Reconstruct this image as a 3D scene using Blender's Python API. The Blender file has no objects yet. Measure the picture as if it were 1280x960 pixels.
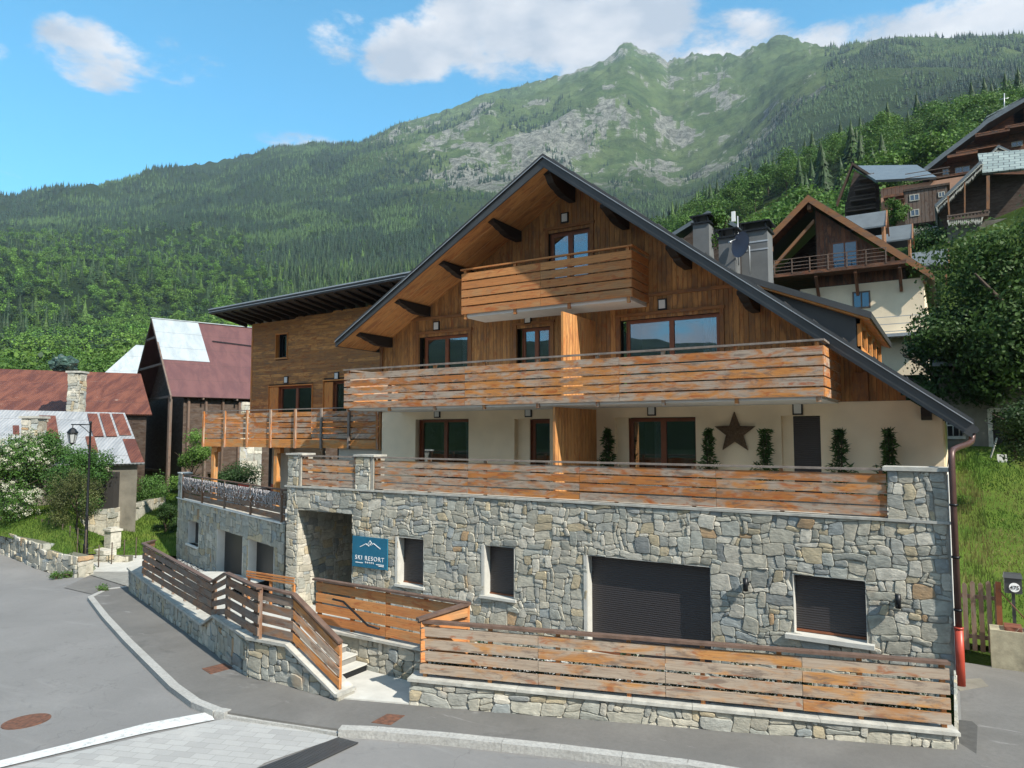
import bpy, math, random
import numpy as np
from mathutils import Vector, Matrix, noise as mnoise
random.seed(7); rng = np.random.default_rng(7)
scene = bpy.context.scene
COL = scene.collection
R = math.radians
# ------------------------------------------------------------------ camera
F = 890.0; EYE = np.array([0.1, -16.45, 4.7]); YAW = R(31.6); PIT = math.atan(62/F)
fh = np.array([-math.sin(YAW), math.cos(YAW), 0]); rt = np.array([math.cos(YAW), math.sin(YAW), 0]); up = np.array([0, 0, 1.])
fw = fh*math.cos(PIT)+up*math.sin(PIT); uw = -fh*math.sin(PIT)+up*math.cos(PIT)
cd = bpy.data.cameras.new('camera'); cam = bpy.data.objects.new('camera', cd); COL.objects.link(cam)
cam.location = EYE; cam.rotation_euler = (math.pi/2+PIT, 0, YAW)
cd.sensor_width = 36; cd.lens = F/1280*36; cd.clip_end = 20000; cd.clip_start = .1
scene.camera = cam
# ------------------------------------------------------------------ sky, sun, exposure
SUN = Vector((1.05, -.335, 1.0)).normalized()
w = bpy.data.worlds.new('World'); scene.world = w; w.use_nodes = True
nt = w.node_tree; nt.nodes.clear()
wo = nt.nodes.new('ShaderNodeOutputWorld'); bg = nt.nodes.new('ShaderNodeBackground'); bg.inputs[1].default_value = .15
sk = nt.nodes.new('ShaderNodeTexSky'); sk.sky_type = 'NISHITA'; sk.sun_disc = False
sk.sun_elevation = math.asin(SUN.z); sk.sun_rotation = math.atan2(SUN.x, SUN.y)
sk.altitude = 1200; sk.air_density = 1.0; sk.dust_density = .6; sk.ozone_density = 2.0
def N(t, **k):
    n = nt.nodes.new(t)
    for a, b in k.items(): setattr(n, a, b)
    return n
def L(a, b): nt.links.new(a, b)
tc = N('ShaderNodeTexCoord')
def gdir(px, py):
    d = fw+rt*(px-640)/F-uw*(py-480)/F; return d/np.linalg.norm(d)
mp = N('ShaderNodeMapping'); mp.inputs['Scale'].default_value = (1, 1, 2.2); L(tc.outputs['Generated'], mp.inputs[0])
ns = N('ShaderNodeTexNoise'); ns.inputs['Scale'].default_value = 5.5; ns.inputs['Detail'].default_value = 12; ns.inputs['Roughness'].default_value = .66; ns.inputs['Distortion'].default_value = .15
L(mp.outputs[0], ns.inputs[0])
acc = None
# cloud banks: direction, angular size (wide, high), strength
for px, py, sx, sy, st in ((98, 70, .060, .040, .72), (-8, 62, .02, .014, .6), (372, 174, .085, .016, .8), (425, 45, .05, .035, .62), (510, 66, .075, .04, .85), (640, 35, .13, .065, 1.05), (770, 45, .12, .06, .95), (905, 62, .09, .045, .85), (1000, 70, .09, .03, .85), (1200, 35, .16, .045, .95), (1500, 0, .2, .08, .8), (None, (0, 0, 1), .5, .5, .75), (None, (.3, -1, .35), 1.3, .45, .8), (None, (-.7, -1, .5), .5, .35, .7), (None, (1, .1, .5), .8, .4, .6)):  # entries without px: unseen clouds, added to neutralise the blue fill light
    d = gdir(px, py) if px is not None else np.array(py)/np.linalg.norm(py)+np.array([0, .001, 0]); e1 = np.cross(d, up); e1 /= np.linalg.norm(e1); e2 = np.cross(e1, d)
    comps = []
    for e, s in ((e1, sx), (e2, sy)):
        v = N('ShaderNodeVectorMath', operation='DOT_PRODUCT'); v.inputs[1].default_value = tuple(e/s); L(tc.outputs['Generated'], v.inputs[0])
        p = N('ShaderNodeMath', operation='MULTIPLY'); L(v.outputs['Value'], p.inputs[0]); L(v.outputs['Value'], p.inputs[1]); comps.append(p)
    a = N('ShaderNodeMath', operation='ADD'); L(comps[0].outputs[0], a.inputs[0]); L(comps[1].outputs[0], a.inputs[1])
    fr = N('ShaderNodeVectorMath', operation='DOT_PRODUCT'); fr.inputs[1].default_value = tuple(d); L(tc.outputs['Generated'], fr.inputs[0])
    g = N('ShaderNodeMapRange'); g.interpolation_type = 'SMOOTHSTEP'
    g.inputs[1].default_value = 1.9; g.inputs[2].default_value = 0; g.inputs[3].default_value = 0; g.inputs[4].default_value = st; L(a.outputs[0], g.inputs[0])
    gt = N('ShaderNodeMath', operation='GREATER_THAN'); gt.inputs[1].default_value = 0; L(fr.outputs['Value'], gt.inputs[0])
    m = N('ShaderNodeMath', operation='MULTIPLY'); L(g.outputs[0], m.inputs[0]); L(gt.outputs[0], m.inputs[1])
    if acc is None: acc = m
    else:
        q = N('ShaderNodeMath', operation='MAXIMUM'); L(acc.outputs[0], q.inputs[0]); L(m.outputs[0], q.inputs[1]); acc = q
nsm = N('ShaderNodeMath', operation='MULTIPLY_ADD'); nsm.inputs[1].default_value = 2.8; nsm.inputs[2].default_value = -1.4; L(ns.outputs[0], nsm.inputs[0]); sm = N('ShaderNodeMath', operation='ADD'); L(acc.outputs[0], sm.inputs[0]); L(nsm.outputs[0], sm.inputs[1])
cf = N('ShaderNodeMapRange'); cf.interpolation_type = 'SMOOTHSTEP'
cf.inputs[1].default_value = .34; cf.inputs[2].default_value = .82; L(sm.outputs[0], cf.inputs[0])
ns2 = N('ShaderNodeTexNoise'); ns2.inputs['Scale'].default_value = 9; ns2.inputs['Detail'].default_value = 5; L(mp.outputs[0], ns2.inputs[0])
cr = N('ShaderNodeMix', data_type='RGBA'); cr.inputs['A'].default_value = (2.0, 2.25, 2.6, 1); cr.inputs['B'].default_value = (3.5, 3.5, 3.55, 1)
cm = N('ShaderNodeMapRange'); cm.inputs[1].default_value = .35; cm.inputs[2].default_value = .62; L(ns2.outputs[0], cm.inputs[0]); L(cm.outputs[0], cr.inputs['Factor'])
tint = N('ShaderNodeMix', data_type='RGBA', blend_type='MULTIPLY'); tint.inputs['Factor'].default_value = 1; tint.inputs['B'].default_value = (.34, 1.0, 1.02, 1); L(sk.outputs[0], tint.inputs['A'])
mx = N('ShaderNodeMix', data_type='RGBA'); L(cf.outputs[0], mx.inputs['Factor']); L(tint.outputs['Result'], mx.inputs['A']); L(cr.outputs['Result'], mx.inputs['B'])
L(mx.outputs['Result'], bg.inputs[0]); L(bg.outputs[0], wo.inputs[0])
sl = bpy.data.lights.new('sun', 'SUN'); sl.energy = 5.0; sl.angle = R(.53); sl.color = (1, .94, .84)
so = bpy.data.objects.new('sun', sl); COL.objects.link(so); so.rotation_euler = SUN.to_track_quat('Z', 'Y').to_euler()
vs = scene.view_settings; vs.view_transform = 'Standard'; vs.look = 'None'; vs.gamma = 1; vs.exposure = .9
scene.render.engine = 'CYCLES'; scene.cycles.volume_bounces = 0; scene.cycles.max_bounces = 5
scene.cycles.transparent_max_bounces = 8
# ------------------------------------------------------------------ survey: where a sight line meets a plane of the site
def ray(x, y): return fw+rt*(x-640)/F-uw*(y-480)/F
def pY(x, y, Y): d = ray(x, y); return EYE+d*(Y-EYE[1])/d[1]
def pZ(x, y, z): d = ray(x, y); return EYE+d*(z-EYE[2])/d[2]
def pX(x, y, X): d = ray(x, y); return EYE+d*(X-EYE[0])/d[0]
def pD(x, y, r): d = ray(x, y); return EYE+d/(d@fh)*r      # r: depth along the view axis
def pL(x, y, A, B):
    A = np.array(A[:2]); B = np.array(B[:2]); n = np.array([-(B-A)[1], (B-A)[0]]); d = ray(x, y)
    return EYE+d*(((A-EYE[:2])@n)/(d[:2]@n))
def gz(x, y=0):
    z = -.1-.05*min(max(-11-x, 0), 20); return z
def pG(x, y, dz=0):
    z = -.1
    for _ in range(12): p = pZ(x, y, z+dz); z = .5*z+.5*gz(p[0], p[1])
    return pZ(x, y, z+dz)
# ------------------------------------------------------------------ materials
def mat(name):
    m = bpy.data.materials.new(name); m.use_nodes = True
    global nt; nt = m.node_tree; b = nt.nodes['Principled BSDF']; return m, b
def noise(vec, scale, detail=5, rough=.6, dist=0):
    n = N('ShaderNodeTexNoise'); n.inputs['Scale'].default_value = scale; n.inputs['Detail'].default_value = detail
    n.inputs['Roughness'].default_value = rough; n.inputs['Distortion'].default_value = dist
    if vec is not None: L(vec, n.inputs[0])
    return n.outputs[0]
def mapping(src, scale, rot=(0, 0, 0)):
    m = N('ShaderNodeMapping'); m.inputs['Scale'].default_value = scale; m.inputs['Rotation'].default_value = rot; L(src, m.inputs[0]); return m.outputs[0]
def rng_(src, a, b, c=0, d=1, smooth=False):
    m = N('ShaderNodeMapRange'); m.inputs[1].default_value = a; m.inputs[2].default_value = b; m.inputs[3].default_value = c; m.inputs[4].default_value = d
    if smooth: m.interpolation_type = 'SMOOTHSTEP'
    L(src, m.inputs[0]); return m.outputs[0]
def mix(f, a, b, mode='MIX'):
    m = N('ShaderNodeMix', data_type='RGBA', blend_type=mode)
    for s, i in ((f, 'Factor'), (a, 'A'), (b, 'B')):
        if isinstance(s, (int, float)): m.inputs[i].default_value = s
        elif isinstance(s, tuple): m.inputs[i].default_value = (*s, 1)
        else: L(s, m.inputs[i])
    return m.outputs['Result']
def math_(op, a, b=None):
    m = N('ShaderNodeMath', operation=op)
    for i, s in enumerate((a, b)):
        if s is None: continue
        if isinstance(s, (int, float)): m.inputs[i].default_value = s
        else: L(s, m.inputs[i])
    return m.outputs[0]
def bump(b, h, strength=.5, dist=.01):
    n = N('ShaderNodeBump'); n.inputs['Strength'].default_value = strength; n.inputs['Distance'].default_value = dist
    L(h, n.inputs['Height']); L(n.outputs[0], b.inputs['Normal'])
def attr():
    a = N('ShaderNodeAttribute'); a.attribute_name = 'Col'; return a
def obj_co(): return N('ShaderNodeTexCoord').outputs['Object']
def uv_co(): return N('ShaderNodeTexCoord').outputs['UV']
def plain(name, c, rough=.6, metal=0, var=.25, scale=3, bmp=.15, spec=.4):
    m, b = mat(name); co = obj_co(); n = noise(co, scale, 6)
    c2 = tuple(x*(1-var) for x in c); c1 = tuple(min(1, x*(1+var)) for x in c)
    L(mix(rng_(n, .3, .7), c2, c1), b.inputs['Base Color']); b.inputs['Roughness'].default_value = rough; b.inputs['Metallic'].default_value = metal
    b.inputs['Specular IOR Level'].default_value = spec
    if bmp: bump(b, noise(co, scale*12, 4), bmp, .01)
    return m
def wood(name, cA, cB, grey=(.30, .26, .22), amount=.5, dark=.35, pitch=1.0, rough=.7):
    """board wood: Col.r = random tone of the board, uv runs along it"""
    m, b = mat(name); uv = uv_co(); a = attr(); sp = N('ShaderNodeSeparateColor'); L(a.outputs['Color'], sp.inputs[0])
    base = mix(sp.outputs[0], cA, cB)
    g = noise(mapping(uv, (1.5*pitch, 4.2*pitch, 1)), 1.0, 6, .6, .5)
    gm = rng_(math_('ADD', g, math_('MULTIPLY', math_('SUBTRACT', sp.outputs[1], .5), .16)), .53-.3*amount, .76-.3*amount, smooth=True)
    base = mix(gm, base, grey)
    st = noise(mapping(uv, (1.2, 45, 1)), 1.0, 5, .7)
    base = mix(rng_(st, .35, .75, 0, .55), base, (.09, .045, .02))
    dk = noise(mapping(uv, (1.6, 7, 1)), 1.3, 7, .72, .5); base = mix(rng_(dk, .50, .64, 0, .72*min(1, amount*2), True), base, (.13, .095, .075))
    hot = noise(mapping(uv, (1.3, 5, 1)), 1.3, 4, .6, 1.2)
    base = mix(rng_(hot, .54, .68, 0, .75, True), base, (cA[0]*.72, cA[1]*.5, cA[2]*.45))
    ks = noise(mapping(uv, (2.6, 16, 1)), 1.0, 8, .8, .8); base = mix(rng_(ks, .56, .70, 0, .6, True), base, (cA[0]*.30, cA[1]*.28, cA[2]*.4))
    vo = N('ShaderNodeTexVoronoi'); vo.inputs['Scale'].default_value = 1; L(mapping(uv, (2.3, 7, 1)), vo.inputs[0])
    base = mix(rng_(vo.outputs['Distance'], .03, .10, dark*1.6, 0), base, (.05, .022, .01))
    L(base, b.inputs['Base Color']); b.inputs['Roughness'].default_value = rough; b.inputs['Specular IOR Level'].default_value = .3
    bump(b, st, .35, .004); return m
M = {}
M['slat'] = wood('weathered_boards', (.46, .165, .042), (.60, .25, .065), (.43, .345, .27), .5)
M['slat_old'] = wood('grey_brown_boards', (.36, .16, .055), (.52, .26, .085), (.38, .31, .24), .68)
M['slat_new'] = wood('larch_boards', (.52, .20, .065), (.66, .29, .10), (.5, .27, .12), .15, .2)
M['slat_dark'] = wood('dark_weathered_boards', (.20, .115, .07), (.36, .19, .10), (.22, .18, .15), .55)
M['clad'] = wood('brown_cladding', (.36, .175, .062), (.58, .30, .105), (.26, .14, .062), .35, .3)
M['clad_h'] = wood('brown_weatherboard', (.36, .165, .055), (.68, .34, .11), (.32, .165, .068), .4, .3)
M['soffit'] = wood('soffit_planks', (.60, .28, .095), (.72, .36, .13), (.42, .18, .07), .2, .25)
M['post'] = wood('orange_post_wood', (.62, .24, .06), (.70, .30, .08), (.5, .3, .14), .2, .2)
M['batten'] = plain('pale_batten', (.62, .40, .20), .7, var=.1, bmp=0)
M['shaded_cream'] = plain('shaded_cream_render', (.42, .38, .31), .9, var=.1, scale=1)  # darker twin of the cream render, balcony shade mixed into its colour
M['frame'] = plain('window_frame_wood', (.19, .065, .028), .45, var=.2, bmp=0)
M['trimw'] = wood('trim_wood', (.26, .12, .045), (.34, .16, .06), (.2, .1, .05), .3, .2)
M['black_w'] = plain('black_stained_wood', (.018, .013, .010), .6)
M['metal'] = plain('anthracite_sheet', (.062, .063, .064), .42, .3, .15, 1.2, .04)
M['metal_l'] = plain('grey_edge_metal', (.42, .43, .44), .4, .6, .1, 2, 0)
M['rail'] = plain('weathered_rail', (.20, .165, .14), .6, var=.35, scale=5)
M['rail_dk'] = plain('brown_rail', (.12, .075, .055), .55, var=.3, scale=5)
M['plaster'] = plain('cream_render', (.80, .67, .48), .9, var=.10, scale=.8, bmp=.2)
M['white'] = plain('white_render', (.70, .68, .63), .85, var=.12, scale=1.5)
M['slabw'] = plain('pale_soffit', (.62, .60, .56), .8, var=.06)
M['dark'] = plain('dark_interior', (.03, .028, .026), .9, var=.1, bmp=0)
M['curtain'] = plain('curtain_cloth', (.42, .43, .44), .9, var=.15, scale=14, bmp=0)
M['iron'] = plain('black_iron', (.016, .017, .019), .4, .4, .2, 5, 0)
M['lampglass'] = plain('frosted_lamp_glass', (.62, .63, .60), .35, var=.03, bmp=0)
M['copper'] = plain('brown_downpipe', (.085, .045, .038), .4, .2, .2, 4, 0)
M['red'] = plain('red_pipe', (.40, .055, .03), .4, 0, .1, 4, 0)
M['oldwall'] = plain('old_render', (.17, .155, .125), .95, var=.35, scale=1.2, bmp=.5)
M['mortar'] = plain('mortar', (.30, .285, .245), .95, var=.2, scale=9, bmp=.3)
M['cap'] = plain('stone_coping', (.38, .37, .33), .85, var=.25, scale=5, bmp=.5)
M['conc'] = plain('pale_concrete', (.46, .45, .41), .9, var=.12, scale=2.5, bmp=.25)
M['bark'] = plain('bark', (.075, .055, .04), .9, var=.4, scale=9, bmp=.6)
M['white_p'] = plain('white_paint', (.78, .78, .77), .5, var=.03, bmp=0)
m, b = mat('stones'); co = obj_co(); a = attr()
n = noise(co, 5, 8, .7); n2 = noise(mapping(co, (1, 1, 3)), 2.2, 6, .7, .8)
c = mix(rng_(n, .3, .72, 0, .6), a.outputs['Color'], (.10, .105, .095), 'MIX')
c = mix(rng_(n2, .55, .75, 0, .5, True), c, (.42, .39, .32)); c = mix(rng_(noise(co, 1.1, 3), .62, .72, 0, .35, True), c, (.34, .2, .1))
L(c, b.inputs['Base Color']); b.inputs['Roughness'].default_value = .85; b.inputs['Specular IOR Level'].default_value = .25
bump(b, noise(mapping(co, (1, 1, 2)), 9, 9, .72), .9, .035); M['stone'] = m
m, b = mat('asphalt'); co = obj_co(); n = noise(co, 160, 3, .7); n2 = noise(co, .35, 6, .6, .5); n3 = noise(mapping(co, (1, 1, 1), (0, 0, .5)), 1.6, 6, .65, 1.5)
c = mix(rng_(n2, .32, .7), (.122, .117, .111), (.178, .171, .163)); c = mix(rng_(noise(co, 14, 5, .75), .42, .7, 0, .35), c, (.10, .098, .094)); c = mix(rng_(n, .35, .75, 0, .55), c, (.30, .295, .29), 'MIX'); c = mix(rng_(n3, .58, .74, 0, .45, True), c, (.095, .092, .09)); c = mix(rng_(noise(mapping(co, (.25, 2.0, 1), (0, 0, .75)), 1.0, 6, .6, .7), .56, .72, 0, .4, True), c, (.235, .23, .22))
vo = N('ShaderNodeTexVoronoi', feature='DISTANCE_TO_EDGE'); vo.inputs['Scale'].default_value = .22
wn = N('ShaderNodeTexNoise'); wn.inputs['Scale'].default_value = 1.1; wn.inputs['Detail'].default_value = 5; L(co, wn.inputs[0])
vv = N('ShaderNodeVectorMath', operation='ADD'); sc_ = N('ShaderNodeVectorMath', operation='SCALE'); sc_.inputs['Scale'].default_value = 1.6; L(wn.outputs['Color'], sc_.inputs[0]); L(co, vv.inputs[0]); L(sc_.outputs[0], vv.inputs[1]); L(vv.outputs[0], vo.inputs[0])
c = mix(rng_(vo.outputs['Distance'], 0, .0022, .45, 0), c, (.07, .068, .065))
L(c, b.inputs['Base Color']); b.inputs['Roughness'].default_value = .9; bump(b, n, .35, .01); M['asphalt'] = m
m, b = mat('pavement_asphalt'); co = obj_co(); n = noise(co, 150, 3, .7); n2 = noise(co, .6, 6, .6, .5); n3 = noise(mapping(co, (.5, 2.2, 1), (0, 0, .9)), 1.1, 7, .62, 1.2)
c = mix(rng_(n2, .32, .7), (.095, .09, .083), (.155, .147, .136)); c = mix(rng_(noise(co, 12, 5, .75), .42, .7, 0, .4), c, (.07, .066, .06)); c = mix(rng_(n, .35, .75, 0, .5), c, (.165, .16, .15)); c = mix(rng_(n3, .62, .72, 0, .6, True), c, (.30, .29, .28)); c = mix(rng_(noise(co, .9, 6, .65, 1), .58, .72, 0, .5, True), c, (.07, .067, .062))
L(c, b.inputs['Base Color']); b.inputs['Roughness'].default_value = .9; bump(b, n, .35, .01); M['pave'] = m
m, b = mat('kerb_stone'); co = obj_co(); n = noise(co, 22, 6, .7); n2 = noise(co, 1.4, 5)
c = mix(rng_(n, .3, .7), (.24, .235, .22), (.44, .43, .40)); c = mix(rng_(n2, .5, .75, 0, .5), c, (.23, .22, .2)); L(c, b.inputs['Base Color']); b.inputs['Roughness'].default_value = .85; bump(b, n, .6, .02); M['kerb'] = m
m, b = mat('paint_line'); co = obj_co(); n = noise(co, 9, 7, .75); L(mix(rng_(n, .52, .68), (.56, .56, .54), (.26, .26, .25)), b.inputs['Base Color']); b.inputs['Roughness'].default_value = .7; M['paint'] = m
m, b = mat('light_setts'); co = mapping(obj_co(), (1, 1, 1), (0, 0, R(-20))); bt = N('ShaderNodeTexBrick'); bt.inputs['Scale'].default_value = 1; bt.inputs['Brick Width'].default_value = .34; bt.inputs['Row Height'].default_value = .17; bt.inputs['Mortar Size'].default_value = .006
bt.inputs['Color1'].default_value = (.27, .265, .255, 1); bt.inputs['Color2'].default_value = (.35, .345, .33, 1); bt.inputs['Mortar'].default_value = (.24, .235, .22, 1); bt.inputs['Bias'].default_value = .2; L(co, bt.inputs[0])
n = noise(co, 1.1, 6, .7); c = mix(rng_(n, .5, .75, 0, .7, True), bt.outputs[0], (.40, .39, .37)); c = mix(rng_(noise(co, 60, 3), .4, .8, 0, .4), c, (.22, .22, .21)); L(c, b.inputs['Base Color']); b.inputs['Roughness'].default_value = .85; M['setts'] = m
m, b = mat('rust_plate'); co = obj_co(); L(mix(rng_(noise(co, 14, 6), .35, .65), (.07, .035, .022), (.17, .07, .038)), b.inputs['Base Color']); b.inputs['Roughness'].default_value = .85; M['rust_plate'] = m
m, b = mat('gravel'); co = obj_co(); vo = N('ShaderNodeTexVoronoi'); vo.inputs['Scale'].default_value = 16; L(co, vo.inputs[0]); sp = N('ShaderNodeSeparateColor'); L(vo.outputs['Color'], sp.inputs[0])
c = mix(rng_(sp.outputs[0], .5, .85), (.03, .03, .028), (.55, .55, .52)); L(c, b.inputs['Base Color']); b.inputs['Roughness'].default_value = .85; bump(b, vo.outputs['Distance'], 1, .03); M['gravel'] = m
m, b = mat('lawn'); co = obj_co(); n = noise(co, 40, 5, .75); n2 = noise(co, .5, 6, .6)
c = mix(rng_(n2, .35, .7), (.07, .135, .02), (.17, .22, .04)); c = mix(rng_(n, .4, .75, 0, .6), c, (.04, .085, .012)); c = mix(rng_(noise(co, 1.7, 4), .60, .75, 0, .6, True), c, (.19, .17, .06)); L(c, b.inputs['Base Color']); b.inputs['Roughness'].default_value = 1; b.inputs['Specular IOR Level'].default_value = .1; bump(b, n, .9, .06); M['lawn'] = m
def leafmat(name, tr=.35, flat=False):
    m, b = mat(name); a = attr(); b.inputs['Roughness'].default_value = .55; b.inputs['Specular IOR Level'].default_value = .25
    oi = N('ShaderNodeObjectInfo'); v = mix(oi.outputs['Random'], (.86, .9, .95), (1.15, 1.08, 1.0)); c = mix(1.0, a.outputs['Color'], v, 'MULTIPLY')
    L(c, b.inputs['Base Color'])
    t = N('ShaderNodeBsdfTranslucent'); L(c, t.inputs[0]); ms = N('ShaderNodeMixShader'); ms.inputs[0].default_value = tr
    L(b.outputs[0], ms.inputs[1]); L(t.outputs[0], ms.inputs[2]); L(ms.outputs[0], nt.nodes['Material Output'].inputs[0]); return m
M['leaf'] = leafmat('leaves'); M['needle'] = leafmat('needles', .15)
m, b = mat('pane'); b.inputs['Base Color'].default_value = (.02, .025, .03, 1); b.inputs['Roughness'].default_value = .02; b.inputs['IOR'].default_value = 1.9
gl = N('ShaderNodeBsdfTransparent'); gl.inputs[0].default_value = (.62, .68, .7, 1); g2 = N('ShaderNodeBsdfGlossy'); g2.inputs['Roughness'].default_value = .01; g2.inputs[0].default_value = (.85, .92, 1, 1)
fn = N('ShaderNodeFresnel'); fn.inputs[0].default_value = 1.5; ms = N('ShaderNodeMixShader'); L(math_('ADD', math_('MULTIPLY', fn.outputs[0], 1.2), .15), ms.inputs[0]); L(gl.outputs[0], ms.inputs[1]); L(g2.outputs[0], ms.inputs[2]); L(ms.outputs[0], nt.nodes['Material Output'].inputs[0]); M['pane'] = m
m, b = mat('roller_shutter'); co = obj_co(); sx = N('ShaderNodeSeparateXYZ'); L(co, sx.inputs[0]); wv = math_('FRACT', math_('MULTIPLY', sx.outputs[2], 20)); 
L(mix(rng_(wv, 0, .18, 1, 0), (.030, .025, .026), (.009, .008, .008)), b.inputs['Base Color']); b.inputs['Roughness'].default_value = .5; bump(b, math_('PINGPONG', wv, .5), .8, .02); M['shutter'] = m
def sheet(name, cA, cB, cC, nrib, seed, metal=.2):
    """old corrugated sheet: uv.x along the eaves"""
    m, b = mat(name); uv = uv_co(); n = noise(mapping(uv, (1, .45, 1)), 1.1+seed*.13, 7, .7, .5); c = mix(rng_(n, .42, .58), cA, cB)
    c = mix(rng_(noise(mapping(uv, (.5, 2.5, 1)), 1.3, 7, .75, 1), .63, .70), c, cC); sx = N('ShaderNodeSeparateXYZ'); L(uv, sx.inputs[0])
    r2 = math_('FRACT', math_('MULTIPLY', sx.outputs[1], .62)); c = mix(rng_(r2, .0, .03, .7, 0), c, (.05, .03, .02))
    L(c, b.inputs['Base Color']); b.inputs['Roughness'].default_value = .6; b.inputs['Metallic'].default_value = metal
    bump(b, math_('SINE', math_('MULTIPLY', sx.outputs[0], nrib)), .35, .02); return m
M['rust'] = sheet('rusted_sheet', (.105, .034, .022), (.19, .066, .038), (.38, .30, .24), 40, 1)
M['tin'] = sheet('grey_tin_sheet', (.27, .28, .29), (.36, .365, .37), (.22, .11, .06), 30, 2)
M['maroon'] = sheet('maroon_sheet', (.098, .041, .042), (.128, .054, .052), (.11, .045, .043), 8, 3)
M['palesheet'] = sheet('pale_sheet', (.30, .34, .36), (.36, .40, .42), (.28, .32, .35), 10, 4)
M['slate'] = plain('grey_metal_roof', (.15, .17, .18), .45, .4, .15, 1.5, .05)
def tiles(name, c1, c2):
    m, b = mat(name); uv = uv_co(); bt = N('ShaderNodeTexBrick'); bt.inputs['Scale'].default_value = 1; bt.inputs['Brick Width'].default_value = .7; bt.inputs['Row Height'].default_value = .5; bt.inputs['Mortar Size'].default_value = .03
    bt.inputs['Color1'].default_value = (*c1, 1); bt.inputs['Color2'].default_value = (*c2, 1); bt.inputs['Mortar'].default_value = (.05, .055, .06, 1); L(uv, bt.inputs[0]); L(bt.outputs[0], b.inputs['Base Color']); b.inputs['Roughness'].default_value = .5; return m
M['tile_roof'] = tiles('grey_green_tiles', (.17, .21, .20), (.26, .31, .29))
M['brownwood'] = wood('far_brown_wood', (.19, .075, .038), (.30, .125, .06), (.09, .05, .035), .4, .2)
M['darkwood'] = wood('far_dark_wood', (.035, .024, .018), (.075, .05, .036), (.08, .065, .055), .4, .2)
M['greywood'] = wood('far_grey_wood', (.11, .075, .055), (.19, .13, .10), (.16, .13, .11), .4, .2)
M['edgewood'] = wood('verge_board_wood', (.26, .12, .05), (.38, .18, .08), (.2, .12, .08), .3, .2)
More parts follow.
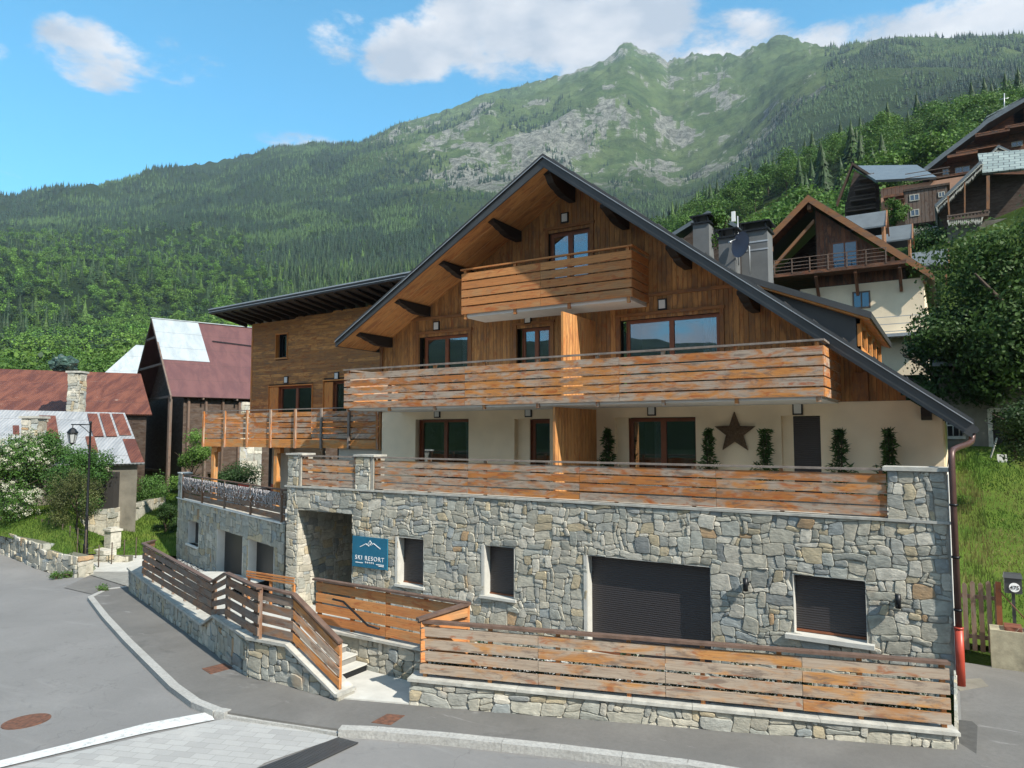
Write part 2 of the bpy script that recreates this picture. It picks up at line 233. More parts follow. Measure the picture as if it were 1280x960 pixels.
# ------------------------------------------------------------------ mesh builder
def tag(o, label=None, cat=None, group=None, kind=None):
    if label: o['label'] = label
    if cat: o['category'] = cat
    if group: o['group'] = group
    if kind: o['kind'] = kind
    return o
def thing(name, loc, label, cat, group=None):
    o = bpy.data.objects.new(name, None); COL.objects.link(o); o.location = loc; o.empty_display_size = .3
    return tag(o, label, cat, group)
def wloc(o):
    v = Vector((0, 0, 0))
    while o is not None: v += o.location; o = o.parent
    return v
V3 = lambda p: Vector((float(p[0]), float(p[1]), float(p[2])))
class MB:
    def __init__(s): s.v = []; s.f = []; s.c = []; s.ax = []; s.sm = []
    def face(s, pts, c=(.5, .5, .5), ax=None, off=None):
        i = len(s.v); s.v += [V3(p) for p in pts]; s.f.append(tuple(range(i, i+len(pts)))); s.c.append(c); s.ax.append((ax, off or (0, 0))); s.sm.append(False)
    def hexa(s, p, c=None, ax=None, caps=True):
        """p: 8 corners, 0-3 bottom loop, 4-7 top loop"""
        if c is None: c = (random.random(), random.random(), .5)
        off = (random.random()*40, random.random()*40)
        for q in ((3, 2, 1, 0), (4, 5, 6, 7), (0, 1, 5, 4), (1, 2, 6, 5), (2, 3, 7, 6), (3, 0, 4, 7)): s.face([p[k] for k in q], c, ax, off)
    def box(s, x0, x1, y0, y1, z0, z1, c=None, ax=None):
        if ax is None:
            d = (abs(x1-x0), abs(y1-y0), abs(z1-z0)); k = d.index(max(d)); ax = Vector([1 if q == k else 0 for q in range(3)])
        s.hexa([(x0, y0, z0), (x1, y0, z0), (x1, y1, z0), (x0, y1, z0), (x0, y0, z1), (x1, y0, z1), (x1, y1, z1), (x0, y1, z1)], c, ax)
    def beam(s, A, B, h, t, c=None, upv=(0, 0, 1)):
        """bar from A to B (centre line), h along upv, t sideways"""
        A = V3(A); B = V3(B); d = (B-A).normalized(); n = d.cross(Vector(upv)); n = n.normalized() if n.length > 1e-5 else Vector((1, 0, 0))
        u = Vector(upv) if abs(d.dot(Vector(upv))) < .95 else n.cross(d)
        a, q = u*(h/2), n*(t/2)
        s.hexa([A-a-q, B-a-q, B-a+q, A-a+q, A+a-q, B+a-q, B+a+q, A+a+q], c, d)
    def prism(s, pts, vec, c=(.5, .5, .5), ax=None):
        """polygon pts extruded along vec"""
        vec = V3(vec); p = [V3(q) for q in pts]; q = [x+vec for x in p]
        n = Vector((0, 0, 0))
        for i in range(len(p)): n += p[i].cross(p[(i+1) % len(p)])
        if n.dot(vec) > 0: p.reverse(); q.reverse()
        s.face(p, c, ax); s.face(q[::-1], c, ax)
        for i in range(len(p)): j = (i+1) % len(p); s.face([p[i], q[i], q[j], p[j]], c, ax)
    def tube(s, path, r, seg=10, c=(.5, .5, .5), cap=True):
        P = [V3(p) for p in path]; rr = r if isinstance(r, (list, tuple)) else [r]*len(P); rings = []; n0 = None
        for i, p in enumerate(P):
            d = (P[min(i+1, len(P)-1)]-P[max(i-1, 0)]).normalized()
            if n0 is None: n0 = d.orthogonal().normalized()
            n0 = (n0-d*n0.dot(d)).normalized(); b = d.cross(n0)
            rings.append([p+(n0*math.cos(t)+b*math.sin(t))*rr[i] for t in [2*math.pi*k/seg for k in range(seg)]])
        base = len(s.v)
        for g in rings: s.v += g
        for i in range(len(P)-1):
            for k in range(seg):
                k2 = (k+1) % seg; s.f.append((base+i*seg+k, base+i*seg+k2, base+(i+1)*seg+k2, base+(i+1)*seg+k)); s.c.append(c); s.ax.append((None, (0, 0))); s.sm.append(True)
        if cap:
            for off, g in ((0, 1), (len(P)-1, -1)):
                idx = [base+off*seg+k for k in range(seg)]; s.f.append(tuple(idx[::-g])); s.c.append(c); s.ax.append((None, (0, 0))); s.sm.append(False)
    def build(s, name, m, parent=None):
        me = bpy.data.meshes.new(name); o0 = wloc(parent) if parent else Vector((0, 0, 0))
        me.from_pydata([tuple(v-o0) for v in s.v], [], s.f); me.update()
        ca = me.attributes.new('Col', 'FLOAT_COLOR', 'FACE')
        ca.data.foreach_set('color', np.array([(*c[:3], 1) for c in s.c], dtype=np.float32).ravel())
        uvl = me.uv_layers.new(name='UVMap'); uv = np.zeros((len(me.loops), 2), np.float32); Z = Vector((0, 0, 1))
        for k, poly in enumerate(me.polygons):
            n = poly.normal; ax, off = s.ax[k]
            if ax is None:
                ax = Z.cross(n); ax = ax.normalized() if ax.length > .05 else Vector((1, 0, 0))
            bt = n.cross(ax)
            if bt.length < .3:
                ax = n.orthogonal().normalized(); bt = n.cross(ax)
            for li, vi in zip(poly.loop_indices, poly.vertices):
                p = s.v[vi]; uv[li] = (p.dot(ax)+off[0], p.dot(bt)+off[1])
        uvl.data.foreach_set('uv', uv.ravel())
        me.polygons.foreach_set('use_smooth', np.array(s.sm, dtype=bool))
        me.materials.append(m); o = bpy.data.objects.new(name, me); COL.objects.link(o)
        if parent: o.parent = parent
        return o
def npmesh(name, V, Fc, C, m, smooth=False):
    """fast mesh: V (n,3), Fc (k,3|4), C (k,3) face colours"""
    me = bpy.data.meshes.new(name); k, w_ = Fc.shape
    me.vertices.add(len(V)); me.vertices.foreach_set('co', np.ascontiguousarray(V, dtype=np.float32).ravel())
    me.loops.add(k*w_); me.loops.foreach_set('vertex_index', Fc.astype(np.int32).ravel())
    me.polygons.add(k); me.polygons.foreach_set('loop_start', np.arange(0, k*w_, w_, dtype=np.int32)); me.polygons.foreach_set('loop_total', np.full(k, w_, dtype=np.int32))
    me.update(calc_edges=True)
    if C is not None:
        ca = me.attributes.new('Col', 'FLOAT_COLOR', 'FACE'); ca.data.foreach_set('color', np.concatenate([C, np.ones((k, 1))], 1).astype(np.float32).ravel())
    if smooth: me.polygons.foreach_set('use_smooth', np.ones(k, dtype=bool))
    me.materials.append(m); return me
def link(name, me, parent=None):
    o = bpy.data.objects.new(name, me); COL.objects.link(o)
    if parent: o.parent = parent
    return o
PAL = [((.46, .435, .355), 6), ((.40, .395, .35), 4), ((.52, .48, .385), 6), ((.60, .56, .47), 5), ((.53, .44, .29), 2.6), ((.29, .30, .29), 1.0), ((.44, .29, .16), .25), ((.43, .43, .375), 4), ((.37, .395, .385), 1.2)]
def pick():
    t = random.random()*sum(p[1] for p in PAL)
    for c, wt in PAL:
        t -= wt
        if t <= 0: break
    k = random.uniform(.85, 1.18); return tuple(x*k for x in c)
def stones(mb, O, U, Nn, W, z0, z1, openings=(), cs=.108, ztop=None, zbot=None, rough=.022, wmax=5, hmax=3, depth=0.0):
    """rubble masonry: irregular stones laid on a wall plane. O origin, U along, Nn outward"""
    O = V3(O); U = V3(U); Nn = V3(Nn); nx = max(2, round(W/cs)); nz = max(2, round((z1-z0)/cs))
    xs = [W*i/nx for i in range(nx+1)]; zs = [z0+(z1-z0)*i/nz for i in range(nz+1)]
    for (a, b_, c_, d_) in openings:
        for e in (a, b_):
            if 0 < e < W: k = min(range(nx+1), key=lambda i: abs(xs[i]-e)); xs[k] = e
        for e in (c_, d_):
            if z0 < e < z1: k = min(range(nz+1), key=lambda i: abs(zs[i]-e)); zs[k] = e
    used = [[False]*nz for _ in range(nx)]
    for i in range(nx):
        for j in range(nz):
            cx = (xs[i]+xs[i+1])/2; cz = (zs[j]+zs[j+1])/2
            if any(a < cx < b_ and c_ < cz < d_ for a, b_, c_, d_ in openings): used[i][j] = True
            if ztop and zs[j] > ztop(cx)-.02: used[i][j] = True
            if zbot and zs[j+1] < zbot(cx)-.05: used[i][j] = True
    sd = O.x*3.1+O.y*1.7
    def warp(x, z):
        q = mnoise.noise_vector(Vector((x*1.9+sd, z*2.3, sd))); q2 = mnoise.noise_vector(Vector((x*8+sd, z*9, 3.3)))
        X = x+q.x*.13+q2.x*.035; Zz = z+q.z*.10+q2.z*.030
        for a, b_, c_, d_ in openings:
            if a < X < b_ and c_ < Zz < d_:
                o = [(X-a, 0), (b_-X, 1), (Zz-c_, 2), (d_-Zz, 3)]; k = min(o)[1]
                if k == 0: X = a
                elif k == 1: X = b_
                elif k == 2: Zz = c_
                else: Zz = d_
        X = min(max(X, 0), W); Zz = min(max(Zz, z0), z1)
        if ztop: Zz = min(Zz, ztop(X))
        return X, Zz
    for j in range(nz):
        for i in range(nx):
            if used[i][j]: continue
            ww = random.choice([1, 2, 2, 3, 3, 4, wmax]); hh = random.choice([1, 1, 2, 2, hmax]); 
            if ww == 1: hh = min(hh, 2)
            a = 0
            while a < ww and i+a < nx and not used[i+a][j]: a += 1
            ww = a; h = 1
            while h < hh and j+h < nz and all(not used[i+q][j+h] for q in range(ww)): h += 1
            hh = h
            for q in range(ww):
                for p in range(hh): used[i+q][j+p] = True
            x0, x1, q0, q1 = xs[i], xs[i+ww], zs[j], zs[j+hh]
            if x1-x0 < .04 or q1-q0 < .03: continue
            g = .010; col = pick(); dp = random.uniform(0, rough)+depth; tx = random.uniform(-.02, .02); tz = random.uniform(-.02, .02)
            def ring(ins, d):
                a0, a1, b0, b1 = x0+ins, x1-ins, q0+ins, q1-ins
                if a1-a0 < .01: a0 = a1 = (a0+a1)/2
                if b1-b0 < .01: b0 = b1 = (b0+b1)/2
                ch = min(.03, (a1-a0)*.25, (b1-b0)*.25); out = []
                nxs = max(1, int((a1-a0)/.13)); nzs = max(1, int((b1-b0)/.13))
                for k in range(nxs+1): out.append((a0+ch+(a1-a0-2*ch)*k/nxs, b0))
                for k in range(nzs+1): out.append((a1, b0+ch+(b1-b0-2*ch)*k/nzs))
                for k in range(nxs+1): out.append((a1-ch-(a1-a0-2*ch)*k/nxs, b1))
                for k in range(nzs+1): out.append((a0, b1-ch-(b1-b0-2*ch)*k/nzs))
                r = []
                for x, z in out:
                    X, Zz = warp(x, z); dd = d+(tx*(X-x0)/(x1-x0+.01)+tz*(Zz-q0)/(q1-q0+.01) if d > 0 else 0)
                    r.append(O+U*X+Vector((0, 0, Zz))+Nn*dd)
                return r
            n_out = None
            rA = ring(g*.5, -.02); rB = ring(g*.5+.001, dp+.001); rC = ring(g*.5+.007, dp+.006)
            # keep equal ring sizes
            if not (len(rA) == len(rB) == len(rC)):
                k = min(len(rA), len(rB), len(rC)); rs = []
                for r_ in (rA, rB, rC): rs.append([r_[int(t*len(r_)/k)] for t in range(k)])
                rA, rB, rC = rs
            cen = sum(rC, Vector((0, 0, 0)))/len(rC)+Nn*.006; base = len(mb.v); k = len(rA); mb.v += rA+rB+rC+[cen]
            flip = U.cross(Vector((0, 0, 1))).dot(Nn) < 0
            def addf(t):
                mb.f.append(tuple(t[::-1]) if flip else tuple(t)); mb.c.append(col); mb.ax.append((None, (0, 0))); mb.sm.append(False)
            for t in range(k):
                t2 = (t+1) % k
                addf((base+t, base+t2, base+k+t2, base+k+t)); addf((base+k+t, base+k+t2, base+2*k+t2, base+2*k+t)); addf((base+2*k+t, base+2*k+t2, base+3*k))
def boards_v(mb, x0, x1, y, t, spans, w=.135, gap=.008):
    """vertical boards; spans(xa, xb) -> list of (z0a,z1a) using top function"""
    x = x0
    while x < x1-.01:
        xb = min(x+w*random.choice([1, 1, 1.25, .8]), x1); d = random.uniform(0, .008)
        for (za, zb, zc, zd) in spans(x, xb-gap):  # bottom-left, bottom-right, top-left, top-right
            if min(zc-za, zd-zb) < .02: continue
            mb.hexa([(x, y-t-d, za), (xb-gap, y-t-d, zb), (xb-gap, y, zb), (x, y, za), (x, y-t-d, zc), (xb-gap, y-t-d, zd), (xb-gap, y, zd), (x, y, zc)], None, Vector((0, 0, 1)))
        x = xb
def slats(mb, A, B, z_lo, z_hi, n, gapf=.16, t=.03, off=0.0, maxlen=3.4, vary=True, frac=1.0):
    """horizontal boards between plan points A and B; z_lo/z_hi give (zA,zB) pairs"""
    A = Vector((A[0], A[1], 0)); B = Vector((B[0], B[1], 0)); Ln = (B-A).length; d = (B-A)/Ln
    cuts = [0]
    k = max(1, round(Ln/maxlen))
    for q in range(1, k): cuts.append(Ln*q/k)
    cuts.append(Ln)
    for i in range(n):
        for a, b_ in zip(cuts[:-1], cuts[1:]):
            def zz(u, f):
                lo = z_lo[0]+(z_lo[1]-z_lo[0])*u/Ln; hi = z_hi[0]+(z_hi[1]-z_hi[0])*u/Ln; return lo+(hi-lo)*f
            f = (i+.5)/n; h = ((z_hi[0]-z_lo[0])/n)*(1-gapf); jj = random.uniform(-.004, .004); nn = Vector((d.y, -d.x, 0))*(off+random.uniform(-.003, .003))
            P = A+d*(a+.004)+nn; Q = A+d*(b_-.004)+nn; P.z = zz(a, f)+jj; Q.z = zz(b_, f)+jj; mb.beam(P, Q, h, t)
def posts(parent, A, B, zl, zh, m, n, inset=.05, size=.07, name='post'):
    A = Vector((A[0], A[1], 0)); B = Vector((B[0], B[1], 0)); d = (B-A).normalized(); nn = Vector((-d.y, d.x, 0))
    for i in range(n):
        t = (i+.06)/(n-.88) if n > 1 else .5; t = min(max(t, .01), .99); p = A.lerp(B, t)+nn*inset; mb = MB(); lo = zl[0]+(zl[1]-zl[0])*t; hi = zh[0]+(zh[1]-zh[0])*t
        mb.beam((p.x, p.y, lo), (p.x, p.y, hi), size, size, upv=(d.x, d.y, 0)); mb.build(name, m, parent)
# ================================================================== THE CHALET
RZ = lambda x: 12.81+.59*(x+9.69) if x < -9.69 else 12.81-.766*(x+9.69)      # roof top
RU = lambda x: RZ(x)-(.38-.13*min(1, (-9.69-x)/8.2) if x < -9.69 else .38)     # roof underside
ch = thing('chalet', (-9, 0, 0), 'big wooden gabled chalet on a stone base with three tiers of slatted balconies', 'chalet')
OP = [(.5, 2.97, -1.3, 2.2), (4.82, 5.79, .28, 1.65), (7.9, 8.86, .30, 1.66), (11.0, 14.11, -.75, 1.66), (15.88, 17.3, .43, 1.69)]   # u = X+18.8
mb = MB(); stones(mb, (-18.8, 0, 0), (1, 0, 0), (0, -1, 0), 18.8, -1.15, 2.93, OP)
stones(mb, (-1.05, 0, 0), (1, 0, 0), (0, -1, 0), 1.05, 2.93, 3.94); stones(mb, (-15.73, 0, 0), (1, 0, 0), (0, -1, 0), .6, 2.93, 3.98)
stones(mb, (-18.8, 0, 0), (1, 0, 0), (0, -1, 0), .55, 2.93, 3.98)
stones(mb, (-18.3, 0, 0), (0, 1, 0), (1, 0, 0), 3.0, -1.15, 2.2)          # porch, sunlit side
stones(mb, (-18.3, 3.0, 0), (1, 0, 0), (0, -1, 0), 2.5, -1.15, 2.2, cs=.17)     # porch, back
stones(mb, (-18.8, 3.2, 0), (0, -1, 0), (-1, 0, 0), 3.2, 1.0, 2.93)
mb.build('stone_cladding', M['stone'], ch)
mb = MB()
xs = [-18.77]+[v for o in OP for v in (o[0]-18.8, o[1]-18.8)]+[-.004]
for i in range(0, len(xs), 2): mb.box(xs[i], xs[i+1], .012, .42, -1.3, 2.92)
for o in OP: mb.box(o[0]-18.8, o[1]-18.8, .013, .42, o[3], 2.92); 
for o in OP[1:]: mb.box(o[0]-18.8, o[1]-18.8, .013, .42, -1.3, o[2])
mb.box(-1.04, -.004, .012, .5, 2.92, 3.95); mb.box(-15.72, -15.01, .012, .5, 2.92, 3.99); mb.box(-15.12, -15.0, -.0, .5, 2.98, 3.99); mb.box(-18.79, -18.24, .012, .5, 2.92, 3.99); mb.box(-18.25, -18.17, -.01, .5, 2.98, 3.99)
mb.box(-18.79, -18.31, .43, 3.2, -1.3, 2.92); mb.box(-18.3, -15.83, 3.02, 3.3, -1.3, 2.92); mb.box(-15.81, -15.5, .43, 3.2, -1.3, 2.92); mb.box(-18.3, -15.81, .43, 3.0, 2.25, 2.9)
mb.build('wall_core', M['mortar'], ch)
for o, r in zip(OP[1:], (.16, .18, .06, .03)):      # pale surrounds of the stone storey's windows
    mb = MB(); a, b_ = o[0]-18.8, o[1]-18.8; mb.box(a, a+.012, -.012, .36, o[2], o[3]-.012); mb.box(b_-.012, b_, -.012, .36, o[2], o[3]-.012); mb.box(a, b_, -.008, .36, o[3]-.012, o[3])
    if r > .05: mb.box(a-.09, a-.002, -.03, .01, o[2], o[3])
    mb.build('window_surround', M['conc'], ch)
mb = MB(); mb.box(.003, .02, -.01, 12, -.3, 3.9); mb.build('corner_edge', M['white'], ch)
mb = MB(); mb.box(-18.9, .03, -.05, .06, 2.93, 2.985); mb.box(-1.12, .05, -.06, .55, 3.95, 4.03); mb.box(-15.8, -14.95, -.05, .55, 3.99, 4.05); mb.box(-18.87, -18.1, -.05, .55, 3.99, 4.05)
mb.build('stone_coping', M['cap'], ch)
mb = MB(); mb.box(-18.7, -.03, .42, 3.2, 2.75, 2.96); mb.build('terrace_floor', M['conc'], ch)
mb = MB(); mb.box(-18.3, -15.85, .0, 3.0, -1.4, -1.0); mb.build('porch_floor', M['conc'], ch)
def shut(a, b_, c_, d_, y, name='roller_shutter'):
    m_ = MB(); m_.box(a, b_, y, y+.03, c_, d_); o = m_.build(name, M['shutter'], ch)
    m_ = MB(); m_.box(a, b_, y-.025, y+.005, c_, c_+.045); m_.build('bottom_bar', M['frame'], o)
    return o
def sill(par, a, b_, z, y=-.09, h=.07, m_='conc', yb=.3):
    q = MB(); q.box(a, b_, y, yb, z-h, z); q.build('sill', M[m_], par)
s_ = shut(-13.968, -13.022, .28, 1.64, .26); sill(s_, -14.05, -12.95, .285)
s_ = shut(-10.888, -9.952, .30, 1.65, .26); sill(s_, -11.02, -9.86, .305)
s_ = shut(-7.79, -4.70, -.75, 1.65, .24); 
s_ = shut(-2.91, -1.51, .45, 1.68, .22); sill(s_, -3.08, -1.37, .435, -.16, .09)
# walls above the terrace
WW = [(-15.97-.02, -13.70, 3.0, 5.2), (-11.9, -10.6, 3.0, 5.17), (-8.41, -5.97, 3.0, 5.17), (-3.69, -2.74, 3.0, 5.16)]
mb = MB(); xx = [-17.55]+[v for o in WW for v in o[:2]]+[-.06]
for i in range(0, len(xx), 2):
    a, b_ = xx[i], xx[i+1]; 
    if i == len(xx)-2: mb.prism([(a, 3.2, 2.96), (b_, 3.2, 2.96), (b_, 3.2, RU(b_)-.02), (-.72, 3.2, 5.5), (a, 3.2, 5.5)], (0, .4, 0))
    else: mb.box(a, b_, 3.2, 3.6, 2.96, 5.5)
for o in WW: mb.box(o[0], o[1], 3.201, 3.6, o[3], 5.5)
mb.box(-.4, -.02, 3.6, 13.5, 2.5, 5.0); mb.box(-17.55, -17.2, 3.6, 13.5, 2.5, 7.6)
mb.box(-.05, -.0, .5, 13.5, -.3, 2.9); mb.box(-3.69, -3.42, 3.37, 3.55, 2.96, 5.16); mb.box(-11.9, -11.45, 3.42, 3.58, 2.96, 5.17); mb.box(-8.41, -8.05, 3.4, 3.58, 2.96, 5.17)
mb.build('rendered_wall', M['plaster'], ch)
# gable cladding, upper storeys
UW = [(-15.82, -13.70, 5.6, 8.09), (-11.78, -10.55, 5.6, 8.09), (-8.17, -5.24, 5.6, 8.05), (-10.60, -9.15, 8.6, 11.05)]
mb = MB()
def spans(a, b_):
    lo = 5.5
    if RU(b_) < lo: lo = RU(b_)+.01
    hi = RU((a+b_)/2)
    if hi < 5.55: return []
    s = [(5.5, hi)]
    for o in UW:
        if a < o[1]-.03 and b_ > o[0]+.03:
            ns_ = []
            for z0, z1 in s:
                if o[2] > z0: ns_.append((z0, min(z1, o[2])))
                if o[3] < z1: ns_.append((o[3], z1))
            s = ns_
    out = []
    for z0, z1 in s:
        # break the boards at the trim line
        parts = [(z0, z1)] if not (z0 < 8.7 < z1) else [(z0, 8.72), (8.76, z1)]
        for p0, p1 in parts:
            if p1 >= hi-1e-6: out.append((p0, p0, RU(a)+.02, RU(b_)+.02))
            else: out.append((p0, p0, p1, p1))
    return out
bk = [-17.6]+[v for o in UW for v in o[:2]]+[-.9]; bk = sorted(bk)
for a, b_ in zip(bk[:-1], bk[1:]): boards_v(mb, a, b_, 3.2, .03, spans)
mb.build('gable_cladding', M['clad'], ch)
mb = MB()     # backing wall so nothing shows through the joints
mb.prism([(-17.58, 3.21, 5.5), (-1.1, 3.21, 5.5), (-9.69, 3.21, RU(-9.69)), (-17.58, 3.21, RU(-17.58))], (0, .03, 0))
# cut by windows is not needed behind recessed frames, they sit in front of the interiors
mb.f = []; mb.v = []; mb.c = []; mb.ax = []; mb.sm = []
def backing(x0, x1):
    n_ = max(1, int((x1-x0)/.4))
    for i in range(n_):
        a = x0+(x1-x0)*i/n_; b_ = x0+(x1-x0)*(i+1)/n_
        for q in spans(a, b_):
            mb.hexa([(a, 3.205, q[0]), (b_, 3.205, q[1]), (b_, 3.4, q[1]), (a, 3.4, q[0]), (a, 3.205, q[2]), (b_, 3.205, q[3]), (b_, 3.4, q[3]), (a, 3.4, q[2])], (.2, .2, .5))
for a, b_ in zip(bk[:-1], bk[1:]): backing(a, b_)
mb.build('wall_backing', M['black_w'], ch)
mb = MB(); mb.box(-16.9, -4.65, 3.12, 3.2, 8.69, 8.79)
for o in UW:
    mb.box(o[0]-.13, o[0]-.01, 3.13, 3.2, o[2], o[3]+.1); mb.box(o[1]+.01, o[1]+.13, 3.13, 3.2, o[2], o[3]+.1); mb.box(o[0]-.16, o[1]+.16, 3.11, 3.2, o[3]+.1, o[3]+.19)
mb.box(-.95, -.8, 3.1, 3.2, 5.5, RU(-.8)); mb.box(-17.62, -17.5, 3.1, 3.24, 5.5, RU(-17.6)-.02); mb.box(-1.95, -1.6, 3.05, 3.2, 5.5, RU(-1.6)-.02)
mb.build('trim_boards', M['trimw'], ch)
def window(par, a, b_, z0, z1, y, leaves=2, curtain=None, name='window', recess=.12, mirror=True, fw_=.085, frm='frame'):
    m_ = MB(); f = fw_; y0 = y+recess
    m_.box(a, a+f, y0, y0+.08, z0, z1); m_.box(b_-f, b_, y0, y0+.08, z0, z1); m_.box(a+f, b_-f, y0, y0+.08, z1-f, z1); m_.box(a+f, b_-f, y0, y0+.08, z0, z0+f)
    for k in range(1, leaves):
        c_ = a+(b_-a)*k/leaves; m_.box(c_-f*.8, c_+f*.8, y0-.012, y0+.07, z0+f, z1-f)
    m_.box(a-.001, a+.015, y+.01, y0, z0, z1); m_.box(b_-.015, b_+.001, y+.01, y0, z0, z1); m_.box(a, b_, y+.011, y0, z1-.015, z1)
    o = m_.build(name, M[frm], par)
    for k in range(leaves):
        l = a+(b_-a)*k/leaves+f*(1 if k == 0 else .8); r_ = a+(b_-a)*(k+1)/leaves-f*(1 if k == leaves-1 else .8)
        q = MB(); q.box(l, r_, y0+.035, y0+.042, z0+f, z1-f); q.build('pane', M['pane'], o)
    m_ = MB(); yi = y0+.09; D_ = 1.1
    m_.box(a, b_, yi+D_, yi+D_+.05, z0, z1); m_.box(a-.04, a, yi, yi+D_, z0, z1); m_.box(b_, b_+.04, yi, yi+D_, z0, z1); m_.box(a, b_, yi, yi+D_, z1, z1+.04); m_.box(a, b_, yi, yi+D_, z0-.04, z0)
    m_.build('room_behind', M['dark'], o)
    if curtain:
        for (c0, c1) in curtain:
            q = MB(); n_ = max(4, int((c1-c0)/.035))
            for k in range(n_):
                xa = c0+(c1-c0)*k/n_; xb = c0+(c1-c0)*(k+1)/n_; ya = yi+.05+.025*(k % 2); yb = yi+.05+.025*((k+1) % 2)
                q.face([(xa, ya, z0+.03), (xb, yb, z0+.03), (xb, yb, z1-.06), (xa, ya, z1-.06)])
            q.build('curtain', M['curtain'], o)
    return o
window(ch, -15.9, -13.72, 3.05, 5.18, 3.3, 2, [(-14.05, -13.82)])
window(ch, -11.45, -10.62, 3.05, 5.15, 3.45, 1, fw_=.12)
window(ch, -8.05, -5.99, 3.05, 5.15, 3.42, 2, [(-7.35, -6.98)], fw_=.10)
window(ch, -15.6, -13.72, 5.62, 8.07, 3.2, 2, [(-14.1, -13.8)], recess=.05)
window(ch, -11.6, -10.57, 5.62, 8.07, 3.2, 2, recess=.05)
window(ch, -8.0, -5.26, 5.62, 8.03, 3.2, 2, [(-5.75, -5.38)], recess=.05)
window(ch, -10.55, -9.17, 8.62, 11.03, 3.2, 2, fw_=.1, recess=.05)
mb = MB(); mb.box(-3.42, -2.75, 3.36, 3.4, 2.96, 5.15); mb.build('roller_shutter', M['shutter'], ch)
# partitions between the flats
for z0, z1, y0 in ((2.97, 5.42, .55), (5.66, 8.1, 1.05)):
    mb = MB(); y = y0
    while y < 3.15:
        mb.box(-9.06, -8.99, y, min(y+.165, 3.18), z0, z1, None, Vector((0, 0, 1))); y += .19
    mb.build('partition', M['soffit'], ch)
# roof
def slope(mb, xa, xb, za, zb, y0, y1, th):
    mb.hexa([(xa, y0, za-th), (xb, y0, zb-th), (xb, y1, zb-th), (xa, y1, za-th), (xa, y0, za), (xb, y0, zb), (xb, y1, zb), (xa, y1, za)], (.5, .5, .5), Vector((0, 1, 0)))
XR, XL = .5, -17.92
mb = MB(); slope(mb, XL, -9.69, RZ(XL), 12.81, 1.16, 14, .09); slope(mb, -9.69, XR, 12.81, RZ(XR), 1.16, 14, .09)
k = -.6
for x in np.arange(XL+.5, XR, .62): mb.beam((x, 1.2, RZ(x)+.015), (x, 14, RZ(x)+.015), .03, .02)
rf = mb.build('roof', M['metal'], ch)
mb = MB()      # verge boards
def verge(xa, xb, za, zb, ta, tb, y0, y1):
    mb.hexa([(xa, y0, za-ta), (xb, y0, zb-tb), (xb, y1, zb-tb), (xa, y1, za-ta), (xa, y0, za-.095), (xb, y0, zb-.095), (xb, y1, zb-.095), (xa, y1, za-.095)], (.5, .5, .5), Vector((1, 0, 0)))
verge(XL+.02, -9.69, RZ(XL+.02), 12.81, .26, .40, 1.2, 1.24); verge(-9.69, XR-.02, 12.81, RZ(XR-.02), .40, .42, 1.2, 1.24)
mb.box(XL-.02, XL+.02, 1.2, 14, RZ(XL)-.25, RZ(XL)-.02); mb.box(XR-.02, XR+.02, 1.2, 14, RZ(XR)-.3, RZ(XR)-.02)
mb.build('verge', M['metal'], rf)
mb = MB()
for sgn, xa, xb in ((1, XL, -9.69), (-1, -9.69, XR)):
    mb.beam((xa, 1.145, RZ(xa)-.1), (xb, 1.145, RZ(xb)-.1), .022, .02, upv=(0, 0, 1))
mb.build('drip_edge', M['metal_l'], rf)
mb = MB()      # soffit planks (run with the slope, laid side by side in depth)
y = 1.26
while y < 3.19:
    y2 = min(y+.60, 3.195)
    for xa, xb, ta, tb in ((XL+.03, -9.69, .235, .37), (-9.69, XR-.03, .37, .37)):
        mb.hexa([(xa, y, RZ(xa)-ta-.02), (xb, y, RZ(xb)-tb-.02), (xb, y2-.03, RZ(xb)-tb-.02), (xa, y2-.03, RZ(xa)-ta-.02), (xa, y, RZ(xa)-.1), (xb, y, RZ(xb)-.1), (xb, y2-.012, RZ(xb)-.1), (xa, y2-.012, RZ(xa)-.1)], None, Vector((1, 0, .6)).normalized())
    y = y2
mb.build('soffit', M['soffit'], rf)
mb = MB()
for yy in (1.835, 2.435, 3.035):
    for xa, xb, ta, tb in ((XL+.05, -9.69, .235, .37), (-9.69, XR-.05, .37, .37)): mb.hexa([(xa, yy, RZ(xa)-ta-.012), (xb, yy, RZ(xb)-tb-.012), (xb, yy+.022, RZ(xb)-tb-.012), (xa, yy+.022, RZ(xa)-ta-.012), (xa, yy, RZ(xa)-.12), (xb, yy, RZ(xb)-.12), (xb, yy+.022, RZ(xb)-.12), (xa, yy+.022, RZ(xa)-.12)], (.9, .1, .5), Vector((1, 0, .6)).normalized())
mb.build('soffit_batten', M['batten'], rf)
for x in (-17.16, -15.44, -13.6, -11.71, -9.75, -7.96, -6.08, -4.25, -.38):
    zt = RU(x)+.02; h = .5 if abs(x+9.75) < .1 else (.34 if x < -1 else .3); tip = 1.5 if x < -9 else 1.55
    if x > -1: tip = 2.9
    q = MB()
    prof = [(3.25, zt), (3.25, zt-h), (2.45, zt-h), (2.2, zt-h+.05), (2.12, zt-h+.1), (1.95, zt-h+.12), (1.75, zt-h+.2), (tip+.1, zt-.12), (tip, zt-.1), (tip, zt)]
    if x > -1: prof = [(3.25, zt), (3.25, zt-h), (tip+.1, zt-h), (tip, zt-h+.08), (tip, zt)]
    q.prism([(x-.11, a, b_) for a, b_ in prof], (.22, 0, 0)); q.build('purlin', M['black_w'], ch)
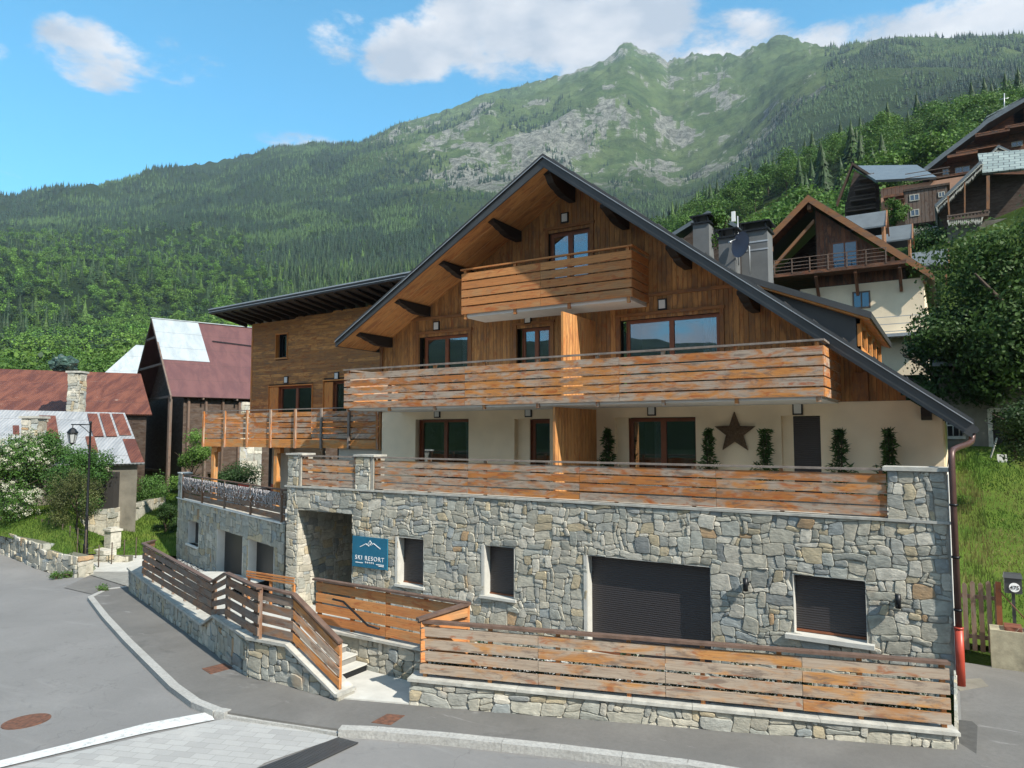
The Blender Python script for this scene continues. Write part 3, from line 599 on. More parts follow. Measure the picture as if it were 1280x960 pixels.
# dormer
mb = MB(); zD = lambda x: 7.56-.42*(x+1.45)
mb.prism([(-1.72, 2.25, 6.62), (-1.72, 2.25, zD(-1.72)-.2), (-4.5, 2.25, zD(-4.5)-.2), (-4.5, 2.25, RZ(-4.5)-.05)], (0, .05, 0)); do = mb.build('dormer', M['metal'], ch); mb = MB(); mb.prism([(-1.72, 8.1, 6.62), (-1.72, 8.1, zD(-1.72)-.2), (-4.5, 8.1, zD(-4.5)-.2), (-4.5, 8.1, RZ(-4.5)-.05)], (0, .05, 0))
mb.build('dormer_cheek', M['metal'], do)
mb = MB(); slope(mb, -4.75, -1.38, zD(-4.75), zD(-1.38), 1.9, 8.5, .16); mb.build('dormer_roof', M['metal'], do)
mb = MB(); slope(mb, -4.75, -1.42, zD(-4.75)-.16, zD(-1.42)-.16, 1.95, 8.45, .05)
mb.box(-1.73, -1.65, 2.25, 8.15, 6.6, 6.78); mb.box(-1.73, -1.65, 2.25, 8.15, 7.32, 7.5)
for yy in (2.25, 3.6, 4.95, 6.3, 7.9): mb.box(-1.74, -1.64, yy, yy+.2, 6.6, 7.5)
mb.build('dormer_timber', M['post'], do)
mb = MB()
mb.box(-1.71, -1.68, 2.45, 7.9, 6.78, 7.32); mb.build('dormer_glazing', M['pane'], do); mb = MB(); mb.box(-1.9, -1.86, 2.4, 8, 6.6, 7.4); mb.build('dormer_interior', M['brownwood'], do)
# balconies
def balcony(x0, x1, y0, y1, zs, zt, n, mt, rail, slabm, sides=(True, True), splits=3.4, np_=6, slab_t=.16, label=None, zb=None):
    q = MB(); q.box(x0+.06, x1-.06, y0+.06, y1, zs, zs+slab_t); bo = q.build('balcony', M[slabm], ch)
    if label: bo['label'] = label
    q = MB(); zb = zb if zb is not None else zs+.03
    slats(q, (x0, y0), (x1, y0), (zb, zb), (zt-.13, zt-.13), n, maxlen=splits)
    q.build('front_slats', M[mt], bo)
    for s_, x in zip(sides, (x0, x1)):
        if s_:
            q = MB(); a, b_ = ((x, y1), (x, y0)) if x == x0 else ((x, y0), (x, y1)); slats(q, a, b_, (zb, zb), (zt-.13, zt-.13), n, maxlen=splits); q.build('side_slats', M[mt], bo)
    q = MB(); q.box(x0-.04, x1+.04, y0-.03, y0+.07, zt-.045, zt)
    if sides[0]: q.box(x0-.04, x0+.05, y0+.07, y1, zt-.045, zt)
    if sides[1]: q.box(x1-.05, x1+.04, y0+.07, y1, zt-.045, zt)
    q.build('handrail', M[rail], bo)
    for i in range(np_):
        x = x0+.12+(x1-x0-.24)*i/(np_-1); q = MB(); q.box(x-.045, x+.045, y0+.02, y0+.1, zs-.06, zt-.04); q.build('post', M[mt], bo)
    return bo
balcony(-16.68, -2.24, .4, 3.2, 5.46, 6.79, 5, 'slat', 'rail', 'slabw', splits=4.8, np_=9, zb=5.5, label='long weathered balcony across the first floor of the gable')
balcony(-13.08, -7.29, 1.9, 3.2, 8.40, 9.95, 5, 'slat_new', 'slat_new', 'slabw', splits=3.0, np_=4, slab_t=.12, zb=8.47, label='small bright larch balcony under the gable peak')
def balustrade(a, b_, y, np_, splits=4):
    q = MB(); slats(q, (a, y), (b_, y), (3.0, 3.0), (3.9, 3.9), 4, maxlen=splits); bo = q.build('balustrade', M['slat'], ch)
    q = MB(); q.box(a, b_, y-.05, y+.06, 3.945, 3.99); q.build('handrail', M['rail'], bo)
    for i in range(np_):
        x = a+.1+(b_-a-.2)*i/(np_-1); q = MB(); q.box(x-.04, x+.04, y+.03, y+.1, 2.99, 3.95); q.build('post', M['slat'], bo)
balustrade(-14.98, -1.06, .05, 8, 3.5); balustrade(-18.15, -15.75, .05, 3, 3)
# wall lamps
def wlamp(x, y, z, par=ch, s=.13):
    q = MB(); q.box(x-s, x+s, y-.05, y, z-s*1.25, z+s*1.25); o = q.build('wall_lamp', M['iron'], par)
    q = MB(); q.box(x-s*.72, x+s*.72, y-.062, y-.0505, z-s*.95, z+s*.95); q.build('lamp_glass', M['lampglass'], o)
for x, z in ((-10.0, 11.47), (-15.04, 8.44), (-11.35, 8.38), (-6.86, 8.42)): wlamp(x, 3.16 if z < 11 else 3.16, z)
for x, z in ((-15.01, 5.40), (-11.36, 5.38), (-7.24, 5.37), (-3.27, 5.34)): wlamp(x, 3.2, z, s=.125)
for x, z in ((-3.88, 1.38), (-.92, 1.38)):
    q = MB(); q.box(x-.05, x+.05, -.14, -.0, z-.03, z+.03); q.tube([(x, -.16, z-.14), (x, -.16, z+.14)], .055, 12); q.build('spot_lamp', M['iron'], ch)
# soffit sprinklers of details: downpipe with bends
mb = MB(); P_ = [(.48, 1.38, 4.76), (.475, 1.35, 4.62), (.45, 1.25, 4.53), (.38, 1.0, 4.48), (.2, .4, 4.42), (.12, .08, 4.38), (.095, -.03, 4.32), (.09, -.08, 4.2), (.09, -.08, .95)]
mb.tube(P_, .06, 12); dp = mb.build('downpipe', M['copper'], ch)
mb = MB(); mb.tube([(.09, -.08, .96), (.09, -.08, 1.0)], .085, 12); mb.tube([(.09, -.08, .95), (.09, -.08, -.1)], .078, 12); mb.build('red_pipe_foot', M['red'], dp)
for z in (3.3, 2.3, 1.3): mb = MB(); mb.tube([(.09, -.08, z), (.09, -.08, z+.04)], .075, 12); mb.build('pipe_clip', M['iron'], dp)
mb = MB(); mb.tube([(.52, 1.25, 4.78), (.52, 14, 4.78)], .08, 10); mb.build('gutter', M['metal'], ch)
# porch details
mb = MB(); mb.box(-16.6, -16.25, 2.96, 3.0, .75, 1.05); mb.build('intercom_panel', M['iron'], ch)
# chimneys
def chimney(xa, xb, ytop, Yp, dy, w=1.0, cowl=True, stripes=False):
    a = pY(xa, ytop, Yp); b_ = pY(xb, ytop, Yp); x0, x1, zt = a[0], b_[0], a[2]; zb = RZ((x0+x1)/2)-.4
    q = MB(); q.box(x0, x1, Yp, Yp+dy, zb, zt); o = q.build('chimney', M['chim'], ch)
    q = MB(); q.box(x0-.06, x1+.06, Yp-.06, Yp+dy+.06, zt, zt+.06)
    for xx_ in (x0+.05, x1-.05):
        for yy in (Yp+.05, Yp+dy-.05): q.box(xx_-.03, xx_+.03, yy-.03, yy+.03, zt+.06, zt+.26)
    q.box(x0-.1, x1+.1, Yp-.1, Yp+dy+.1, zt+.26, zt+.31); q.build('cowl', M['iron'], o)
    if stripes:
        q = MB(); h = zt-zb
        for f in (.42, .72): q.box(x0-.012, x1+.012, Yp-.012, Yp+.02, zt-.9*f-.02, zt-.9*f+.03)
        q.build('metal_strap', M['metal_l'], o)
    return x0, x1, zt
M['chim'] = plain('grey_chimney_render', (.125, .13, .132), .8, var=.15, scale=2)
chimney(866, 886, 281, 9.0, .6); c2 = chimney(898, 919, 299, 7.0, .6); c3 = chimney(926, 959, 291, 7.6, .8, stripes=True)
# satellite dish on the chimney side
ctr = Vector(pY(927, 306, 6.75)); nrm = Vector((-.75, -1, .1)).normalized(); t1 = nrm.orthogonal().normalized(); t2 = nrm.cross(t1); q = MB(); rings = []
for k in range(6):
    r_ = .42*k/5; dd = .35*(r_**2); rings.append([ctr+(t1*math.cos(t)+t2*math.sin(t))*r_+nrm*dd for t in [2*math.pi*j/24 for j in range(24)]])
for k in range(5):
    for j in range(24): q.face([rings[k][j], rings[k+1][j], rings[k+1][(j+1) % 24], rings[k][(j+1) % 24]]); q.face([rings[k][(j+1) % 24]-nrm*.015, rings[k+1][(j+1) % 24]-nrm*.015, rings[k+1][j]-nrm*.015, rings[k][j]-nrm*.015])
M['dish'] = plain('dish_grey', (.11, .115, .15), .5, .2, .1, 2, 0)
dish = thing('satellite_dish', ctr, 'round grey satellite dish beside the roof chimneys', 'satellite dish'); q.build('reflector', M['dish'], dish)
q = MB(); q.tube([ctr-nrm*.02, ctr-nrm*.3, ctr-nrm*.3-Vector((0, 0, .9))], .03, 8); q.build('bracket', M['metal_l'], dish); q = MB(); q.tube([ctr-t2*.35, ctr+nrm*.5], .012, 6); q.tube([ctr+nrm*.5, ctr+nrm*.42], .04, 8); q.build('receiver_arm', M['metal_l'], dish)
an = Vector(pY(922, 272, 7.3)); at_ = thing('antenna', an-Vector((0, 0, .7)), 'thin white antenna mast with a flat panel beside the satellite dish', 'antenna')
q = MB(); q.tube([an-Vector((0, 0, 1.6)), an+Vector((0, 0, .05))], .022, 8); q.build('mast', M['metal_l'], at_); q = MB(); q.box(an.x-.19, an.x-.07, an.y-.05, an.y, an.z-.12, an.z+.22); q.build('panel', M['white_p'], at_)
# star
st = MB(); c0 = Vector((-4.88, 3.12, 4.72)); pts = []
for k in range(10):
    a = math.pi/2+k*math.pi/5; r_ = .57 if k % 2 == 0 else .235; pts.append(c0+Vector((math.cos(a)*r_, 0, math.sin(a)*r_)))
for k in range(10): st.face([c0+Vector((0, -.07, 0)), pts[k], pts[(k+1) % 10]]); st.face([pts[k], pts[k]+Vector((0, .05, 0)), pts[(k+1) % 10]+Vector((0, .05, 0)), pts[(k+1) % 10]])
for k in range(10):      # woven twigs
    a, b_ = pts[k], pts[(k+1) % 10]
    for j in range(4):
        f = .15+.25*j; P0 = c0.lerp(a, f+.12*random.random()); P1 = c0.lerp(b_, f+.12*random.random()); st.beam(P0-Vector((0, .075*(1-f)+.01, 0)), P1-Vector((0, .075*(1-f)+.01, 0)), .018, .018)
tag(st.build('wall_star', plain('twig_brown', (.13, .085, .05), .9, var=.5, scale=22), None), 'large brown woven star hung on the cream terrace wall', 'wall star')
# terrace planter bamboos
def bamboo(px, top, label):
    p = pY(px, 578, 2.75); zt = pY(px, top, 2.75)[2]; H_ = zt-2.97; x = p[0]
    root = thing('bamboo_plant', (x, 2.75, 2.97), label, 'plant', 'bamboo plants along the cream terrace wall')
    q = MB(); q.tube([(x, 2.75, 2.97), (x, 2.75, 3.25)], [.13, .17], 14); q.build('pot', M['conc'], root)
    q = MB(); 
    for k in range(7): a = k*.9; q.tube([(x, 2.75, 3.2), (x+.1*math.cos(a), 2.75+.1*math.sin(a), 2.97+H_*.9)], .008, 5, c=(.06, .1, .03))
    q.build('stems', M['bark'], root)
    n_ = 700; t = rng.random(n_); z = 3.2+(H_-.25)*t**.85; rad = .23*(1-.5*t)*(1+.3*np.sin(t*19+px))+.26*(t < .40)*rng.random(n_)**1.5; an_ = rng.random(n_)*6.28; rr_ = rad*np.sqrt(rng.random(n_))
    C_ = np.stack([x+rr_*np.cos(an_), 2.75+rr_*np.sin(an_)*.7, z], 1); sc = .06+rng.random(n_)*.065
    d1 = np.stack([np.cos(an_)+rng.normal(0, .4, n_), np.sin(an_)+rng.normal(0, .4, n_), rng.normal(0, .6, n_)], 1); d1 /= np.linalg.norm(d1, axis=1)[:, None]; d2 = np.cross(d1, rng.normal(0, 1, (n_, 3))); d2 /= np.linalg.norm(d2, axis=1)[:, None]
    s1 = d1*sc[:, None]; s2 = d2*(sc*.22)[:, None]; V = np.concatenate([C_-s1, C_+s2, C_+s1, C_-s2], 1).reshape(-1, 3)-np.array([x, 2.75, 2.97]); Fc = np.arange(4*n_).reshape(-1, 4)
    cc = np.array([.05, .10, .03])*(.6+rng.random((n_, 1))*1.0); link('leaves', npmesh('leaves', V, Fc, cc, M['leaf']), root)
for px, top, lb in ((760, 535, 'leafy bamboo plant beside the wooden partition on the terrace'), (886, 535, 'leafy bamboo plant between the glazed door and the wall star'), (957, 536, 'leafy bamboo plant between the wall star and the closed shutter'), (1050, 536, 'leafy bamboo plant just right of the closed dark shutter'), (1113, 536, 'leafy bamboo plant nearest the stone pier at the terrace end')): bamboo(px, top, lb)
# sign
s0 = thing('hotel_sign', (-15.0, -.05, .65), 'square blue SKI RESORT sign with white mountain outline on the stone wall', 'sign')
M['sign'] = plain('blue_sign_paint', (.015, .125, .21), .35, var=.12, scale=2, bmp=0)
mb = MB(); mb.box(-15.74, -14.33, -.09, -.045, .64, 1.56); mb.build('board', M['sign'], s0)
def text(body, x, z, size, par, y=-.095, ext=.003, name='lettering', m_='white_p', align='CENTER', sp=1.0):
    cu = bpy.data.curves.new(name, 'FONT'); cu.body = body; cu.size = size; cu.align_x = align; cu.extrude = ext; cu.space_character = sp
    o = bpy.data.objects.new(name, cu); COL.objects.link(o); dg = bpy.context.evaluated_depsgraph_get(); me = bpy.data.meshes.new_from_object(o.evaluated_get(dg)); bpy.data.objects.remove(o)
    me.materials.clear(); me.materials.append(M[m_]); ob = link(name, me, par); wl = wloc(par); ob.location = Vector((x, y, z))-wl; ob.rotation_euler = (math.pi/2, 0, 0); return ob
text('SKI RESORT', -15.03, .865, .185, s0, sp=1.25)
text('* * * * *', -15.03, .735, .13, s0, sp=.9)
q = MB()
for a, b_ in (((-15.42, 1.25), (-15.17, 1.36)), ((-15.17, 1.36), (-15.13, 1.32)), ((-15.13, 1.32), (-15.01, 1.46)), ((-15.01, 1.46), (-14.92, 1.36)), ((-14.92, 1.36), (-14.87, 1.39)), ((-14.87, 1.39), (-14.60, 1.25)), ((-15.1, 1.33), (-15.06, 1.29)), ((-15.06, 1.29), (-15.01, 1.37)), ((-15.01, 1.37), (-14.97, 1.33)), ((-15.6, .775), (-15.3, .775)), ((-14.76, .775), (-14.46, .775)), ((-14.66, .735), (-14.46, .735))): q.beam((a[0], -.094, a[1]), (b_[0], -.094, b_[1]), .022, .008)
q.build('mountain_outline', M['white_p'], s0)
# ================================================================== TIMBER WING
wg = thing('timber_wing', (-22.5, 5.4, 1.6), 'left wing in brown horizontal boards under a dark flat overhanging roof', 'house')
WL, WR, WY = -27.6, -17.62, 5.4
ZT = lambda x: 9.72+.032*(x-WL)*1.0
OW = [(-26.35, -23.5, 4.5, 6.85), (-22.85, -21.0, 4.5, 6.98), (-25.94, -25.15, 8.12, 9.22)]
mb = MB(); z = 4.45
while z < 10.2:
    z2 = z+.155; x = WL
    while x < WR-.01:
        xe = min(x+random.uniform(1.2, 3.6), WR); segs = [(x, xe-.004)]
        for o in OW:
            if z2 > o[2]+.02 and z < o[3]-.02:
                ns_ = []
                for a, b_ in segs:
                    if b_ <= o[0] or a >= o[1]: ns_.append((a, b_)); continue
                    if a < o[0]: ns_.append((a, o[0]))
                    if b_ > o[1]: ns_.append((o[1], b_))
                segs = ns_
        c_ = (random.random(), random.random(), .5)
        for a, b_ in segs:
            t_ = min(z2-.006, ZT((a+b_)/2)+.05)
            if b_-a > .02 and t_ > z+.02: mb.box(a, b_, WY-.03-random.random()*.006, WY, z, t_, c_)
        x = xe
    z = z2
mb.build('board_cladding', M['clad_h'], wg)
mb = MB()
ed = sorted([WL, WR]+[v for o in OW[:2] for v in o[:2]])
for i in range(0, len(ed), 2): mb.box(ed[i]+.004, ed[i+1], WY+.003, WY+.3, 4.45, 8.1)
for o in OW[:2]: mb.box(o[0], o[1], WY+.004, WY+.3, o[3], 8.1)
mb.box(WL+.004, OW[2][0], WY+.003, WY+.3, 8.1, 9.75); mb.box(OW[2][1], WR, WY+.003, WY+.3, 8.1, 9.8); mb.box(OW[2][0], OW[2][1], WY+.004, WY+.3, 9.22, 9.78)
mb.box(WL+.003, WL+.2, WY+.3, 12.5, 4.2, 9.6); mb.build('wall_backing', M['darkwood'], wg)
mb = MB()
for o in OW:
    r_ = .1; mb.box(o[0]-.0, o[0]+.03, WY-.08, WY+.2, o[2], o[3]); mb.box(o[1]-.03, o[1], WY-.08, WY+.2, o[2], o[3]); mb.box(o[0]-.02, o[1]+.02, WY-.085, WY+.2, o[3]-.03, o[3]+.02)
mb.box(-25.98, -25.1, WY-.1, WY+.2, 8.06, 8.12); mb.box(WL-.02, WL+.08, WY-.05, WY+.01, 4.4, 9.8)
mb.box(-26.3, -25.72, WY-.04, WY+.2, 4.5, 6.8); mb.box(-22.8, -22.3, WY-.04, WY+.2, 4.5, 6.9)
mb.build('window_lining', M['post'], wg)
window(wg, -25.7, -23.53, 4.6, 6.8, WY-.03, 2, [(-25.6, -25.0), (-24.3, -23.65)])
window(wg, -22.3, -21.03, 4.6, 6.9, WY-.03, 1); window(wg, -25.75, -25.18, 8.14, 9.2, WY, 1, frm='iron')
mb = MB(); yf, yb = 3.65, 12.5
def zr(x, y): return 10.33+.027*(x+28.3)-.10*(y-yf)
x0, x1 = -28.45, -15.5
mb.hexa([(x0, yf, zr(x0, yf)-.2), (x1, yf, zr(x1, yf)-.2), (x1, yb, zr(x1, yb)-.2), (x0, yb, zr(x0, yb)-.2), (x0, yf, zr(x0, yf)), (x1, yf, zr(x1, yf)), (x1, yb, zr(x1, yb)), (x0, yb, zr(x0, yb))])
r2 = mb.build('roof', M['metal'], wg)
mb = MB(); mb.beam((x0-.02, yf-.02, zr(x0, yf)-.005), (x1, yf-.02, zr(x1, yf)-.005), .05, .04); mb.beam((x0-.02, yf-.02, zr(x0, yf)-.13), (x1, yf-.02, zr(x1, yf)-.13), .02, .02); mb.build('drip_edge', M['metal_l'], r2)
for k in range(22):
    x = x0+.25+k*.58
    if x > x1-.3: break
    q = MB(); q.prism([(x-.05, yf+.15, zr(x, yf)-.22), (x-.05, WY+.1, zr(x, WY)-.19), (x-.05, WY+.1, zr(x, WY)-.42), (x-.05, yf+.5, zr(x, yf)-.36), (x-.05, yf+.15, zr(x, yf)-.27)], (.1, 0, 0)); q.build('rafter', M['black_w'], wg)
for x, z in ((-25.19, 7.1), (-22.06, 7.15)): wlamp(x, WY-.03, z, wg)
# wing balcony on posts
mb = MB(); mb.box(-28.1, -17.65, 3.36, WY, 4.28, 4.45); bo = mb.build('balcony', M['post'], wg); bo['label'] = 'long slatted balcony of the left wing, on orange posts'
mb = MB(); slats(mb, (-28.1, 3.3), (-17.9, 3.3), (4.5, 4.5), (5.58, 5.58), 5, maxlen=3.4); mb.build('front_slats', M['slat'], bo)
mb = MB(); slats(mb, (-28.12, WY), (-28.12, 3.3), (4.5, 4.5), (5.58, 5.58), 5); mb.build('side_slats', M['slat'], bo)
mb = MB(); mb.box(-28.15, -17.66, 3.25, 3.35, 5.66, 5.7); mb.build('handrail', M['rail'], bo)
mb = MB(); mb.box(-28.1, -17.66, 3.28, 3.36, 4.14, 4.46); mb.build('edge_beam', M['post'], bo)
for i in range(8):
    x = -28.0+i*1.46; q = MB(); q.box(x-.045, x+.045, 3.2, 3.27, 4.12, 5.68); q.build('post', M['rail'] if i in (5, 6) else M['slat'], bo)
mb = MB(); mb.box(-17.9, -17.66, 3.24, 3.34, 4.1, 5.5); mb.build('end_board', M['clad_h'], bo)
for x in (-27.45, -23.4):
    q = MB(); q.box(x-.17, x+.02, 3.4, 3.6, 1.66, 4.14); q.box(x+.02, x+.2, 3.4, 3.6, 3.9, 4.14); q.build('support_post', M['post'], wg)
# ground floor behind the left terrace
for q_ in ((-24.9, -24.6, 5.1, 5.4, 1.65, 4.27), (-26.1, -22.9, 5.42, 5.6, 1.6, 4.27), (-19.9, -17.56, 3.4, 3.8, 1.6, 4.27)): mb = MB(); mb.box(*q_); mb.build('ground_floor_wall', M['shaded_cream'], wg)
mb = MB(); mb.box(-22.9, -19.9, 6.3, 6.4, 1.6, 4.3); mb.box(-27.5, -26.1, 6.4, 6.5, 1.6, 4.3); mb.build('ground_floor_glazing', M['dark'], wg)
A_ = Vector((-19.1, .17, 0)); B_ = Vector((-31.2, 4.24, 0)); dAB = (B_-A_).normalized(); Ln = (B_-A_).length; nAB = Vector((dAB.y, -dAB.x, 0)); nAB = nAB if nAB.y < 0 else -nAB
def uA(px, py): p = pL(px, py, A_, B_); return (Vector((p[0], p[1], 0))-B_).dot(-dAB), p[2]
OPL = []
for (x0_, y0_, x1_, y1_) in ((236, 650, 248, 684), (272, 661, 298, 900), (311, 674, 338, 900)):
    u0, zt = uA(x0_, y0_); u1, zb = uA(x1_, y1_); OPL.append((u0, u1, max(zb, -1.5), zt))
mb = MB(); stones(mb, B_, -dAB, nAB, Ln, -1.5, 1.64, OPL, cs=.14, rough=.012); stones(mb, B_, -dAB, nAB, .62, 1.64, 2.82)
mb.build('stone_cladding', M['stone'], wg)
mb = MB(); e = [0]+[v for o in OPL for v in o[:2]]+[Ln-.1]
def obx(m_, u0, u1, d0, d1, z0, z1, c=None):
    a = B_-dAB*u0; b_ = B_-dAB*u1; p = [a+nAB*d1, b_+nAB*d1, b_+nAB*d0, a+nAB*d0]
    m_.hexa([(q.x, q.y, z0) for q in p]+[(q.x, q.y, z1) for q in p], c, -dAB)
for i in range(0, len(e), 2): obx(mb, e[i]+.01, e[i+1], -.4, -.012, -1.6, 1.63)
for o in OPL: obx(mb, o[0], o[1], -.4, -.013, o[3], 1.63)
obx(mb, OPL[0][0], OPL[0][1], -.4, -.013, -1.6, OPL[0][2]); obx(mb, .01, .61, -.4, -.012, 1.63, 2.82)
mb.build('wall_core', M['mortar'], wg)
mb = MB(); obx(mb, -.05, Ln-.15, -.1, .06, 1.645, 1.70); obx(mb, -.04, .66, -.45, .05, 2.82, 2.87); obx(mb, .58, .70, -.05, .03, 1.7, 2.8)
for o in OPL: obx(mb, o[0], o[0]+.02, -.36, .012, o[2], o[3]); obx(mb, o[1]-.02, o[1], -.36, .012, o[2], o[3])
obx(mb, OPL[0][0]-.15, OPL[0][1]+.1, -.2, .08, OPL[0][2]-.08, OPL[0][2]); mb.build('coping', M['white'], wg)
for o in OPL:
    q = MB(); obx(q, o[0]+.02, o[1]-.02, -.34, -.30, o[2], o[3]); q.build('roller_shutter' if o is OPL[0] else 'dark_door', M['iron'], wg)
mb = MB(); mb.prism([(A_.x, A_.y+.1, 1.62), (B_.x, B_.y+.1, 1.62), (-31.2, 12, 1.62), (-17.6, 12, 1.62), (-17.6, 3.3, 1.62), (-18.6, 3.3, 1.62)], (0, 0, -.25)); mb.build('terrace_slab', M['conc'], wg)
q1 = B_-dAB*.7+nAB*-.02; q2 = A_+dAB*.05+nAB*-.02
mb = MB(); slats(mb, q1, q2, (1.74, 1.74), (2.70, 2.70), 4, maxlen=3.2); bt = mb.build('balustrade', M['slat_dark'], wg); bt['label'] = 'dark slatted balustrade hung with white string lights'
mb = MB(); mb.beam((q1.x, q1.y, 2.79), (q2.x, q2.y, 2.79), .045, .11); mb.build('handrail', M['rail_dk'], bt)
posts(bt, q1, q2, (1.7, 1.7), (2.78, 2.78), M['slat_dark'], 5, -.05)
mb = MB(); Lq = (q2-q1).length; dq = (q2-q1)/Lq; u = .1; w_m = plain('string_light_white', (.46, .44, .45), .5, var=.05, bmp=0)
while u < Lq-.1:
    p = q1+dq*u+nAB*.05; h = random.uniform(.25, .62); pts_ = [(p.x+random.uniform(-.02, .02)*k, p.y, 2.7-h*k/5) for k in range(6)]
    pts_ = [(a+random.uniform(-.025, .025), b_-random.uniform(0, .02), c_) for a, b_, c_ in pts_]; mb.tube(pts_, .009, 4)
    for a in pts_[1:]: mb.box(a[0]-.011, a[0]+.011, a[1]-.018, a[1]+.008, a[2]-.017, a[2]+.017)
    u += random.uniform(.075, .13)
mb.build('string_lights', w_m, bt)
# terrace furniture glimpsed behind
def chair(x, y, z, rot, label):
    root = thing('terrace_chair', (x, y, z), label, 'chair'); c, s = math.cos(rot), math.sin(rot)
    def bb(m_, x0, x1, y0, y1, z0, z1):
        P = [(x0, y0), (x1, y0), (x1, y1), (x0, y1)]; P = [(x+a*c-b_*s, y+a*s+b_*c) for a, b_ in P]; m_.hexa([(a, b_, z+z0) for a, b_ in P]+[(a, b_, z+z1) for a, b_ in P])
    q = MB(); bb(q, -.24, .24, -.22, .22, .42, .46); q.build('seat', M['iron'], root); q = MB(); bb(q, -.24, .24, .2, .24, .46, .92); q.build('backrest', M['red'], root)
    for a, b_ in ((-.22, -.2), (.2, -.2), (-.22, .2), (.2, .2)): q = MB(); bb(q, a, a+.03, b_, b_+.03, 0, .42); q.build('leg', M['iron'], root)
chair(-26.2, 3.9, 1.62, .5, 'red chair on the left terrace, left of the table'); chair(-24.6, 4.5, 1.62, 2.6, 'red chair on the left terrace, behind the table')
tb = thing('terrace_table', (-25.3, 3.9, 1.62), 'dark square table on the left terrace between red chairs', 'table'); q = MB(); q.box(-25.8, -24.8, 3.5, 4.3, 2.33, 2.37); q.build('tabletop', M['iron'], tb)
for a, b_ in ((-25.75, 3.55), (-24.9, 3.55), (-25.75, 4.2), (-24.9, 4.2)): q = MB(); q.box(a, a+.05, b_, b_+.05, 1.62, 2.33); q.build('leg', M['iron'], tb)
# ================================================================== GROUND AND STREET
def clipx(poly, x, keep):
    out = []
    for i in range(len(poly)):
        a, b_ = poly[i], poly[(i+1) % len(poly)]; ia = (a[0]-x)*keep >= 0; ib = (b_[0]-x)*keep >= 0
        if ia: out.append(a)
        if ia != ib: t = (x-a[0])/(b_[0]-a[0]); out.append((x, a[1]+t*(b_[1]-a[1])))
    return out
def ground(name, poly, dz, m_, thick=0, kind='structure'):
    mb = MB(); poly = [(p[0], p[1]) for p in poly]
    ar = sum(poly[i][0]*poly[(i+1) % len(poly)][1]-poly[(i+1) % len(poly)][0]*poly[i][1] for i in range(len(poly)))
    if ar < 0: poly.reverse()
    for lo, hi in ((-400, -31), (-31, -11), (-11, 400)):
        q = clipx(clipx(poly, lo, 1), hi, -1)
        if len(q) < 3: continue
        if thick: mb.prism([(a, b_, gz(a)+dz) for a, b_ in q], (0, 0, -thick))
        else: mb.face([(a, b_, gz(a)+dz) for a, b_ in q])
    o = mb.build(name, M[m_]); o['kind'] = kind; return o
G = lambda x, y: tuple(pG(x, y)[:2])
c0_ = pG(160, 741)
road = [G(-250, 705), G(0, 692), G(60, 716), G(106, 722), G(130, 707), G(165, 701), (c0_[0]+.6, c0_[1]+.7), (-11.77, -6.9), (-9.26, -6.9), (-8.09, -6.4), (-.02, -3.5), (-.02, 1.6), (12, 1.6), (14, -45), (-60, -45)]
ground('road', road, 0, 'asphalt')
c0 = pG(160, 741); c1 = np.array([-11.77, -7.0, 0]); c2 = np.array([-9.26, -7.03, 0]); p0 = np.array([-8.09, -6.53, 0]); p1 = np.array([0, -3.62, 0])
kl = [G(158, 737), G(133, 740), G(113, 750), G(132, 775), G(160, 806), G(190, 836), G(218, 864), G(245, 884), G(272, 895)]
kr = [G(425, 919), G(470, 921), G(560, 929), G(700, 944), G(860, 964), G(1010, 990), G(1200, 1030)]
side = kl+[G(330, 905)]+kr+[(1.5, -5.5), (.02, -3.3), (p1[0], p1[1]+.2), (p0[0], p0[1]+.2), (c2[0], c2[1]+.2), (c1[0], c1[1]+.2), (c0[0], c0[1]+.2)]
ground('pavement', side, .095, 'pave', .09)
def kerb(name, pts, w_=.17, h=.105):
    mb = MB()
    for a, b_ in zip(pts[:-1], pts[1:]):
        L_ = math.hypot(b_[0]-a[0], b_[1]-a[1]); n_ = max(1, round(L_/1.0))
        for k in range(n_):
            u0 = k/n_; u1 = (k+1)/n_-.006/L_; A = (a[0]+(b_[0]-a[0])*u0, a[1]+(b_[1]-a[1])*u0); B = (a[0]+(b_[0]-a[0])*u1, a[1]+(b_[1]-a[1])*u1)
            mb.beam((A[0], A[1], gz(A[0])+h/2-.04), (B[0], B[1], gz(B[0])+h/2-.04), h+.09, w_)
    o = mb.build(name, M['kerb']); o['kind'] = 'structure'
kerb('kerb', kl+[G(285, 897)]); kerb('kerb', kr, .19, .12)
kerb('kerb', [G(285, 897), G(330, 904), G(380, 911), G(425, 919)], .14, .055)
ground('crossing', [G(-60, 985), G(0, 963), G(268, 902), G(290, 897), G(425, 922), G(330, 955), G(250, 1010), G(-100, 1100)], .012, 'setts')
ground('painted_line', [G(-60, 962), G(-60, 975), G(0, 961), G(90, 939), G(180, 918), G(268, 901), G(262, 891), G(180, 906), G(90, 930), G(0, 952)], .018, 'paint')
ground('alley', [(.06, 1.58), (12, 1.58), (12, -2.6), (1.2, -5.4), (.08, -3.4)], .003, 'pave')
M['darkpatch'] = plain('dark_asphalt', (.07, .068, .064), .9, var=.2, scale=9, bmp=.3)
ground('patched_asphalt', [G(1195, 900), G(1215, 902), G(1222, 908), G(1220, 955), G(1197, 955)], .008, 'darkpatch')
ground('dark_patch', [G(80, 735), G(128, 712), G(158, 736), G(122, 745)], .02, 'pave')
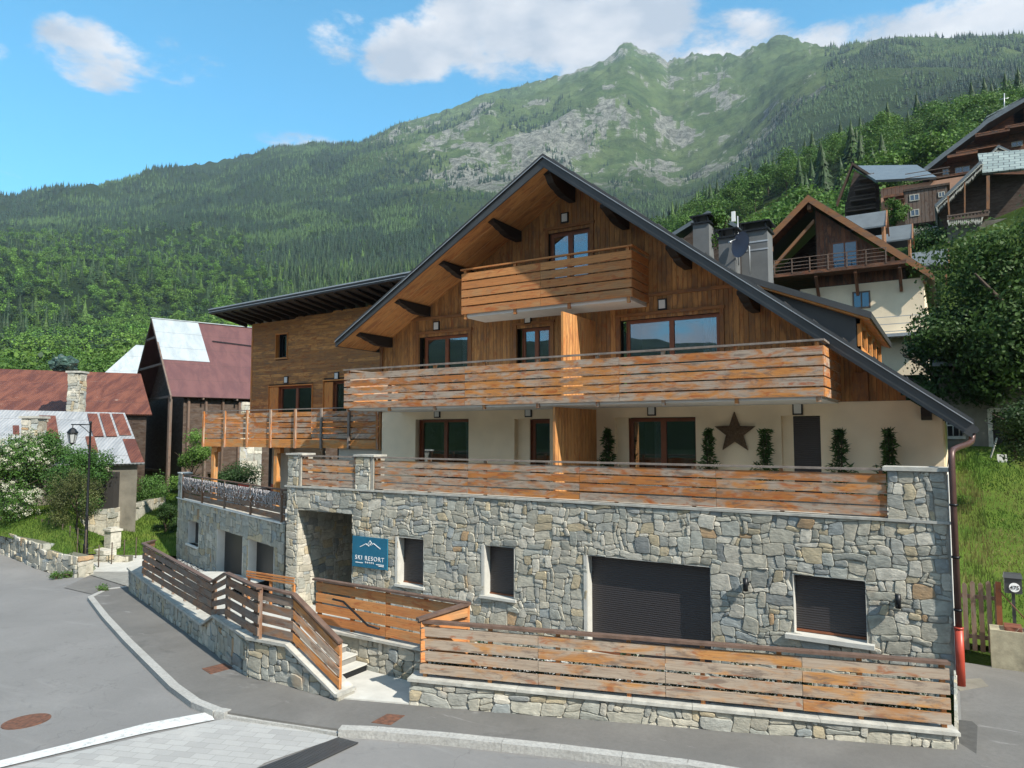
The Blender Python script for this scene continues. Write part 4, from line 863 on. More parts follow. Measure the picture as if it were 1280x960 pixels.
# drain grate, manholes
def plate(name, pts, label, cat, dz=.02, m_='rust_plate'):
    mb = MB(); mb.prism([(p[0], p[1], gz(p[0])+dz) for p in pts], (0, 0, -.03)); o = mb.build(name, M[m_]); tag(o, label, cat); return o
g0, g1, g2, g3 = G(300, 972), G(424, 924), G(447, 930), G(330, 985)
dr = thing('drain_channel', (g1[0], g1[1], gz(g1[0])), 'long dark slotted drain grating across the street beside the pale setts', 'drain')
mb = MB(); mb.prism([(p[0], p[1], gz(p[0])+.016) for p in (g0, g1, g2, g3)], (0, 0, -.02)); mb.build('channel', M['iron'], dr)
mb = MB()
for k in range(46):
    t = (k+.5)/46; a = np.array(g0)*(1-t)+np.array(g1)*t; b_ = np.array(g3)*(1-t)+np.array(g2)*t; mb.beam((a[0], a[1], gz(a[0])+.024), (b_[0], b_[1], gz(b_[0])+.024), .012, .03)
for a, b_ in ((g0, g1), (g3, g2)): mb.beam((a[0], a[1], gz(a[0])+.024), (b_[0], b_[1], gz(b_[0])+.024), .014, .035)
a = (np.array(g0)+np.array(g3))/2; b_ = (np.array(g1)+np.array(g2))/2; mb.beam((a[0], a[1], gz(a[0])+.024), (b_[0], b_[1], gz(b_[0])+.024), .014, .025)
mb.build('grating', M['metal'], dr)
mh = np.array(G(33, 902)); plate('manhole_cover', [(mh[0]+.36*math.cos(t), mh[1]+.36*math.sin(t)) for t in np.linspace(0, 6.283, 28)[:-1]], 'round rusty manhole cover in the grey road', 'manhole cover', .012)
plate('pavement_hatch', [G(252, 842), G(280, 835), G(291, 841), G(263, 849)], 'rusty rectangular hatch in the pavement beside the grey retaining wall', 'hatch', .103)
plate('pavement_hatch', [G(464, 911), G(484, 900), G(506, 902), G(488, 914)], 'rusty orange rectangular hatch in the pavement near the entrance landing', 'hatch', .103)
plate('pavement_hatch', [G(1186, 851), G(1226, 848), G(1236, 858), G(1200, 864)], 'small rubble-framed hatch in the asphalt near the red pipe', 'hatch', .008, 'oldwall')
# ------------------------------------------------------------------ ramp wall with stepped fence
rw = thing('ramp_wall', (c1[0], c1[1], -.1), 'low grey stone retaining wall that steps up along the entrance ramp', 'wall')
c0x = Vector((c0[0], c0[1], 0)); c1x = Vector((c1[0], c1[1], 0)); c2x = Vector((c2[0], c2[1], 0))
d1 = (c1x-c0x).normalized(); L1 = (c1x-c0x).length; n1 = Vector((d1.y, -d1.x, 0)); d2 = (c2x-c1x).normalized(); L2 = (c2x-c1x).length; n2 = Vector((d2.y, -d2.x, 0))
def s1(px, py): p = pL(px, py, c0, c1); return (Vector((p[0], p[1], 0))-c0x).dot(d1), p[2]
def s2(px, py): p = pL(px, py, c1, c2); return (Vector((p[0], p[1], 0))-c1x).dot(d2), p[2]
T1 = [s1(166, 713), s1(254, 779), s1(269, 768), s1(311, 795)]; T2 = [(0, T1[-1][1]), s2(360, 804), s2(422, 866)]
def pw(T):
    def f(u):
        if u <= T[0][0]: return T[0][1]
        for a, b_ in zip(T[:-1], T[1:]):
            if u <= b_[0]: return a[1]+(b_[1]-a[1])*(u-a[0])/(b_[0]-a[0])
        return T[-1][1]
    return f
f1, f2 = pw(T1), pw(T2)
mb = MB(); stones(mb, c0x, d1, n1, L1, -1.0, .85, (), cs=.12, rough=.012, ztop=lambda u: f1(u)-.05, zbot=lambda u: gz(c0x.x+d1.x*u)-.1); stones(mb, c1x, d2, n2, L2, -.3, .85, (), cs=.10, rough=.02, ztop=lambda u: f2(u)-.05)
mb.build('stone_cladding', M['stone'], rw)
def strip(mb, O, d, n, us, lo, hi, d0, d1_):
    for a, b_ in zip(us[:-1], us[1:]):
        P = [O+d*a+n*d0, O+d*b_+n*d0, O+d*b_+n*d1_, O+d*a+n*d1_]; L0 = [lo(a), lo(b_), lo(b_), lo(a)]; H0 = [hi(a), hi(b_), hi(b_), hi(a)]
        mb.hexa([(P[k].x, P[k].y, L0[k]) for k in range(4)]+[(P[k].x, P[k].y, H0[k]) for k in range(4)], None, d)
us1 = sorted(set([0]+[t[0] for t in T1]+[L1])); us1 = [u for u in us1 if u <= L1]; us2 = [0]+[t[0] for t in T2[1:]]+[L2]; us2 = [u for u in us2 if u <= L2+.01]
mb = MB(); strip(mb, c0x, d1, n1, us1, lambda u: -1.4, lambda u: f1(u)-.06, -.014, -.35); strip(mb, c1x, d2, n2, us2, lambda u: -.5, lambda u: f2(u)-.06, -.014, -.35); mb.build('wall_core', M['mortar'], rw)
mb = MB(); strip(mb, c0x, d1, n1, us1, lambda u: f1(u)-.055, lambda u: f1(u), .07, -.4); strip(mb, c1x, d2, n2, us2, lambda u: f2(u)-.055, lambda u: f2(u), .07, -.4); mb.build('coping', M['cap'], rw)
rfn = thing('ramp_fence', (c1[0], c1[1]+.1, .7), 'dark slatted timber fence that zigzags up the ramp wall', 'fence')
FR1 = [s1(177, 679), s1(263, 727), s1(280, 716), s1(321, 735)]; FR2 = [(0, FR1[-1][1]), s2(365, 743), s2(423, 803)]
def fence_run(O, d, FR, f, mname, par):
    for (ua, za), (ub, zb) in zip(FR[:-1], FR[1:]):
        A = O+d*ua; B = O+d*ub; q = MB(); slats(q, A, B, (f(ua)+.05, f(ub)+.05), (za-.07, zb-.07), 4, gapf=.30, t=.03, off=.0, maxlen=2.6); q.build('slat_panel', M[mname], par)
        q = MB(); q.beam((A.x, A.y, za-.01), (B.x, B.y, zb-.01), .04, .12); q.build('handrail', M['rail_dk'], par)
        n_ = max(2, round((B-A).length/1.4)+1); posts(par, A, B, (f(ua)-.02, f(ub)-.02), (za-.03, zb-.03), M[mname], n_, .05, .06)
O1 = c0x-n1*.05; O2 = c1x-n2*.05
fence_run(O1, d1, FR1, f1, 'slat_dark', rfn); fence_run(O2, d2, FR2[:2], f2, 'slat_dark', rfn); fence_run(O2, d2, FR2[1:], f2, 'slat', rfn)
A = O1+d1*FR1[0][0]; Bk = A+Vector((-.9, .95, 0)); q = MB(); slats(q, Bk, A, (FR1[0][1]-1.0,)*2, (FR1[0][1]-.07,)*2, 4, gapf=.3); q.build('slat_panel', M['slat_dark'], rfn); q = MB(); q.beam((Bk.x, Bk.y, FR1[0][1]-.1), (A.x, A.y, FR1[0][1]-.01), .04, .12); q.build('handrail', M['rail_dk'], rfn)
# steps, landing, walkway
M['riser'] = plain('grey_riser', (.20, .195, .18), .9, var=.2, scale=4)
es = thing('entrance_steps', (-10.3, -6.3, -.1), 'short flight of pale stone steps between the ramp wall and the inner wall', 'steps')
for k in range(4):
    q = MB(); z = .16+.14*k; x = -9.95-.27*k; q.box(x-.36 if k < 3 else -11.9, x, -6.68, -5.64, -.3, z-.03); q.build('riser', M['riser'], es)
    q = MB(); q.box(x-.36 if k < 3 else -11.9, x+.025, -6.69, -5.63, z-.028, z); q.build('tread', M['conc'], es)
q = MB(); q.box(-9.948, -9.93, -6.68, -5.64, .0, .13); q.build('dark_riser', M['iron'], es)
mb = MB(); mb.prism([(a, b_, .02) for a, b_ in ((-9.5, -7.02), (-8.1, -6.53), (-7.6, -5.7), (-9.95, -5.62), (-9.95, -6.95))], (0, 0, -.2)); o = mb.build('landing', M['conc']); o['kind'] = 'structure'
mb = MB(); in1 = np.array([c1[0]+.2, c1[1]+.36]); in0 = np.array([c0[0], c0[1]+.36]); wd = np.array([.45, 1.35])
mb.hexa([(in0[0], in0[1], -1.3), (in1[0], in1[1], -1.3), (in1[0]+wd[0], in1[1]+wd[1], -1.3), (in0[0]+wd[0], in0[1]+wd[1], -1.3), (in0[0], in0[1], -.35), (in1[0], in1[1], .42), (in1[0]+wd[0], in1[1]+wd[1], .42), (in0[0]+wd[0], in0[1]+wd[1], -.35)], (.5, .5, .5)); o = mb.build('walkway', M['conc']); o['kind'] = 'structure'
# inner wall + fence
iw = thing('inner_wall', (-9.4, -5.5, -.1), 'short stone wall behind the steps carrying an orange slatted fence', 'wall')
mb = MB(); stones(mb, (-11.6, -5.6, 0), (1, 0, 0), (0, -1, 0), 3.9, -.2, .62, (), cs=.11); stones(mb, (-7.7, -5.3, 0), (-1, 0, 0), (0, 1, 0), 3.9, -1.1, .6, (), cs=.16); mb.build('stone_cladding', M['stone'], iw)
mb = MB(); mb.box(-11.6, -7.55, -5.585, -5.3, -1.3, .6); mb.build('wall_core', M['mortar'], iw); mb = MB(); mb.box(-11.65, -7.6, -5.68, -5.3, .615, .665); mb.build('coping', M['cap'], iw)
fe = thing('step_fence', (-9.4, -5.5, .66), 'orange slatted fence on the inner wall behind the steps, turning to the planter corner', 'fence')
mb = MB(); slats(mb, (-11.5, -5.52), (-7.5, -5.62), (.70, .70), (1.58, 1.58), 4, gapf=.2, maxlen=2.6); mb.build('slat_panel', M['slat_new'], fe)
mb = MB(); slats(mb, (-7.93, -6.45), (-7.5, -5.64), (.70, .70), (1.50, 1.58), 4, gapf=.2); mb.build('slat_panel', M['slat_new'], fe)
mb = MB(); mb.beam((-11.55, -5.54, 1.62), (-7.46, -5.64, 1.62), .04, .12); mb.beam((-7.96, -6.5, 1.46), (-7.48, -5.6, 1.62), .045, .13); mb.build('handrail', M['rail_dk'], fe)
posts(fe, (-11.5, -5.52), (-7.5, -5.62), (.64, .64), (1.6, 1.6), M['slat_new'], 5)
mb = MB(); mb.tube([pY(416, 749, -5.72), pY(429, 752, -5.72), pY(460, 782, -5.72), pY(474, 786, -5.72)], .022, 8); mb.build('stair_rail', M['iron'], fe)
a = pY(308, 722, -1.2); b_ = pY(368, 715, -1.2); pf = thing('porch_rail', (a[0], -1.2, .4), 'small orange two-board fence left of the porch', 'fence')
mb = MB(); slats(mb, (a[0], -1.2), (b_[0], -1.2), (.35, .35), (a[2], a[2]), 3, gapf=.35); mb.build('slat_panel', M['slat_new'], pf); posts(pf, (a[0], -1.2), (b_[0], -1.2), (-1.06, -1.06), (a[2], a[2]), M['slat_new'], 3)
# ------------------------------------------------------------------ planter along the street
pl = thing('planter_wall', (-4, -5.1, -.1), 'low stone wall along the street under the long slatted fence', 'wall')
P0 = Vector((p0[0], p0[1], 0)); P1 = Vector((p1[0], p1[1], 0)); dp_ = (P1-P0).normalized(); LP = (P1-P0).length; np__ = Vector((dp_.y, -dp_.x, 0))
ft = lambda u: .46-.20*u/LP
mb = MB(); stones(mb, P0, dp_, np__, LP, -.22, .6, (), cs=.105, ztop=lambda u: ft(u)-.05); stones(mb, P0-np__*.0, Vector((-.3, .954, 0)), Vector((-.954, -.3, 0)), .9, -.22, .42); stones(mb, P1, Vector((0, 1, 0)), Vector((1, 0, 0)), 3.4, -.2, .22)
mb.build('stone_cladding', M['stone'], pl)
mb = MB(); strip(mb, P0, dp_, np__, [.02, LP-.02], lambda u: -1.2, lambda u: ft(u)-.06, -.014, -.3); strip(mb, P0, dp_, np__, [.02, LP-.02], lambda u: -1.2, lambda u: .08, -.3, -.95); mb.build('wall_core', M['mortar'], pl)
mb = MB(); n_ = 9
for k in range(n_):
    a, b_ = LP*k/n_, LP*(k+1)/n_-.006; strip(mb, P0, dp_, np__, [a-(.03 if k == 0 else 0), b_+(.05 if k == n_-1 else 0)], lambda u: ft(u)-.052, lambda u: ft(u)-random.random()*.004, .06, -.36)
mb.build('coping', M['cap'], pl)
sf = thing('street_fence', (-4, -5.0, .4), 'long weathered four-board fence along the street with an orange-brown grain', 'fence')
A = P0+dp_*.15-np__*.08; B = P1-dp_*.03-np__*.08
mb = MB(); slats(mb, A, B, (.50, .30), (1.35, 1.17), 4, gapf=.23, t=.035, maxlen=2.2); mb.build('slat_panel', M['slat_old'], sf)
mb = MB(); mb.beam((A.x-.03, A.y, 1.41), (B.x, B.y, 1.235), .045, .14); mb.build('handrail', M['rail_dk'], sf); posts(sf, A, B, (.40, .25), (1.38, 1.2), M['slat_new'], 8, .06, .07)
# bed behind: gravel and variegated shrubs
mb = MB(); mb.prism([(-8.0, -6.1, -1.05), (-.05, -3.3, -1.05), (-.02, .3, -1.05), (-19, .3, -1.05), (-31, 4.3, -1.05), (c0[0]+.2, c0[1]+.9, -1.05), (-11.6, -5.4, -1.05)], (0, 0, -.15)); o = mb.build('gravel_bed', M['gravel']); o['kind'] = 'structure'
n_ = 15000; u = rng.random(n_)*(LP-.5)+.25; dpt = .14+rng.random(n_)**1.2*.55; z = .1+rng.random(n_)*(1.0-.25*u/LP)*(.75+.3*np.sin(u*2.1)*np.cos(u*5)); 
C_ = np.array(P0)+np.outer(u, np.array(dp_))-np.outer(dpt+.08, np.array(np__)); C_[:, 2] = z
def quads(C_, sc, asp=.45, seed=1, flat=None):
    r = np.random.default_rng(seed); n = len(C_); d1 = r.normal(0, 1, (n, 3))
    if flat is not None: d1[:, 2] *= flat
    d1 /= np.linalg.norm(d1, axis=1)[:, None]; d2 = np.cross(d1, r.normal(0, 1, (n, 3))); d2 /= np.linalg.norm(d2, axis=1)[:, None]
    s1_ = d1*sc[:, None]; s2_ = d2*(sc*asp)[:, None]; return np.concatenate([C_-s1_, C_+s2_, C_+s1_, C_-s2_], 1).reshape(-1, 3), np.arange(4*n).reshape(-1, 4)
V, Fc = quads(C_, .022+rng.random(n_)*.022, .55, 3); wh = (rng.random((n_, 1)) < .17); cc = np.where(wh, np.array([[.62, .62, .52]]), np.array([[.022, .045, .015]])*(.6+rng.random((n_, 1))))
o = link('hedge_planting', npmesh('hedge_planting', V, Fc, cc, M['leaf'])); tag(o, 'dark green and white leaves of the planting behind the street fence', 'planting', kind='stuff')
# ------------------------------------------------------------------ street lamp
lp = pG(106, 710); zt = pD(113, 529, (lp-EYE)@fh)[2]; lz = gz(lp[0])
sl_ = thing('street_lamp', (lp[0], lp[1], lz), 'tall black street lamp with a glass lantern hanging from its arm', 'street lamp')
mb = MB(); x, y = lp[0], lp[1]
prof = [(.0, .21), (.08, .21), (.1, .17), (.35, .15), (.4, .12), (.9, .095), (1.0, .115), (1.05, .075), (2.2, .06), (2.25, .075), (2.3, .055), (zt-lz-.02, .042), (zt-lz+.05, .06), (zt-lz+.1, .01)]
mb.tube([(x, y, lz+a) for a, r in prof], [r for a, r in prof], 14); mb.build('post', M['iron'], sl_)
av = np.array([-rt[0], -rt[1], 0]); e = np.array([x, y, zt-.06]); lt = e+av*.78
mb = MB(); mb.tube([e, e+av*.85], .025, 8); mb.tube([e-np.array([0, 0, .4]), e+av*.25-np.array([0, 0, .18]), e+av*.5], .016, 6); mb.tube([lt, lt-np.array([0, 0, .18])], .02, 6); mb.build('arm', M['iron'], sl_)
mb = MB(); zc = lt[2]-.14
def frus(mb, c, z0, z1, r0, r1, n=4, tw=0):
    a = [(c[0]+r0*math.cos(tw+2*math.pi*k/n), c[1]+r0*math.sin(tw+2*math.pi*k/n), z0) for k in range(n)]; b_ = [(c[0]+r1*math.cos(tw+2*math.pi*k/n), c[1]+r1*math.sin(tw+2*math.pi*k/n), z1) for k in range(n)]
    for k in range(n): mb.face([a[k], a[(k+1) % n], b_[(k+1) % n], b_[k]])
    mb.face(a[::-1]); mb.face(b_)
frus(mb, lt, zc-.05, zc, .12, .05, 8); frus(mb, lt, zc-.22, zc-.05, .25, .12, 8); frus(mb, lt, zc-.25, zc-.22, .22, .22, 8); frus(mb, lt, zc-.68, zc-.65, .13, .13, 6); frus(mb, lt, zc-.74, zc-.68, .04, .10, 6)
for k in range(6):
    a = 2*math.pi*k/6; mb.beam((lt[0]+.2*math.cos(a), lt[1]+.2*math.sin(a), zc-.25), (lt[0]+.12*math.cos(a), lt[1]+.12*math.sin(a), zc-.66), .018, .018)
lan = mb.build('lantern', M['iron'], sl_)
M['lantern_glass'] = plain('lantern_glass', (.36, .37, .36), .1, var=.05, bmp=0)
mb = MB(); frus(mb, lt, zc-.65, zc-.25, .105, .18, 6); mb.build('lantern_glass', M['lantern_glass'], lan)
# ------------------------------------------------------------------ left garden
def rubble(name, pts, z0, z1f, label, cs=.2, thick=.5):
    root = thing(name, (pts[0][0], pts[0][1], z0), label, 'wall'); q = MB(); q2 = MB(); dkc = (.16, .155, .11)
    for a, b_ in zip(pts[:-1], pts[1:]):
        A = Vector((a[0], a[1], 0)); B = Vector((b_[0], b_[1], 0)); d = (B-A).normalized(); n = Vector((d.y, -d.x, 0)); zt_ = z1f((A.x+B.x)/2)
        stones(q, A, d, n, (B-A).length, z0, zt_, (), cs=cs, rough=.08); q2.hexa([(v.x, v.y, z0) for v in (A-n*.02, B-n*.02, B-n*thick, A-n*thick)]+[(v.x, v.y, zt_-.05) for v in (A-n*.02, B-n*.02, B-n*thick, A-n*thick)], dkc)
        if name == 'rock_wall': stones(q, B, -n, d, thick, z0, zt_, (), cs=cs, rough=.08)
    q.build('stones', M['stone'], root); q2.build('wall_core', M['stone'], root); return root
rubble('rock_wall', [G(-120, 668), G(8, 694), G(50, 712), G(96, 722)], -1.6, lambda x: -.02 if x < -34 else -.22, 'mossy dry-stone retaining wall at the bend of the road', .17, .6)
lawn_pts = [G(96, 718), G(135, 700), G(160, 735), (-22.5, 0), (-31, 4.5), (-33, 22), (-75, 30), G(-200, 640), G(-120, 660)]
rubble('garden_wall', [G(112, 704), G(160, 704)], -1.6, lambda x: -.75, 'low pale stone kerb wall beside the fountain pillar', .18, .4)
rubble('rubble_wall', [pD(96, 640, 35.6), pD(134, 640, 35.9), pD(158, 640, 37.5), pD(206, 620, 43)], -.8, lambda x: .95, 'tumbledown rubble wall under the grey tin roof', .25, .5)
fp = pG(140, 693); ft_ = thing('stone_fountain', (fp[0], fp[1], gz(fp[0])), 'small squat pale stone fountain pillar at the lawn corner', 'fountain')
M['palestone'] = plain('pale_stone', (.46, .44, .38), .9, var=.25, scale=7, bmp=.6)
q = MB(); q.box(fp[0]-.28, fp[0]+.28, fp[1]-.25, fp[1]+.25, -1.3, .02); q.build('pillar', M['palestone'], ft_); q = MB(); q.box(fp[0]-.34, fp[0]+.34, fp[1]-.3, fp[1]+.3, .02, .12); q.box(fp[0]-.2, fp[0]+.2, fp[1]-.2, fp[1]+.2, .12, .2); q.build('cap_stone', M['palestone'], ft_); q = MB(); q.box(fp[0]-.8, fp[0]+.9, fp[1]-.9, fp[1]-.3, -1.3, -.75); q.build('basin', M['palestone'], ft_)
bs = pD(149, 636, 40); q = MB(); q.box(bs[0]-.25, bs[0]+.25, bs[1]-.1, bs[1]+.1, bs[2]-.4, bs[2]+1.0); tag(q.build('standing_stone', M['palestone']), 'upright pale stone slab in front of the rubble wall', 'stone')
wf = thing('wire_fence', tuple(G(40, 676))+(-1.2,), 'low wire garden fence on thin posts above the rock wall', 'fence')
fpts = [G(28, 690), G(60, 702), G(98, 716), G(163, 700)]; q = MB()
for a, b_ in zip(fpts[:-1], fpts[1:]):
    n_ = 4
    for k in range(n_+1):
        x = a[0]+(b_[0]-a[0])*k/n_; y = a[1]+(b_[1]-a[1])*k/n_+.25; pp = MB(); pp.tube([(x, y, -1.3), (x, y, .65 if a is not fpts[2] else -.1)], .025, 6); pp.build('post', M['bark'], wf)
    for h in (.0, .2, .4, .6):
        hh = h if a is not fpts[2] else h-.75; q.tube([(a[0], a[1]+.25, hh), (b_[0], b_[1]+.25, hh)], .006, 4)
q.build('wire', M['metal'], wf)
# ------------------------------------------------------------------ old roofs on the left
def roofpoly(mb, pts, th=.08, along=None):
    """pts 4 corners: ridge a, ridge b, eave b, eave a"""
    a, b_, c_, d_ = [V3(p) for p in pts]; n = (b_-a).cross(c_-b_).normalized(); n = n if n.z > 0 else -n; ax = (b_-a).normalized(); mb.prism([a, b_, c_, d_], -n*th, (.5, .5, .5), ax)
e1 = Vector((.316, .949, 0)).normalized(); e2 = Vector((e1.y, -e1.x, 0))
rc = Vector(pD(190, 398, 50)); zr_ = rc.z; ev = zr_-5.75; WB = 5.5
bn = thing('old_barn', (rc.x, rc.y, -1.3), 'old timber barn with a steep maroon metal roof patched with pale sheets', 'barn')
def BP(u, v, z): q = rc+e1*u+e2*v; return (q.x, q.y, z)
mb = MB(); roofpoly(mb, [BP(0, 0, zr_), BP(12.5, 0, zr_), BP(12.5, WB, ev), BP(0, WB, ev)]); r_ = mb.build('roof', M['maroon'], bn)
mb = MB(); roofpoly(mb, [BP(0, 0, zr_), BP(12.5, 0, zr_), BP(12.5, -WB, ev), BP(0, -WB, ev)]); mb.build('roof', M['maroon'], bn)
mb = MB(); k = .55; nn_ = Vector((e2.x*5.75, e2.y*5.75, WB)).normalized()*.03
def up_(p): return (p[0]+nn_.x, p[1]+nn_.y, p[2]+nn_.z)
roofpoly(mb, [up_(BP(-.02, 0, zr_)), up_(BP(3.1, 0, zr_)), up_(BP(3.1, WB*k, zr_-5.75*k)), up_(BP(-.02, WB*k, zr_-5.75*k))], .02); mb.build('pale_patch', M['palesheet'], r_)
mb = MB(); mb.beam(BP(-.1, 0, zr_+.03), BP(12.5, 0, zr_+.03), .06, .2); mb.build('ridge_cap', M['palesheet'], r_)
mb = MB(); mb.beam(up_(BP(3.7, WB*.27, zr_-5.75*.27+.08)), up_(BP(7.0, WB*.3, zr_-5.75*.3+.08)), .06, .06); mb.build('snow_bar', M['iron'], r_)
mb = MB()       # gable frame and dark inside
mb.prism([BP(1.2, 0, zr_-.25), BP(1.2, WB-.25, ev), BP(1.2, -WB+.25, ev)], e1*.08); mb.prism([BP(.9, -WB+.5, ev), BP(.9, WB-.4, ev), BP(.9, WB-.4, 1.2), BP(.9, -WB+.5, 1.2)], e1*.1)
mb.prism([BP(1.0, WB-.45, ev), BP(12, WB-.45, ev), BP(12, WB-.45, -1.3), BP(1.0, WB-.45, -1.3)], e2*-.1); mb.build('dark_boarding', M['darkwood'], bn)
mb = MB()
for f in (.25, .6, 1.0): zz_ = zr_-5.75*f; mb.beam(BP(.05, -WB*f*.93, zz_), BP(.05, WB*f*.93, zz_), .16, .14)
for v in (-WB+.1, WB-.25): mb.beam(BP(.05, v, ev), BP(.05, v, -1.3 if v < 0 else 1), .18, .18)
mb.beam(BP(.0, -WB-.1, ev-.05), BP(.0, 0, zr_-.1), .22, .1); mb.beam(BP(.0, WB+.05, ev-.05), BP(.0, 0, zr_-.1), .22, .1)
for k in range(5): mb.beam(BP(2+2.2*k, WB+.1, ev-.1), BP(2+2.2*k, WB-.5, ev-.1), .12, .1); mb.beam(BP(1.2+1.1*k, WB-.35, ev), BP(1.2+1.1*k, WB-.35, 1.6), .14, .14)
mb.beam(BP(-.1, -WB+.2, 2.1), BP(3.5, WB+.6, 2.1), .12, 1.2); mb.build('timber_frame', M['greywood'], bn)
mb = MB(); A = Vector(BP(4.6, WB-.3, 0)); stones(mb, (A.x, A.y, 0), e1, e2, 1.5, -1.3, ev-.2, (), cs=.24, rough=.08); mb.prism([(A.x, A.y, -1.3), (A.x+e1.x*1.5, A.y+e1.y*1.5, -1.3), (A.x+e1.x*1.5, A.y+e1.y*1.5, ev-.2), (A.x, A.y, ev-.2)], -e2*.3); mb.build('stone_pier', M['stone'], bn)
# rust roof house and grey tin roof shed
def shed(name, px, dist, label, mroof, zb=-1.4, wall='darkwood', th=.1):
    """px: ridge L, ridge R, eave R, eave L pixels, each with distance"""
    P = [pD(a, b_, d) for (a, b_), d in zip(px, dist)]; root = thing(name, (P[2][0], P[2][1], zb), label, 'building'); q = MB(); roofpoly(q, P, th); r_ = q.build('roof', M[mroof], root)
    P = [V3(p) for p in P]; back = [P[1]+(P[1]-P[2]), P[0]+(P[0]-P[3])]; 
    b1_ = Vector((back[0].x, back[0].y, P[2].z)); b0_ = Vector((back[1].x, back[1].y, P[3].z)); q = MB(); roofpoly(q, [P[0], P[1], b1_, b0_], th); q.build('roof', M[mroof], root)
    q = MB(); ins = .35; cR = (P[1]-P[2]); cR.z = 0; cR.normalize(); al = (P[1]-P[0]).normalized()
    for s_, (E_, Rg, Bk_) in ((-1, (P[2], P[1], b1_)),):
        o_ = al*-.3; q.prism([E_+o_+cR*ins-Vector((0, 0, .15)), Rg+o_-Vector((0, 0, .18)), Bk_+o_-cR*ins-Vector((0, 0, .15)), Vector((Bk_.x, Bk_.y, zb))+o_-cR*ins, Vector((E_.x, E_.y, zb))+o_+cR*ins], al*-.15)
    a = P[3]+cR*ins; b_ = P[2]+cR*ins-al*.32; q.prism([Vector((a.x, a.y, a.z-.12)), Vector((b_.x, b_.y, b_.z-.12)), Vector((b_.x, b_.y, zb)), Vector((a.x, a.y, zb))], cR*.15)
    q.build('wall', M[wall], root); return root, P
rh, PR = shed('rust_roof_house', ((-260, 452), (176, 467), (190, 518), (-280, 514)), (52, 50, 45.5, 47), 'long low house with a big rust-red corrugated roof', 'rust')
gh, PG_ = shed('tin_roof_shed', ((-260, 506), (156, 516), (181, 579), (-300, 590)), (42, 40.5, 36.5, 38), 'shed with a grey tin roof streaked with rust, behind the white-flowering bush', 'tin', wall='oldwall')
q = MB(); a, b_, c_, d_ = PG_
nrm_ = (b_-a).cross(c_-b_).normalized(); nrm_ = nrm_ if nrm_.z > 0 else -nrm_
def gp(u, v): u = 1-u*.12; t = a.lerp(b_, u); s_ = d_.lerp(c_, u); return t.lerp(s_, v)+nrm_*.03
for (u0, u1, v0, v1) in ((.05, .32, .03, .48), (.38, .62, .03, .5), (.68, .92, .04, .5), (.0, .28, .55, .99), (1.7, 2.1, .1, .6), (2.6, 2.75, .3, .95), (3.3, 3.9, .05, .4), (.9, 1.1, .5, .8)): q.prism([gp(u0, v0), gp(u1, v0), gp(u1, v1), gp(u0, v1)], -nrm_*.015, (.5, .5, .5), (b_-a).normalized())
q.build('rusted_sheets', M['rust'], gh)
a = pD(137, 622, 36.65); b_ = pD(146, 590, 36.65); dn = Vector((c_-d_)).normalized(); q = MB(); q.beam(Vector(a)+dn*.0+Vector((0, 0, -.8)), Vector((a[0], a[1], b_[2])), .7, .5, upv=(dn.x, dn.y, 0)); q.build('dark_doorway', M['dark'], gh)
def stack(px0, px1, py0, py1, dist, name, label, capm='slate'):
    l = pD(px0, py1, dist); r_ = pD(px1, py1, dist); t = pD(px0, py0, dist); w_ = np.hypot(*(r_-l)[:2]); root = thing(name, ((l[0]+r_[0])/2, l[1], l[2]), label, 'chimney'); d = Vector((r_[0]-l[0], r_[1]-l[1], 0)).normalized(); n = Vector((d.y, -d.x, 0))
    q = MB(); stones(q, (l[0], l[1], 0), d, n, w_, l[2]-1, t[2], (), cs=.16, rough=.06); lv = Vector((l[0], l[1], 0)); rv = lv+d*w_
    q.hexa([(v.x, v.y, l[2]-1) for v in (lv-n*.02, rv-n*.02, rv-n*.7, lv-n*.7)]+[(v.x, v.y, t[2]) for v in (lv-n*.02, rv-n*.02, rv-n*.7, lv-n*.7)], (.35, .31, .24)); stones(q, rv, -n, d, .7, l[2]-1, t[2], (), cs=.16, rough=.06)
    q.build('stack', M['stone'], root); q = MB(); q.hexa([(v.x, v.y, t[2]) for v in (lv+n*.1-d*.1, rv+n*.1+d*.1, rv-n*.8+d*.1, lv-n*.8-d*.1)]+[(v.x, v.y, t[2]+.12) for v in (lv+n*.1-d*.1, rv+n*.1+d*.1, rv-n*.8+d*.1, lv-n*.8-d*.1)]); q.build('cap_slab', M['cap'], root); return root, (lv+rv)/2-n*.35, t[2]
ck, cc_, zc_ = stack(83, 98, 466, 514, 44.0, 'stone_chimney', 'tall crooked stone chimney rising through the rust-red roof')
stack(26, 47, 523, 548, 37, 'stone_chimney', 'short stone chimney with stacked slabs on the grey tin roof')
# tarpaulin bundle on the rust roof chimney
import bmesh
bm = bmesh.new(); bmesh.ops.create_icosphere(bm, subdivisions=4, radius=1); tp = Vector(pD(80, 456, 44.5))
for v in bm.verts:
    q_ = mnoise.noise(v.co*2.2)*.35+mnoise.noise(v.co*6)*.16+mnoise.noise(v.co*14)*.07; v.co *= 1+q_; v.co = Vector((v.co.x*.85, v.co.y*.7, max(v.co.z, -.75)*.55))+tp
me = bpy.data.meshes.new('tarpaulin'); bm.to_mesh(me); bm.free(); M['tarp'] = plain('green_tarp', (.04, .075, .06), .5, var=.6, scale=3); me.materials.append(M['tarp']); tag(link('tarpaulin', me), 'crumpled dark green tarpaulin heaped beside the stone chimney top', 'tarpaulin')
ph, _ = shed('pale_roof_house', ((170, 431), (300, 440), (300, 480), (126, 470)), (62, 70, 66, 58), 'pale grey tiled roof behind the old barn', 'palesheet', wall='darkwood')
